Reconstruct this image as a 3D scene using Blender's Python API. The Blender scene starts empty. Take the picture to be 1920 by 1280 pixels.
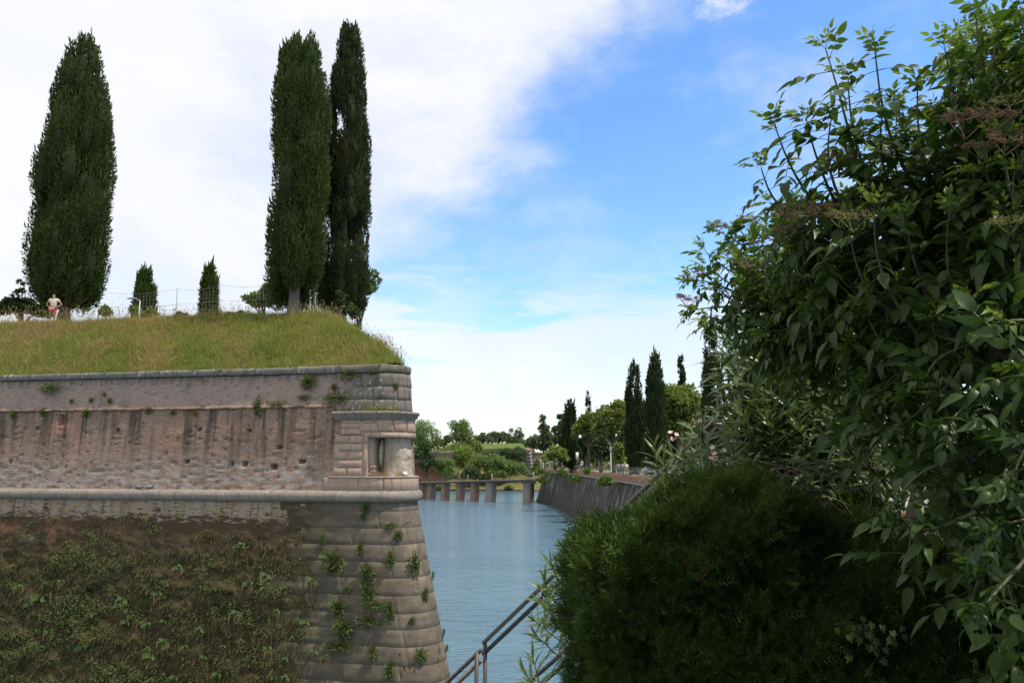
import bpy, math, random
import numpy as np
from mathutils import Vector, Matrix

sc = bpy.context.scene
COL = sc.collection
rng = np.random.default_rng(7)
random.seed(7)
PI = math.pi
rad = math.radians

# ------------------------------------------------------------------ camera
CZ = 10.0                      # eye height above the water (water is z = 0)
FPX = 1550.0                   # focal length in pixels of a 1920 px wide frame
PITCH = math.atan(226.0 / FPX)
cam_d = bpy.data.cameras.new('camera')
cam_d.sensor_width = 36.0
cam_d.lens = FPX / 1920.0 * 36.0
cam_d.clip_start = 0.05
cam_d.clip_end = 6000
cam = bpy.data.objects.new('camera', cam_d)
cam.location = (0, 0, CZ)
cam.rotation_euler = (PI / 2 + PITCH, 0, 0)
COL.objects.link(cam)
sc.camera = cam

# ------------------------------------------------------------------ light
SUN_EL, SUN_AZ = 65.0, 108.0     # azimuth clockwise from +Y (the view direction)
S_DIR = Vector((math.cos(rad(SUN_EL)) * math.sin(rad(SUN_AZ)),
                math.cos(rad(SUN_EL)) * math.cos(rad(SUN_AZ)), math.sin(rad(SUN_EL))))
sun_d = bpy.data.lights.new('sun', 'SUN')
sun_d.energy = 3.8
sun_d.angle = rad(0.6)
sun_d.color = (1.0, 0.94, 0.84)
sun = bpy.data.objects.new('sun', sun_d)
sun.rotation_euler = S_DIR.to_track_quat('Z', 'Y').to_euler()
sun.location = (60, 10, 80)
COL.objects.link(sun)

sc.view_settings.view_transform = 'Standard'
sc.view_settings.look = 'None'
sc.view_settings.gamma = 1
sc.view_settings.exposure = 0.25
sc.view_settings.use_curve_mapping = False
sc.render.engine = 'CYCLES'
sc.cycles.max_bounces = 6
sc.cycles.diffuse_bounces = 3
sc.cycles.glossy_bounces = 3
sc.cycles.transmission_bounces = 3
sc.cycles.transparent_max_bounces = 6
sc.cycles.use_denoising = True


# ------------------------------------------------------------------ node helper
class G:
    def __init__(self, tree):
        self.t = tree
        tree.nodes.clear()

    def n(self, typ, ins=(), out=0, **props):
        nd = self.t.nodes.new(typ)
        for k, v in props.items():
            setattr(nd, k, v)
        items = ins.items() if isinstance(ins, dict) else enumerate(ins)
        for k, v in items:
            if v is None:
                continue
            s = nd.inputs[k]
            if isinstance(v, bpy.types.NodeSocket):
                self.t.links.new(v, s)
            else:
                s.default_value = v
        return nd.outputs[out] if out is not None else nd

    def m(self, op, a, b=None, c=None, clamp=False):
        nd = self.t.nodes.new('ShaderNodeMath')
        nd.operation = op
        nd.use_clamp = clamp
        for i, v in enumerate((a, b, c)):
            if v is None:
                continue
            if isinstance(v, bpy.types.NodeSocket):
                self.t.links.new(v, nd.inputs[i])
            else:
                nd.inputs[i].default_value = v
        return nd.outputs[0]

    def mr(self, v, a, b, c=0.0, d=1.0, smooth=True):
        nd = self.t.nodes.new('ShaderNodeMapRange')
        nd.interpolation_type = 'SMOOTHSTEP' if smooth else 'LINEAR'
        nd.clamp = True
        self.t.links.new(v, nd.inputs[0])
        for i, x in enumerate((a, b, c, d)):
            if isinstance(x, bpy.types.NodeSocket):
                self.t.links.new(x, nd.inputs[i + 1])
            else:
                nd.inputs[i + 1].default_value = x
        return nd.outputs[0]

    def mix(self, f, a, b, blend='MIX'):
        nd = self.t.nodes.new('ShaderNodeMix')
        nd.data_type = 'RGBA'
        nd.blend_type = blend
        nd.clamp_factor = True
        for idx, v in ((0, f), (6, a), (7, b)):
            if isinstance(v, bpy.types.NodeSocket):
                self.t.links.new(v, nd.inputs[idx])
            elif idx == 0:
                nd.inputs[0].default_value = v
            else:
                nd.inputs[idx].default_value = (v[0], v[1], v[2], 1)
        return nd.outputs[2]

    def map(self, v, scale=(1, 1, 1), loc=(0, 0, 0), rot=(0, 0, 0)):
        return self.n('ShaderNodeMapping', {'Vector': v, 'Scale': scale, 'Location': loc, 'Rotation': rot})

    def noise(self, v, scale=1.0, detail=4.0, rough=0.55, dist=0.0, out=0):
        return self.n('ShaderNodeTexNoise', {'Vector': v, 'Scale': scale, 'Detail': detail, 'Roughness': rough, 'Distortion': dist}, out)

    def link(self, a, b):
        self.t.links.new(a, b)


# ------------------------------------------------------------------ sky
world = bpy.data.worlds.new('World')
sc.world = world
world.use_nodes = True
g = G(world.node_tree)
sky = g.n('ShaderNodeTexSky', sky_type='NISHITA', sun_disc=False, sun_elevation=rad(SUN_EL), sun_rotation=rad(SUN_AZ),
          altitude=100, air_density=1.0, dust_density=0.6, ozone_density=2.5)
hs = g.n('ShaderNodeHueSaturation', {'Hue': 0.503, 'Saturation': 1.22, 'Value': 2.2, 'Color': sky})
d = g.n('ShaderNodeTexCoord', out=0)                      # Generated = view direction in the world
sx, sy, sz = [g.n('ShaderNodeSeparateXYZ', [d], i) for i in range(3)]
# the great bank of thin white cloud: everything on one side of a great circle, with a frayed edge
warp = g.noise(g.map(d, (3.2, 3.2, 5.0)), 1.0, 7, 0.6)
warp2 = g.noise(g.map(d, (9, 9, 16), rot=(0.2, -0.5, 0)), 1.0, 6, 0.62)
bank = g.n('ShaderNodeVectorMath', {0: d, 1: (-0.621, -0.279, 0.732)}, 1, operation='DOT_PRODUCT')
bank = g.m('ADD', bank, g.m('MULTIPLY', g.m('SUBTRACT', warp, 0.5), 0.20))
bank = g.m('ADD', bank, g.m('MULTIPLY', g.m('SUBTRACT', warp2, 0.5), 0.12))
bank = g.mr(bank, -0.040, 0.080)
# thin streaks between the bank and the horizon
st = g.noise(g.map(d, (4.5, 4.5, 30.0), rot=(0, rad(-7), 0)), 1.0, 6, 0.58, 0.6)
st2 = g.noise(g.map(d, (2.6, 2.6, 11.0), loc=(3, 1, 0), rot=(0, rad(-12), 0)), 1.0, 5, 0.55, 0.4)
low = g.mr(sz, 0.30, 0.14)
stre = g.m('MULTIPLY', g.mr(g.m('ADD', g.m('MULTIPLY', st, 0.5), g.m('MULTIPLY', st2, 0.5)), 0.43, 0.54), low)
# small puffs high up
pf = g.noise(g.map(d, (7, 7, 11), loc=(1.3, 0.4, 2.2)), 1.0, 6, 0.6)
puff = g.m('MULTIPLY', g.mr(pf, 0.53, 0.68), g.mr(sz, 0.455, 0.50))
faint = g.m('MULTIPLY', g.mr(g.noise(g.map(d, (5, 5, 8), rot=(0.3, 0.6, 0)), 1.0, 6, 0.62), 0.42, 0.75), 0.40)
hor = g.mr(sz, 0.15, 0.01, 0.0, 0.50)
dens = g.m('MAXIMUM', g.m('MAXIMUM', bank, g.m('MULTIPLY', stre, 0.85)), g.m('MAXIMUM', puff, g.m('MAXIMUM', faint, hor)))
grey = g.noise(g.map(d, (3, 3, 6), loc=(5, 2, 1)), 1.0, 5, 0.55)
ccol = g.mix(g.mr(grey, 0.35, 0.62), (7.5, 7.75, 8.5), (8.3, 8.35, 8.5))
thin = g.mr(g.noise(g.map(d, (2.4, 2.4, 5.5), loc=(8, 3, 2), rot=(0, 0.5, 0)), 1.0, 6, 0.6), 0.34, 0.50, 0.80, 0.985)
skyc = g.mix(g.m('MULTIPLY', dens, thin), hs, ccol)
bg = g.n('ShaderNodeBackground', {'Color': skyc, 'Strength': 0.10})
wo = g.n('ShaderNodeOutputWorld', out=None)
g.link(bg, wo.inputs[0])


# ------------------------------------------------------------------ geometry helpers
def P(px, py, Y):
    """world point at forward distance Y seen at photo pixel (px, py)"""
    u = (px - 960) / FPX
    v = (640 - py) / FPX
    c, s = math.cos(PITCH), math.sin(PITCH)
    k = Y / (c - v * s)
    return np.array((u * k, Y, CZ + (s + v * c) * k))


def proj(p):
    x, y, z = p[0], p[1], p[2] - CZ
    c, s = math.cos(PITCH), math.sin(PITCH)
    f = y * c + z * s
    v = -y * s + z * c
    return 960 + FPX * x / f, 640 - FPX * v / f


def tag(o, label=None, cat=None, group=None, kind=None):
    if label: o['label'] = label
    if cat: o['category'] = cat
    if group: o['group'] = group
    if kind: o['kind'] = kind
    return o


def mesh(name, V, F, mat, smooth=False, uv=None):
    """V (n,3); F list of int arrays (k,3)/(k,4)"""
    V = np.asarray(V, dtype=np.float32)
    if not isinstance(F, (list, tuple)):
        F = [F]
    F = [np.asarray(f, dtype=np.int32) for f in F if len(f)]
    me = bpy.data.meshes.new(name)
    nl = sum(f.size for f in F)
    npol = sum(len(f) for f in F)
    me.vertices.add(len(V))
    me.vertices.foreach_set('co', V.ravel())
    me.loops.add(nl)
    loops = np.concatenate([f.ravel() for f in F])
    me.loops.foreach_set('vertex_index', loops)
    me.polygons.add(npol)
    tot = np.concatenate([np.full(len(f), f.shape[1], dtype=np.int32) for f in F])
    st = np.concatenate([[0], np.cumsum(tot)[:-1]]).astype(np.int32)
    me.polygons.foreach_set('loop_start', st)
    me.polygons.foreach_set('loop_total', tot)
    if smooth:
        me.polygons.foreach_set('use_smooth', np.ones(npol, dtype=bool))
    if uv is not None:
        l = me.uv_layers.new(name='UVMap')
        l.data.foreach_set('uv', np.asarray(uv, dtype=np.float32)[loops].ravel())
    me.update(calc_edges=True)
    me.validate()
    if mat is not None:
        me.materials.append(mat)
    return me


def link(name, me, parent=None, loc=None):
    o = bpy.data.objects.new(name, me)
    COL.objects.link(o)
    if parent is not None:
        o.parent = parent
    if loc is not None:
        o.location = loc
    return o


def obj(name, V, F, mat, parent=None, smooth=False, uv=None, loc=None):
    return link(name, mesh(name, V, F, mat, smooth, uv), parent, loc)


def empty(name, loc=(0, 0, 0), rz=0.0):
    o = bpy.data.objects.new(name, None)
    o.empty_display_size = 0.3
    COL.objects.link(o)
    o.location = loc
    o.rotation_euler.z = rz
    return o


def copy_tree(o, parent=None):
    c = o.copy()
    COL.objects.link(c)
    if parent is not None:
        c.parent = parent
    for ch in list(o.children):
        copy_tree(ch, c)
    return c


class MB:
    """collects verts and faces of simple solids into ONE mesh"""
    def __init__(self):
        self.v, self.q, self.t, self.n = [], [], [], 0

    def add(self, V, F):
        V = np.asarray(V, float)
        for f in (F if isinstance(F, list) else [F]):
            f = np.asarray(f, int)
            if len(f) == 0: continue
            (self.q if f.shape[1] == 4 else self.t).append(f + self.n)
        self.v.append(V)
        self.n += len(V)
        return self

    def box(self, c, s, rz=0.0, ry=0.0, rx=0.0):
        k = np.array([(-1, -1, -1), (1, -1, -1), (1, 1, -1), (-1, 1, -1), (-1, -1, 1), (1, -1, 1), (1, 1, 1), (-1, 1, 1)]) * (np.array(s) / 2)
        if rz or ry or rx:
            R = np.array(Matrix.Rotation(rz, 3, 'Z') @ Matrix.Rotation(ry, 3, 'Y') @ Matrix.Rotation(rx, 3, 'X'))
            k = k @ R.T
        return self.add(k + np.array(c), np.array([(0, 3, 2, 1), (4, 5, 6, 7), (0, 1, 5, 4), (1, 2, 6, 5), (2, 3, 7, 6), (3, 0, 4, 7)]))

    def tube(self, pts, radii, sides=6, cap=True):
        V, F = tube(pts, radii, sides, cap)
        return self.add(V, F)

    def ball(self, c, r, seg=8, rings=5):
        r = np.ones(3) * r
        V, F = [], []
        for i in range(rings + 1):
            th = PI * i / rings
            for j in range(seg):
                ph = 2 * PI * j / seg
                V.append((math.sin(th) * math.cos(ph), math.sin(th) * math.sin(ph), math.cos(th)))
        for i in range(rings):
            for j in range(seg):
                F.append((i * seg + j, (i + 1) * seg + j, (i + 1) * seg + (j + 1) % seg, i * seg + (j + 1) % seg))
        return self.add(np.array(V) * r + np.array(c), np.array(F))

    def arrays(self):
        V = np.concatenate(self.v)
        F = []
        if self.q: F.append(np.concatenate(self.q))
        if self.t: F.append(np.concatenate(self.t))
        return V, F

    def mesh(self, name, mat, smooth=False):
        V, F = self.arrays()
        return mesh(name, V, F, mat, smooth)

    def build(self, name, mat, parent=None, smooth=False, loc=None):
        V, F = self.arrays()
        return obj(name, V, F, mat, parent, smooth, None, loc)


def tube(pts, radii, sides=6, cap=True):
    pts = np.asarray(pts, float)
    n = len(pts)
    radii = np.ones(n) * radii if np.isscalar(radii) else np.asarray(radii, float)
    T = np.gradient(pts, axis=0)
    T /= np.linalg.norm(T, axis=1)[:, None] + 1e-9
    ref = np.array((0, 0, 1.0)) if abs(T[0][2]) < 0.9 else np.array((1.0, 0, 0))
    V = []
    a = np.arange(sides) * 2 * PI / sides
    for i in range(n):
        x = np.cross(ref, T[i]); x /= np.linalg.norm(x) + 1e-9
        y = np.cross(T[i], x)
        V.append(pts[i] + radii[i] * (np.cos(a)[:, None] * x + np.sin(a)[:, None] * y))
    V = np.concatenate(V)
    i, j = np.meshgrid(np.arange(n - 1), np.arange(sides), indexing='ij')
    i, j = i.ravel(), j.ravel()
    k = (j + 1) % sides
    F = [np.stack([i * sides + j, i * sides + k, (i + 1) * sides + k, (i + 1) * sides + j], 1)]
    if cap:
        V = np.concatenate([V, pts[:1], pts[-1:]])
        jj = np.arange(sides); kk = (jj + 1) % sides
        F.append(np.concatenate([np.stack([np.full(sides, n * sides), kk, jj], 1),
                                 np.stack([np.full(sides, n * sides + 1), (n - 1) * sides + jj, (n - 1) * sides + kk], 1)]))
    return V, F


def grid_faces(nu, nv):
    i, j = np.meshgrid(np.arange(nu - 1), np.arange(nv - 1), indexing='ij')
    i, j = i.ravel(), j.ravel()
    return np.stack([i * nv + j, (i + 1) * nv + j, (i + 1) * nv + j + 1, i * nv + j + 1], 1)


_lat = rng.random((64, 64, 64)).astype(np.float32)
def vnoise(p):
    """value noise in 0..1 at points (n,3)"""
    p = np.asarray(p, float)
    i = np.floor(p).astype(int)
    f = p - i
    f = f * f * (3 - 2 * f)
    r = 0
    for a in (0, 1):
        for b in (0, 1):
            for c in (0, 1):
                w = (f[:, 0] if a else 1 - f[:, 0]) * (f[:, 1] if b else 1 - f[:, 1]) * (f[:, 2] if c else 1 - f[:, 2])
                r = r + w * _lat[(i[:, 0] + a) % 64, (i[:, 1] + b) % 64, (i[:, 2] + c) % 64]
    return r


def fbm(p, o=4):
    p = np.asarray(p, float)
    r, a, t = 0, 0.5, 0
    for k in range(o):
        r = r + a * vnoise(p * 2 ** k + 7.3 * k)
        t += a
        a *= 0.5
    return r / t


def norm(v):
    v = np.asarray(v, float)
    return v / (np.linalg.norm(v, axis=-1, keepdims=True) + 1e-9)


def frames(dirs, up, roll=None):
    """rotation matrices whose Y column is dirs and Z column close to up"""
    y = norm(dirs)
    up = np.broadcast_to(up, y.shape)
    x = norm(np.cross(y, up) + 1e-6)
    z = np.cross(x, y)
    if roll is not None:
        c, s = np.cos(roll)[:, None], np.sin(roll)[:, None]
        x, z = c * x + s * z, -s * x + c * z
    return np.stack([x, y, z], 2)


def scatter(T, TF, pos, R, scale):
    T = np.asarray(T, float)
    n, k = len(pos), len(T)
    scale = np.asarray(scale, float)
    S = scale[:, None, None] if scale.ndim == 1 else scale[:, None, :]
    V = np.einsum('nij,nkj->nki', R, np.broadcast_to(T, (n, k, 3)) * S) + np.asarray(pos)[:, None, :]
    F = []
    for f in (TF if isinstance(TF, list) else [TF]):
        f = np.asarray(f, int)
        F.append((f[None] + (np.arange(n) * k)[:, None, None]).reshape(-1, f.shape[1]))
    return V.reshape(-1, 3), F


def rdir(n, zmin=-1.0):
    z = rng.uniform(zmin, 1, n)
    a = rng.uniform(0, 2 * PI, n)
    r = np.sqrt(1 - z * z)
    return np.stack([r * np.cos(a), r * np.sin(a), z], 1)


# ------------------------------------------------------------------ materials
def new_mat(name):
    m = bpy.data.materials.new(name)
    m.use_nodes = True
    return m, G(m.node_tree)


def finish(m, g, col, rough=0.8, bump=None, bstr=0.3, bdist=0.02, spec=0.3, metal=0.0):
    b = g.n('ShaderNodeBsdfPrincipled', {'Base Color': col if isinstance(col, bpy.types.NodeSocket) else (*col, 1),
            'Roughness': rough, 'Specular IOR Level': spec, 'Metallic': metal}, None)
    if bump is not None:
        g.link(g.n('ShaderNodeBump', {'Strength': bstr, 'Distance': bdist, 'Height': bump}), b.inputs['Normal'])
    o = g.n('ShaderNodeOutputMaterial', out=None)
    g.link(b.outputs[0], o.inputs[0])
    return m


def simple(name, col, rough=0.7, var=0.25, scale=6.0, metal=0.0, spec=0.3):
    m, g = new_mat(name)
    tc = g.n('ShaderNodeTexCoord', out=3)
    nz = g.noise(tc, scale, 5)
    rn = g.n('ShaderNodeObjectInfo', out=5)
    f = g.m('ADD', g.m('MULTIPLY', nz, 0.7), g.m('MULTIPLY', rn, 0.3))
    c = g.mix(f, tuple(x * (1 - var) for x in col), tuple(min(1, x * (1 + var)) for x in col))
    return finish(m, g, c, rough, nz, 0.15, 0.02, spec, metal)


def foliage(name, c1, c2, transl=0.3, rough=0.5, c3=None, spec=0.3, clump=0.8):
    """leaf material: each leaf (mesh island) has its own tint between c1 and c2; a few are c3"""
    m, g = new_mat(name)
    r = g.n('ShaderNodeNewGeometry', out='Random Per Island')
    tc = g.n('ShaderNodeTexCoord', out=3)
    cl = g.noise(tc, clump, 3)
    f = g.m('ADD', g.m('MULTIPLY', r, 0.6), g.m('MULTIPLY', g.mr(cl, 0.3, 0.7), 0.4))
    c = g.mix(f, c1, c2)
    if c3 is not None:
        r2 = g.m('FRACT', g.m('MULTIPLY', r, 17.31))
        c = g.mix(g.mr(g.m('ADD', g.m('MULTIPLY', r2, 0.6), g.m('MULTIPLY', cl, 0.4)), 0.68, 0.75), c, c3)
    b = g.n('ShaderNodeBsdfPrincipled', {'Base Color': c, 'Roughness': rough, 'Specular IOR Level': spec}, None)
    tr = g.n('ShaderNodeBsdfTranslucent', {'Color': g.mix(1.0, c, (1.5, 1.5, 0.75), 'MULTIPLY')})
    mx = g.n('ShaderNodeMixShader', {0: transl, 1: b.outputs[0], 2: tr})
    o = g.n('ShaderNodeOutputMaterial', out=None)
    g.link(mx, o.inputs[0])
    return m


M = {}
M['cypress'] = foliage('cypress_leaf', (0.034, 0.066, 0.016), (0.100, 0.158, 0.032), 0.18, 0.6, (0.130, 0.130, 0.042))
M['cypress_thin'] = foliage('cypress_thin_leaf', (0.032, 0.058, 0.022), (0.080, 0.115, 0.042), 0.16, 0.6, (0.115, 0.062, 0.042), clump=0.5)
M['cypress_far'] = foliage('cypress_far_leaf', (0.026, 0.050, 0.018), (0.060, 0.092, 0.032), 0.12, 0.6)
M['pine'] = foliage('pine_leaf', (0.100, 0.140, 0.034), (0.190, 0.225, 0.060), 0.32, 0.55)
M['broad'] = foliage('broad_leaf', (0.080, 0.135, 0.036), (0.170, 0.235, 0.064), 0.32, 0.5)
M['broad_dark'] = foliage('broad_dark_leaf', (0.036, 0.070, 0.026), (0.080, 0.122, 0.040), 0.25, 0.5)
M['broad_light'] = foliage('broad_light_leaf', (0.120, 0.175, 0.038), (0.210, 0.270, 0.070), 0.35, 0.5)
M['poplar'] = foliage('poplar_leaf', (0.065, 0.100, 0.050), (0.130, 0.170, 0.080), 0.3, 0.5)
M['bark'] = simple('bark', (0.17, 0.135, 0.105), 0.9, 0.4, 8)
M['bark_dark'] = simple('bark_dark', (0.09, 0.07, 0.055), 0.9, 0.4, 8)
M['metal_grey'] = simple('grey_metal', (0.33, 0.34, 0.33), 0.5, 0.15, 6, 0.3)
M['metal_dark'] = simple('dark_metal', (0.05, 0.05, 0.05), 0.5, 0.3, 9, 0.4)
M['metal_green'] = simple('green_metal', (0.10, 0.17, 0.14), 0.5, 0.2, 6, 0.2)
M['white'] = simple('white_paint', (0.72, 0.72, 0.70), 0.5, 0.08, 6)
M['lamp_glass'] = simple('lamp_glass', (0.62, 0.62, 0.58), 0.25, 0.1, 6)

# ------------------------------------------------------------------ plan of the bastion: a front, a rounded salient, a flank
H0, H1 = rad(-12.1), rad(110.4)
RC = 1.5
ARC = RC * (H1 - H0)
A0 = np.array((-6.15, 36.6))                       # where the arc begins (s = 0)
NRM0 = np.array((math.sin(H0), -math.cos(H0)))
CC = A0 - RC * NRM0                                 # arc centre


def path(s):
    """plan point and outward normal at arc length s (arrays)"""
    s = np.asarray(s, float)
    h = H0 + np.clip(s, 0, ARC) / RC
    n = np.stack([np.sin(h), -np.cos(h)], -1)
    p = CC + RC * n
    ext = np.where(s < 0, s, np.where(s > ARC, s - ARC, 0.0))
    t = np.stack([np.cos(h), np.sin(h)], -1)
    return p + t * ext[..., None], n


BAT = 0.148
HALF = (PI - (H1 - H0)) / 2
BIS = (H0 + H1) / 2 - PI / 2
SLIDE = np.array((math.cos(BIS), math.sin(BIS))) / math.sin(HALF)
TAN = float(SLIDE @ np.array((math.cos(H0), math.sin(H0))))       # how far a point slides along the front per metre of flare
Z_COR, Z_LEDGE, Z_COP = 8.52, 12.52, 13.98


def wall_pt(s, z, off):
    p, n = path(s)
    z_ = np.asarray(z, float)
    bt_ = np.where(z_ < Z_COR, BAT * (Z_COR - z_), 0.0)          # the foot flares: the whole plan slides outward, the corner keeps its radius
    q = p + n * (np.asarray(off, float) - bt_)[..., None] + bt_[..., None] * SLIDE
    return np.concatenate([q, np.broadcast_to(np.asarray(z, float), q.shape[:-1])[..., None]], -1)


Z_COR, Z_LEDGE, Z_COP = 8.52, 12.52, 13.98


def batter(z):
    z = np.asarray(z, float)
    return np.where(z < Z_COR, BAT * (Z_COR - z), -0.075 * (z - Z_COR))


def s_at(px, z, off=0.0):
    """arc length where the wall face is seen at photo column px (left of the silhouette)"""
    ss = np.linspace(-34, 2.6, 4000)
    w = wall_pt(ss, np.full_like(ss, z), batter(np.full_like(ss, z)) + off)
    x = proj((w[:, 0], w[:, 1], w[:, 2]))[0]
    k = np.argmax(x)
    return float(np.interp(px, x[:k + 1], ss[:k + 1]))


def z_at(py, s, off=0.0):
    zz = np.linspace(0, 15, 1500)
    w = wall_pt(np.full_like(zz, s), zz, batter(zz) + off)
    y = proj((w[:, 0], w[:, 1], w[:, 2]))[1]
    return float(np.interp(-py, -y, zz))


# ------------------------------------------------------------------ masonry materials
def brick_material():
    m, g = new_mat('old_brickwork')
    uv = g.n('ShaderNodeUVMap', out=0, uv_map='UVMap')
    u, v = [g.n('ShaderNodeSeparateXYZ', [uv], i) for i in range(2)]
    bw = g.n('ShaderNodeTexBrick', {'Vector': g.n('ShaderNodeVectorMath', {0: uv, 1: g.n('ShaderNodeVectorMath', {0: g.noise(uv, 1.3, 3, out=1), 1: (0.05, 0.05, 0.0)}, operation='MULTIPLY')}),
             'Color1': (1, 1, 1, 1), 'Color2': (0, 0, 0, 1), 'Mortar': (0.5, 0.5, 0.5, 1), 'Scale': 1.0, 'Mortar Size': 0.010, 'Mortar Smooth': 0.3, 'Bias': 0.0, 'Brick Width': 0.27, 'Row Height': 0.072}, None)
    tone, mort = bw.outputs[0], bw.outputs[1]
    tone = g.n('ShaderNodeSeparateXYZ', [tone], 0)
    rows = g.noise(g.map(uv, (4.2, 14, 1)), 1.0, 5, 0.65)             # patches that follow the courses
    rows2 = g.noise(g.map(uv, (7.5, 13.9, 1), loc=(4, 7, 0)), 1.0, 4, 0.7)
    big = g.noise(uv, 0.55, 5, 0.6)
    big2 = g.noise(g.map(uv, (0.5, 0.8, 1), loc=(9, 3, 0)), 1.0, 5, 0.6)
    # bricks: dull red to brown
    br = g.mix(tone, (0.350, 0.160, 0.088), (0.250, 0.152, 0.095))
    br = g.mix(g.mr(rows2, 0.35, 0.70), br, (0.145, 0.110, 0.088))
    br = g.mix(g.mr(big, 0.50, 0.72), br, (0.380, 0.170, 0.105))         # fresher orange patches
    col = g.mix(g.m('MULTIPLY', mort, 0.75), br, (0.330, 0.285, 0.245))
    # lime bloom and wash that has run over brick and mortar alike
    lime = g.m('MULTIPLY', g.mr(rows, 0.42, 0.66), g.mr(big2, 0.30, 0.62))
    col = g.mix(g.m('MULTIPLY', lime, 0.62), col, (0.400, 0.335, 0.262))
    low = g.m('MULTIPLY', g.mr(v, 11.0, 8.9), g.mr(g.noise(g.map(uv, (1.6, 5.0, 1), loc=(2, 2, 0)), 1.0, 5, 0.65), 0.40, 0.62))
    col = g.mix(g.m('MULTIPLY', low, 0.75), col, (0.450, 0.410, 0.370))
    och = g.m('MULTIPLY', g.mr(g.noise(g.map(uv, (0.9, 0.35, 1), loc=(31, 2, 0)), 1.0, 4, 0.6), 0.55, 0.75), g.mr(u, -9.0, -4.0))
    col = g.mix(g.m('MULTIPLY', och, 0.55), col, (0.300, 0.190, 0.070))
    # upper band above the ledge: a mauve-grey wash
    upb = g.mr(g.m('ADD', v, g.m('MULTIPLY', g.m('SUBTRACT', rows, 0.5), 0.25)), Z_LEDGE - 0.03, Z_LEDGE + 0.05)
    upc = g.mix(g.mr(rows, 0.47, 0.62), (0.385, 0.300, 0.245), (0.330, 0.145, 0.090))
    upc = g.mix(g.mr(rows2, 0.40, 0.75), upc, (0.310, 0.265, 0.230))
    upc = g.mix(g.m('MULTIPLY', g.mr(g.noise(g.map(uv, (1.2, 0.5, 1), loc=(3, 17, 0)), 1.0, 5, 0.6), 0.50, 0.72), 0.7), upc, (0.130, 0.115, 0.110))
    upc = g.mix(g.m('MULTIPLY', mort, 0.5), upc, (0.30, 0.26, 0.24))
    col = g.mix(g.m('MULTIPLY', upb, 0.92), col, upc)
    # rain streaks running down from the ledge
    sk = g.noise(g.map(uv, (1.55, 0.10, 1)), 1.0, 5, 0.62)
    sk2 = g.noise(g.map(uv, (4.5, 0.22, 1), loc=(7, 1, 0)), 1.0, 4, 0.6)
    sm = g.m('MULTIPLY', g.mr(g.m('ADD', g.m('MULTIPLY', sk, 0.7), g.m('MULTIPLY', sk2, 0.3)), 0.47, 0.60), g.m('MULTIPLY', g.mr(v, 9.2, 11.6, 0.15, 1.0), g.mr(v, Z_LEDGE + 0.1, Z_LEDGE - 0.1)))
    col = g.mix(g.m('MULTIPLY', sm, 0.82), col, (0.062, 0.050, 0.043))
    # streaked darkening towards the coping
    cop = g.m('MULTIPLY', g.mr(v, 13.45, 13.95), g.mr(sk2, 0.40, 0.60))
    col = g.mix(g.m('MULTIPLY', cop, 0.6), col, (0.085, 0.075, 0.068))
    # missing bricks and dark pits
    pit = g.n('ShaderNodeTexVoronoi', {'Vector': g.map(uv, (1.7, 3.4, 1)), 'Scale': 1.0, 'Randomness': 1.0}, 0)
    pitm = g.mr(g.m('ADD', pit, g.m('MULTIPLY', rows2, 0.2)), 0.24, 0.14)
    col = g.mix(g.m('MULTIPLY', pitm, 0.8), col, (0.035, 0.025, 0.020))
    # below the cordon: ochre limewash band, then dark moss over red brick
    bel = g.mr(v, Z_COR + 0.02, Z_COR - 0.02)
    edge = g.m('ADD', v, g.m('MULTIPLY', g.m('SUBTRACT', g.noise(g.map(uv, (1.5, 5.5, 1), loc=(3, 8, 0)), 1.0, 6, 0.7), 0.5), 2.4))
    band = g.mr(edge, Z_COR - 1.15, Z_COR - 0.85)
    bandc = g.mix(g.mr(sk2, 0.46, 0.70), (0.340, 0.270, 0.205), (0.130, 0.108, 0.085))
    bandc = g.mix(g.m('MULTIPLY', g.mr(g.noise(g.map(uv, (0.8, 1.5, 1), loc=(13, 5, 0)), 1.0, 4, 0.6), 0.45, 0.65), 0.75), bandc, (0.290, 0.200, 0.095))
    bandc = g.mix(g.mr(g.noise(g.map(uv, (2.6, 12, 1), loc=(1, 4, 0)), 1.0, 4, 0.65), 0.56, 0.62), bandc, (0.060, 0.045, 0.035))
    red = g.mix(rows2, (0.115, 0.068, 0.042), (0.060, 0.044, 0.028))
    red = g.mix(g.m('MULTIPLY', g.mr(big, 0.48, 0.66), g.mr(u, -10.0, -17.0, 0.15, 0.8)), red, (0.235, 0.115, 0.065))
    red = g.mix(g.mr(g.noise(g.map(uv, (0.45, 0.6, 1), loc=(8, 4, 0)), 1.0, 5, 0.6), 0.55, 0.70), red, (0.115, 0.105, 0.090))
    ms = g.noise(g.map(uv, (1.1, 2.2, 1), loc=(5, 9, 0)), 1.0, 7, 0.68)
    moss = g.mix(g.mr(ms, 0.35, 0.65), (0.030, 0.024, 0.012), (0.078, 0.058, 0.025))
    moss = g.mix(g.mr(g.noise(g.map(uv, (3, 7, 1)), 1.0, 6, 0.7), 0.45, 0.65), moss, (0.060, 0.070, 0.026))
    mf = g.mr(g.m('ADD', g.m('MULTIPLY', g.m('SUBTRACT', ms, 0.5), 4.5), v), Z_COR - 0.9, Z_COR - 3.0, 0.0, 0.84)
    lowc = g.mix(mf, red, moss)
    lowc = g.mix(band, lowc, bandc)
    col = g.mix(bel, col, lowc)
    h = g.m('SUBTRACT', g.m('ADD', g.m('MULTIPLY', rows2, 0.7), g.m('MULTIPLY', g.noise(uv, 22, 3), 0.4)), g.m('MULTIPLY', mort, 0.5))
    return finish(m, g, col, 0.92, h, 0.55, 0.03, 0.15)


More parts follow.
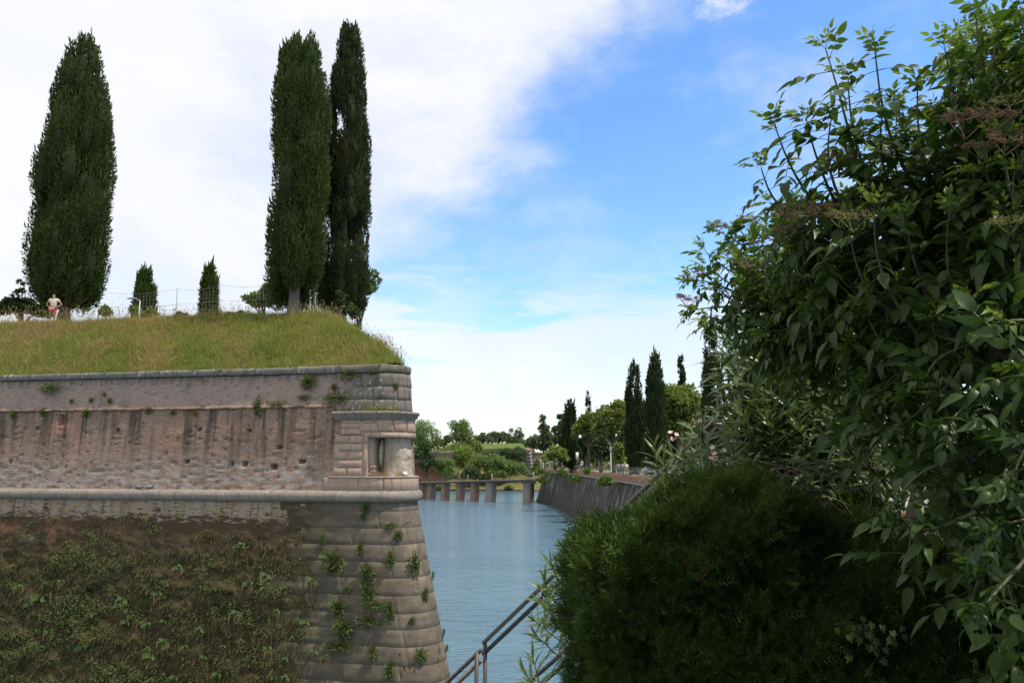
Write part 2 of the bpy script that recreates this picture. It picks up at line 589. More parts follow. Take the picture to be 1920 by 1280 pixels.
def stone_material(name, a, b, lichen=0.0, streak=0.3, moss=0.0, dark=(0.06, 0.052, 0.045), pink=None, bstr=0.35, foot=False, own=0.45):
    m, g = new_mat(name)
    tc = g.n('ShaderNodeTexCoord', out=3)
    rn = g.n('ShaderNodeObjectInfo', out=5)
    ofs = g.n('ShaderNodeCombineXYZ', [g.m('MULTIPLY', rn, 37.0), g.m('MULTIPLY', rn, 11.0), g.m('MULTIPLY', rn, 23.0)])
    vec = g.n('ShaderNodeVectorMath', {0: tc, 1: ofs}, operation='ADD')
    n1 = g.noise(vec, 1.7, 6, 0.65)
    n2 = g.noise(vec, 9.0, 5, 0.7)
    c = g.mix(g.m('ADD', g.m('MULTIPLY', rn, own), g.m('MULTIPLY', g.mr(n1, 0.3, 0.7), 1.0 - own)), a, b)
    c = g.mix(g.m('MULTIPLY', g.mr(n2, 0.35, 0.75), 0.45), c, tuple(x * 0.55 for x in a))
    if pink is not None:
        c = g.mix(g.mr(g.noise(vec, 0.9, 4), 0.5, 0.68), c, pink)
    sv = g.noise(g.map(vec, (5.0, 5.0, 0.55)), 1.0, 5, 0.62)
    c = g.mix(g.m('MULTIPLY', g.mr(sv, 0.50, 0.68), streak), c, dark)
    if moss:
        c = g.mix(g.m('MULTIPLY', g.mr(g.noise(vec, 1.1, 6, 0.7), 0.48, 0.66), moss), c, (0.105, 0.085, 0.030))
    if lichen:
        vo = g.n('ShaderNodeTexVoronoi', {'Vector': g.n('ShaderNodeVectorMath', {0: vec, 1: g.n('ShaderNodeVectorMath', {0: g.noise(vec, 6, 2, out=1), 1: (0.22, 0.22, 0.22)}, operation='MULTIPLY')}), 'Scale': 5.0}, 0)
        li = g.m('MULTIPLY', g.mr(vo, 0.25, 0.17), g.mr(g.noise(vec, 1.3, 3), 0.42, 0.60))
        c = g.mix(g.m('MULTIPLY', li, lichen), c, (0.52, 0.50, 0.45))
        c = g.mix(g.m('MULTIPLY', g.mr(g.noise(vec, 30, 2), 0.60, 0.70), lichen * 0.6), c, (0.42, 0.41, 0.37))
    if foot:                                            # stones get darker towards the brickwork side, with moss furthest in
        x, z = g.n('ShaderNodeSeparateXYZ', [tc], 0), g.n('ShaderNodeSeparateXYZ', [tc], 2)
        wv = g.m('MULTIPLY', g.m('SUBTRACT', g.noise(tc, 0.9, 6, 0.7), 0.5), 3.2)
        dk = g.mr(g.m('ADD', g.m('ADD', x, wv), g.m('MULTIPLY', z, 0.12)), 2.8, -1.2)
        c = g.mix(g.m('MULTIPLY', g.mr(g.noise(g.map(tc, (0.9, 0.9, 0.35), loc=(3, 3, 3)), 1.0, 6, 0.7), 0.42, 0.58), 0.75), c, (0.100, 0.084, 0.066))
        c = g.mix(g.mr(g.noise(g.map(tc, (3.2, 3.2, 5.0)), 1.0, 4, 0.7), 0.68, 0.74), c, (0.03, 0.025, 0.02))
        c = g.mix(g.m('MULTIPLY', dk, 0.80), c, (0.088, 0.074, 0.055))
        c = g.mix(g.m('MULTIPLY', g.mr(g.m('ADD', x, wv), -1.2, -3.4), 0.75), c, (0.058, 0.048, 0.024))
        c = g.mix(g.m('MULTIPLY', g.mr(z, 8.6, 7.6), g.m('MULTIPLY', g.mr(g.noise(g.map(tc, (1, 1, 3)), 1.2, 5), 0.45, 0.65), 0.5)), c, (0.20, 0.165, 0.10))
    h = g.m('ADD', g.m('MULTIPLY', n1, 0.5), g.m('MULTIPLY', g.noise(vec, 26, 4, 0.7), 0.5))
    return finish(m, g, c, 0.9, h, bstr, 0.03, 0.2)


M['brick'] = brick_material()
M['stone_pink'] = stone_material('pinkish_stone', (0.380, 0.270, 0.205), (0.470, 0.355, 0.275), 0.0, 0.35, 0, (0.10, 0.085, 0.07), (0.370, 0.235, 0.175))
M['stone_base'] = stone_material('base_stone', (0.340, 0.250, 0.190), (0.420, 0.320, 0.245), 0.1, 0.55, 0.0, (0.10, 0.085, 0.07))
M['stone_quoin'] = stone_material('quoin_stone', (0.165, 0.132, 0.102), (0.225, 0.178, 0.135), 0.3, 0.45, 0.45, (0.07, 0.06, 0.05), (0.240, 0.185, 0.140), 0.6, True, 0.25)
M['stone_dark'] = stone_material('dark_stone', (0.155, 0.138, 0.115), (0.215, 0.190, 0.155), 0.85, 0.6, 0.35, (0.05, 0.045, 0.04))
M['stone_coping'] = stone_material('coping_stone', (0.150, 0.140, 0.125), (0.230, 0.205, 0.175), 0.9, 0.5, 0.25, (0.05, 0.045, 0.04))
M['stone_cordon'] = stone_material('cordon_stone', (0.250, 0.210, 0.175), (0.320, 0.265, 0.220), 0.3, 0.4, 0.1, (0.08, 0.07, 0.06), None, 0.35, False, 0.15)
M['plaster'] = stone_material('old_plaster', (0.360, 0.300, 0.230), (0.470, 0.400, 0.310), 0.1, 0.30, 0.25, (0.12, 0.10, 0.08))

# ------------------------------------------------------------------ ground, water, terraces
def water_material():
    m, g = new_mat('lake_water')
    tc = g.n('ShaderNodeTexCoord', out=3)
    n1 = g.noise(g.map(tc, (0.38, 0.85, 1), rot=(0, 0, rad(8))), 1.0, 5, 0.55, 0.4)
    n2 = g.noise(g.map(tc, (1.2, 2.6, 1), rot=(0, 0, rad(-14))), 1.0, 4, 0.6, 0.3)
    n3 = g.noise(g.map(tc, (0.05, 0.10, 1)), 1.0, 3)
    h = g.m('ADD', g.m('MULTIPLY', n1, 0.62), g.m('MULTIPLY', n2, 0.30))
    c = g.mix(g.mr(n3, 0.3, 0.7), (0.072, 0.152, 0.205), (0.092, 0.180, 0.235))
    b = g.n('ShaderNodeBsdfPrincipled', {'Base Color': c, 'Roughness': 0.06, 'IOR': 1.33, 'Specular IOR Level': 0.5}, None)
    g.link(g.n('ShaderNodeBump', {'Strength': 0.9, 'Distance': 0.40, 'Height': h}), b.inputs['Normal'])
    o = g.n('ShaderNodeOutputMaterial', out=None)
    g.link(b.outputs[0], o.inputs[0])
    return m


def ground_material(name, a, b, c3, sc_=1.0):
    m, g = new_mat(name)
    tc = g.n('ShaderNodeTexCoord', out=3)
    n1 = g.noise(tc, 0.35 * sc_, 6, 0.65)
    n2 = g.noise(tc, 3.0 * sc_, 5, 0.7)
    c = g.mix(g.mr(n1, 0.35, 0.65), a, b)
    c = g.mix(g.mr(n2, 0.45, 0.70), c, c3)
    return finish(m, g, c, 0.95, n2, 0.5, 0.08, 0.1)


M['water'] = water_material()
M['turf'] = ground_material('rough_turf', (0.110, 0.110, 0.034), (0.165, 0.130, 0.052), (0.075, 0.090, 0.026))
M['lawn'] = ground_material('lawn', (0.090, 0.135, 0.030), (0.130, 0.160, 0.042), (0.080, 0.110, 0.028), 0.5)
M['soil'] = ground_material('dark_soil', (0.050, 0.040, 0.028), (0.070, 0.060, 0.036), (0.040, 0.045, 0.020), 2)
M['gravel'] = ground_material('pale_gravel', (0.330, 0.300, 0.250), (0.280, 0.260, 0.220), (0.230, 0.215, 0.190), 2)


def sheet(name, pts, z, mat, skirt=None):
    """a flat polygon (fan-free ngon) with an optional skirt down to z = skirt"""
    n = len(pts)
    V = [(p[0], p[1], z if len(p) < 3 else p[2]) for p in pts]
    F = [np.array([list(range(n))])]
    if skirt is not None:
        V += [(p[0], p[1], skirt) for p in pts]
        F.append(np.array([(i, i + n, (i + 1) % n + n, (i + 1) % n) for i in range(n)]))
    return tag(obj(name, V, F, mat), kind='structure')


ring = np.arange(48) * 2 * PI / 48
sheet('water', [(2600 * math.cos(a), 2600 * math.sin(a)) for a in ring], 0.0, M['water'])
lb = sheet('lake_bed', [(2500 * math.cos(a), 2500 * math.sin(a)) for a in ring], -3.0, M['soil'])

# ------------------------------------------------------------------ the bastion
def bevel_patch(s0, s1, z0, z1, off, depth, bev=0.02, ns=4, slant0=0.0, slant1=0.0, rough=0.0, nz=1):
    """a squared stone that follows the wall: face proud by off over the batter line, sides going in by depth.
       slant0/slant1 shift the top ends of the left/right edge (voussoirs)."""
    a = np.linspace(0, 1, ns + 1)
    b = np.linspace(0, 1, nz + 1)
    bs, bz = bev / max(s1 - s0, 1e-3), bev / max(z1 - z0, 1e-3)
    A = np.concatenate([[0, 0], bs + a * (1 - 2 * bs), [1, 1]])
    B = np.concatenate([[0, 0], bz + b * (1 - 2 * bz), [1, 1]])
    O_a = np.concatenate([[-depth, off - bev], np.full(ns + 1, off), [off - bev, -depth]])
    O_b = np.concatenate([[-depth, off - bev], np.full(nz + 1, off), [off - bev, -depth]])
    AA, BB = np.meshgrid(A, B, indexing='ij')
    OO = np.minimum(O_a[:, None], O_b[None, :])
    left = s0 + slant0 * BB
    right = s1 + slant1 * BB
    S = left + (right - left) * AA
    Z = z0 + (z1 - z0) * BB
    if rough:
        q = np.stack([S.ravel() * 2.3, Z.ravel() * 2.3, np.full(S.size, s0)], 1)
        OO = OO + np.where(OO > -depth + 1e-6, 1, 0) * ((vnoise(q) - 0.5) * 2 * rough).reshape(S.shape)
        S = S + ((vnoise(q + 9) - 0.5) * rough).reshape(S.shape)
        Z = Z + ((vnoise(q + 19) - 0.5) * rough).reshape(S.shape)
    V = wall_pt(S.ravel(), Z.ravel(), (batter(Z) + OO).ravel())
    return V, grid_faces(len(A), len(B))


def sweep(s0, s1, prof, ns, ends=True, jitter=0.0):
    """prof: closed loop of (offset, z) swept along the plan from s0 to s1"""
    prof = np.asarray(prof, float)
    k = len(prof)
    ss = np.linspace(s0, s1, ns + 1)
    SS = np.repeat(ss, k)
    OO = np.tile(prof[:, 0], ns + 1)
    ZZ = np.tile(prof[:, 1], ns + 1)
    if jitter:
        q = np.stack([SS * 1.7, OO * 5, ZZ * 5], 1)
        OO = OO + (vnoise(q) - 0.5) * jitter
        ZZ = ZZ + (vnoise(q + 31) - 0.5) * jitter
    V = wall_pt(SS, ZZ, OO)
    i, j = np.meshgrid(np.arange(ns), np.arange(k), indexing='ij')
    i, j = i.ravel(), j.ravel()
    F = [np.stack([i * k + j, (i + 1) * k + j, (i + 1) * k + (j + 1) % k, i * k + (j + 1) % k], 1)]
    if ends:
        F.append(np.array([list(range(k - 1, -1, -1)), [ns * k + q for q in range(k)]]))
    return V, F


bastion = empty('bastion_wall', (*A0, 0.0))
tag(bastion, 'old brick bastion wall with sloping mossy foot and rounded stone corner rising from the water', 'bastion', kind='thing')
ORI = np.array((*A0, 0.0))


def bpart(name, V, F, mat, smooth=False, uv=None, parent=None):
    o = obj(name, np.asarray(V) - ORI, F, mat, parent or bastion, smooth, uv)
    return o


# niche (blocked gun embrasure) limits
zn0, zn1 = z_at(893, 0.3), z_at(819, 0.3)
sn0 = s_at(688.5, 10.0)
sn1 = ARC * 0.93
# putlog holes: (photo px, py, width m, height m)
holes = [(115, 787, .30, .45), (70, 803, .16, .10), (20, 866, .16, .10), (466, 807, .22, .14), (524, 838, .20, .12), (434, 869, .10, .18), (459, 870, .18, .14),
         (512, 875, .26, .14), (566, 865, .22, .12), (220, 806, .12, .10), (375, 805, .12, .12), (350, 866, .18, .12), (84, 955, .2, .1), (295, 958, .18, .12),
         (545, 949, .3, .12), (575, 970, .25, .12), (670, 1080, .36, .55), (695, 1140, .5, .3), (725, 1140, .35, .4), (740, 1200, .2, .2)]
hole_sz = []
for (a, b, w, h) in holes:
    s = s_at(a, 10.5 if b < 925 else 6.0)
    z = z_at(b, s)
    s = s_at(a, z)
    hole_sz.append((s, z, w, h))


def wall_grid(sv, zv, lower):
    S, Z = np.meshgrid(sv, zv, indexing='ij')
    s, z = S.ravel(), Z.ravel()
    o = batter(z).copy()
    q = np.stack([s, z, np.zeros_like(s)], 1)
    if lower:
        amp = np.clip((7.6 - z) / 3.0, 0, 1) * np.clip((-s - TAN * BAT * (Z_COR - z) - 3.0) / 1.5, 0.0, 1)
        o += amp * ((fbm(q * (1.4, 2.2, 1), 4) - 0.45) * 0.55 + (vnoise(q * (5, 9, 1)) - 0.5) * 0.14)
        o += (fbm(q * (2.5, 9, 1) + 3, 3) - 0.5) * 0.05 * np.clip((-s - TAN * BAT * (Z_COR - z) - 2.2) / 1.0, 0.0, 1) - 0.02
    else:
        o += (fbm(q * (4.0, 12, 1), 3) - 0.5) * 0.035 + (vnoise(q * (0.5, 0.7, 1)) - 0.5) * 0.07
        o += np.where(z > Z_LEDGE, -0.05, 0.0)
        o += -0.07 * (vnoise(q * (3.6, 13.5, 1) + 5) > 0.86)            # lost bricks
        inn = (s > sn0 - 0.02) & (s < sn1) & (z > zn0) & (z < zn1)
        o = np.where(inn, o - 1.25, o)
    for (hs, hz, w, h) in hole_sz:
        inn = (np.abs(s - hs) < w / 2 + 0.02) & (np.abs(z - hz) < h / 2 + 0.02)
        o = np.where(inn, o - 0.35, o)
    V = wall_pt(s, z, o)
    return V, grid_faces(len(sv), len(zv)), np.stack([s + TAN * np.clip(BAT * (Z_COR - z), 0, None), z], 1)


far_s = np.concatenate([np.arange(-34, -28, 0.5), np.arange(-28, ARC + 0.3, 0.075), np.arange(ARC + 0.5, 46, 1.5)])
V, F, uv = wall_grid(far_s, np.arange(-1.0, Z_COR + 0.01, 0.085), True)
bpart('lower_scarp', V, F, M['brick'], False, uv)
V, F, uv = wall_grid(far_s, np.arange(Z_COR, Z_COP + 0.03, 0.07), False)
bpart('upper_wall', V, F, M['brick'], False, uv)
# the ledge where the upper band steps back
V, F = sweep(-30, s_at(622, 12.5), [(-0.33, Z_LEDGE - 0.10), (-0.215, Z_LEDGE - 0.085), (-0.21, Z_LEDGE - 0.02), (-0.25, Z_LEDGE + 0.015), (-0.33, Z_LEDGE + 0.02)], 200, True, 0.05)
bpart('ledge', V, F, M['brick'], False, np.stack([np.repeat(np.linspace(-30, -3, 201), 5)[:len(V)], np.full(len(V), Z_LEDGE - 0.2)], 1))

# cordon: a heavy half-round string course in long stones
rc = 0.245
prof = [(0.05 + rc * math.sin(a), Z_COR - rc * math.cos(a)) for a in np.linspace(rad(-4), rad(184), 11)] + [(-0.12, Z_COR + 0.2), (-0.12, Z_COR - 0.2)]
cj = [-30] + [s_at(a, Z_COR) for a in (-70, 25, 105, 190, 262, 345, 430, 515, 598, 683)]
cj += [ARC * 0.42, ARC * 0.8, ARC + 1.2, ARC + 4, ARC + 8, ARC + 14, ARC + 24, ARC + 44]
for i in range(len(cj) - 1):
    a, b = cj[i] + 0.002, cj[i + 1] - 0.002
    pj = [(o + random.uniform(-.004, .004), z + 0.0) for o, z in prof]
    V, F = sweep(a, b, pj, max(3, int((b - a) / 0.35)) if b < 6 else 3, False, 0.025)
    bpart('cordon_stone', V, F, M['stone_cordon'], True)

# coping slabs
kj = [-30] + [s_at(a, 14.1) for a in (-80, 10, 62, 128, 200, 262, 303, 365, 418, 482, 560, 640, 714)] + [ARC * 0.58]
kj += [ARC * 0.95, ARC + 1.5, ARC + 3.5, ARC + 6, ARC + 9, ARC + 14, ARC + 26, ARC + 44]
for i in range(len(kj) - 1):
    a, b = kj[i] + 0.008, kj[i + 1] - 0.008
    dz = random.uniform(-0.02, 0.025)
    do = random.uniform(-0.025, 0.025)
    zt = 14.30 + dz + (0.05 if i > 10 else 0)
    o0 = -0.28 + do - (0.08 if i > 12 else 0)
    V, F = sweep(a, b, [(-1.25, Z_COP + .02), (o0 - 0.03, Z_COP + .02), (o0, Z_COP + .05), (o0 + 0.01, zt - .06), (o0 - 0.04, zt), (-1.25, zt + 0.04)], max(3, int((b - a) / 0.3)) if b < 6 else 3, True, 0.05)
    bpart('coping_stone', V, F, M['stone_coping'] if i < 12 else M['stone_dark'])

# dark squared stones of the corner above the cornice
rowz = [(12.28, 12.78), (12.79, 13.36), (13.37, 13.95)]
rows = [[(640, 700), (700, None)], [(646, 699), (699, 745), (745, None)], [(662, 706), (706, None)]]
for (z0, z1), row in zip(rowz, rows):
    for a, b in row:
        s0 = s_at(a, (z0 + z1) / 2); s1 = s_at(b, (z0 + z1) / 2) if b else ARC + 0.8
        V, F = bevel_patch(s0 + .006, s1 - .006, z0, z1 - .006, 0.05, 0.25, 0.014, 10, rough=0.03, nz=3)
        bpart('corner_stone', V, F, M['stone_dark'])

# quoins of the sloping foot
zr = Z_COR - 0.27
ri = 0
while zr > -0.4:
    hgt = random.uniform(0.58, 0.72) if ri else 0.36
    z0 = zr - hgt
    end = -random.uniform(3.6, 4.6) if ri % 2 else -random.uniform(2.6, 3.4)
    if ri < 2: end = -4.3 + 0.4 * ri
    end -= TAN * BAT * (Z_COR - zr)
    s = ARC + random.uniform(0.2, 0.9)
    sl = -TAN * BAT * (Z_COR - zr)
    first = True
    while s > end + 0.3:
        wd = random.uniform(1.2, 2.6)
        if s > 1.6 and first: wd = random.uniform(1.5, 2.2)
        a = max(end, s - wd)
        if a - end < 0.45: a = end
        V, F = bevel_patch(a + .0015, s - .0015, z0 + .0012, zr - .0012, -0.012 + random.uniform(-.003, .004), 0.2, 0.003, max(3, int((s - a) / 0.16)), rough=0.007, nz=3)
        bpart('quoin_stone', V, F, M['stone_quoin'])
        s = a
        first = False
    zr = z0
    ri += 1

# the stone frontispiece of the blocked embrasure
zf = lambda py: z_at(py, 0.0, 0.12)
sf = lambda px: s_at(px, 10.2, 0.12)
fx = lambda X: 600 + X / 6.4
fy = lambda Y: 780 + Y / 6.4


def front_stone(X0, X1, Y0, Y1, off=0.12, mat='stone_pink', s1=None, sl0=0.0, sl1=0.0, bev=0.022, name='dressed_stone'):
    a = sf(fx(X0)); b = s1 if s1 is not None else sf(fx(X1))
    V, F = bevel_patch(a + .008, b - .008, zf(fy(Y1)) + .006, zf(fy(Y0)) - .006, off, 0.15, bev, max(3, int((b - a) / 0.2)), sl0, sl1, 0.012)
    return bpart(name, V, F, M[mat])


# backing panel a little behind the faces of the stones
for (X0, X1, Y0, Y1, s1) in ((160, 562, 215, 725, None), (222, 1000, 38, 255, ARC + .5)):
    a = sf(fx(X0)); b = s1 if s1 else sf(fx(X1))
    V, F = bevel_patch(a, b, zf(fy(Y1)), zf(fy(Y0)), 0.07, 0.2, 0.01, 12)
    bpart('backing_panel', V, F, M['stone_pink'])
for k, (a, b) in enumerate(((60, 470), (470, 770), (770, None))):
    front_stone(a, b or 0, 738, 900, 0.13, 'stone_base', s1=None if b else ARC + 0.9, name='base_stone')
V, F = bevel_patch(sf(fx(118)), ARC + 0.9, zf(fy(740)), zf(fy(722)), 0.16, 0.2, 0.012, 24)
bpart('sill', V, F, M['stone_pink'])
front_stone(165, 325, 622, 715); front_stone(332, 500, 622, 715)
front_stone(220, 500, 530, 612)
front_stone(162, 328, 425, 518); front_stone(338, 502, 425, 518)
front_stone(215, 500, 332, 412)
front_stone(165, 328, 230, 322); front_stone(338, 505, 230, 322)
front_stone(513, 562, 330, 720, 0.10, name='jamb_stone'); front_stone(508, 562, 228, 328, 0.10, name='jamb_stone')
front_stone(226, 470, 162, 216, sl1=-0.12)
front_stone(230, 455, 92, 135)
front_stone(235, 460, 44, 76); front_stone(478, 640, 44, 76)
front_stone(470, 690, 84, 184, sl1=-0.10)
front_stone(700, 884, 40, 180, sl0=-0.10, sl1=-0.04, off=0.14)
front_stone(900, 1052, 40, 180, sl0=-0.06, sl1=0.0, off=0.14)
front_stone(1062, 0, 40, 185, s1=ARC + 0.4, off=0.14)
front_stone(510, 706, 192, 250, name='lintel_stone'); front_stone(712, 0, 192, 252, s1=ARC + 0.5, off=0.13, name='lintel_stone')
# cornice
zc0, zc1 = zf(787), z_at(770, 0.0, 0.3)
hh = zc1 - zc0
ob = float(batter(zc0))
cprof = [(ob - .1, zc0), (ob + .14, zc0), (ob + .17, zc0 + .25 * hh), (ob + .25, zc0 + .34 * hh), (ob + .27, zc0 + .62 * hh), (ob + .33, zc0 + .68 * hh), (ob + .34, zc0 + hh * .97), (ob + .30, zc0 + hh), (ob - .1, zc0 + hh * 1.06)]
cs = [sf(622), sf(665), sf(707), sf(748), ARC * 0.80, ARC + 0.6]
for i in range(5):
    V, F = sweep(cs[i] + .004, cs[i + 1] - .004, cprof, 8, True, 0.018)
    bpart('cornice_stone', V, F, M['stone_cordon'])

# rough plaster infill at the back of the niche, with a lump and a black gap on its left
nu, nv = 60, 50
fu, fv = np.meshgrid(np.linspace(0, 1, nu), np.linspace(0, 1, nv), indexing='ij')
S = sn0 + (sn1 + 0.25 - sn0) * fu
Z = zn0 - 0.05 + (zn1 - zn0 + 0.1) * fv
# fraction across as seen from the front
pxs = np.array([proj(wall_pt(np.array(a), np.array(10.2), np.array(0.0)))[0] for a in np.linspace(sn0, sn1, 80)])
seen = np.interp(S, np.linspace(sn0, sn1, 80), np.clip((pxs - 688.5) / (773 - 688.5), 0, 1))
dep = -0.85 + 0.70 * np.clip((seen - 0.30) / 0.5, 0, 1) ** 0.7
lump = np.clip(1 - (((seen - 0.25) / 0.10) ** 2 + ((fv - 0.60 - 0.5 * (seen - 0.22)) / 0.40) ** 2), 0, 1) ** 0.5
dep += 0.48 * lump
gap = np.exp(-((seen - 0.095 - 0.10 * np.clip(0.45 - fv, 0, 1)) / 0.060) ** 4) * (fv > 0.12) * (fv < 0.93)
dep -= 1.3 * gap * (1 - np.clip(lump * 2, 0, 1))
dep = np.where(seen < 0.06, -0.16, dep)
q = np.stack([S.ravel() * 3, Z.ravel() * 3, 0 * S.ravel()], 1)
dep += ((fbm(q, 4) - 0.5) * 0.20).reshape(dep.shape) * np.clip(seen * 3, 0.1, 1)
dep += -0.16 * np.exp(-((seen - 0.32) / 0.07) ** 2) * (0.5 + ((vnoise(q * 5) - 0.5) * 1.4).reshape(dep.shape))
V = wall_pt(S.ravel(), Z.ravel(), (batter(Z) + dep).ravel())
bpart('plaster_infill', V, grid_faces(nu, nv), M['plaster'], False)
for k in range(9):                                   # a few small bricks laid at the foot of the left jamb
    z0 = zn0 + 0.05 + 0.11 * (k // 2)
    a = sn0 + 0.02 + (0.16 if k % 2 else 0.0) + 0.04 * ((k // 2) % 2)
    V, F = bevel_patch(a, a + 0.14, z0, z0 + 0.095, -0.10 - 0.02 * (k % 3), 0.2, 0.01, 2)
    bpart('brick', V, F, M['stone_pink'])

# ------------------------------------------------------------------ earth on the bastion
def inner_dist(x, y):
    """distance inside the wall line (positive inside)"""
    n0, n1 = NRM0, np.array((math.sin(H1), -math.cos(H1)))
    d0 = -((x - A0[0]) * n0[0] + (y - A0[1]) * n0[1])
    p1, _ = path(np.array(ARC))
    d1 = -((x - p1[0]) * n1[0] + (y - p1[1]) * n1[1])
    k = 0.8
    return -np.log(np.exp(-d0 / k) + np.exp(-d1 * 1.45 / k)) * k, d0, d1


def in_corner(x, y, r):
    """True for points that lie outside the rounded corner of radius r"""
    vx, vy = x - CC[0], y - CC[1]
    a = np.arctan2(vy, vx)
    a0, a1 = H0 - PI / 2, H1 - PI / 2
    return (a > a0) & (a < a1) & (np.hypot(vx, vy) > r)


def mound_z(x, y):
    d, d0, d1 = inner_dist(x, y)
    q = np.stack([np.ravel(x) * 0.5, np.ravel(y) * 0.5, 0 * np.ravel(x)], 1)
    nz = (fbm(q, 4).reshape(np.shape(x)) - 0.5)
    t = np.clip((d - 0.55) / 4.6, 0, 1)
    z = 14.25 + 3.45 * (1 - (1 - t) ** 1.35)
    z = z + 0.10 * np.clip(-x - 14, 0, 16) * 0.0 - 0.35 * np.clip((d - 6) / 6, 0, 1)
    return z + nz * 0.45 * np.clip(d / 2, 0, 1)


t0 = np.array((math.cos(H0), math.sin(H0)))
gs, gd = np.meshgrid(np.arange(-30, 4.2, 0.35), np.concatenate([np.arange(0.30, 9, 0.3), np.arange(9.5, 30, 2.0)]), indexing='ij')
gx = A0[0] + gs * t0[0] - gd * NRM0[0]
gy = A0[1] + gs * t0[1] - gd * NRM0[1]
di, d0_, d1_ = inner_dist(gx, gy)
nx1 = np.array((math.sin(H1), -math.cos(H1)))
pull = np.clip(0.45 - d1_, 0, None)
gx = gx - t0[0] * pull / 0.843; gy = gy - t0[1] * pull / 0.843
ic = in_corner(gx, gy, 0.62)
kr = np.where(ic, 0.62 / np.maximum(np.hypot(gx - CC[0], gy - CC[1]), 1e-3), 1.0)
gx = CC[0] + (gx - CC[0]) * kr; gy = CC[1] + (gy - CC[1]) * kr
gz = mound_z(gx, gy)
o = obj('grass_bank', np.stack([gx.ravel(), gy.ravel(), gz.ravel()], 1), grid_faces(*gx.shape), M['turf'], smooth=True)
tag(o, kind='structure')
sheet('plateau', [(-150, 68), (-34, 47), (-14, 45), (-11, 47), (-22, 85), (-50, 175), (-150, 175)], 16.9, M['lawn'])

# ------------------------------------------------------------------ trees
SPRIG_V = np.array([(0, 0, 0), (-.15, .45, .03), (0, 1, 0), (.15, .45, .03), (.03, .45, -.15), (.03, .45, .15)], float)
SPRIG_F = np.array([(0, 1, 2), (0, 2, 3), (0, 4, 2), (0, 2, 5)])
LEAF_V = np.array([(0, 0, 0), (-.30, .45, .06), (0, 1, -.05), (.30, .45, .06)], float)
LEAF_F = np.array([(0, 1, 2), (0, 2, 3)])


M['twig'] = simple('cypress_core_dark', (0.024, 0.034, 0.012), 0.95, 0.4, 6)  # dark colour that carries the shade inside the cypress lobes


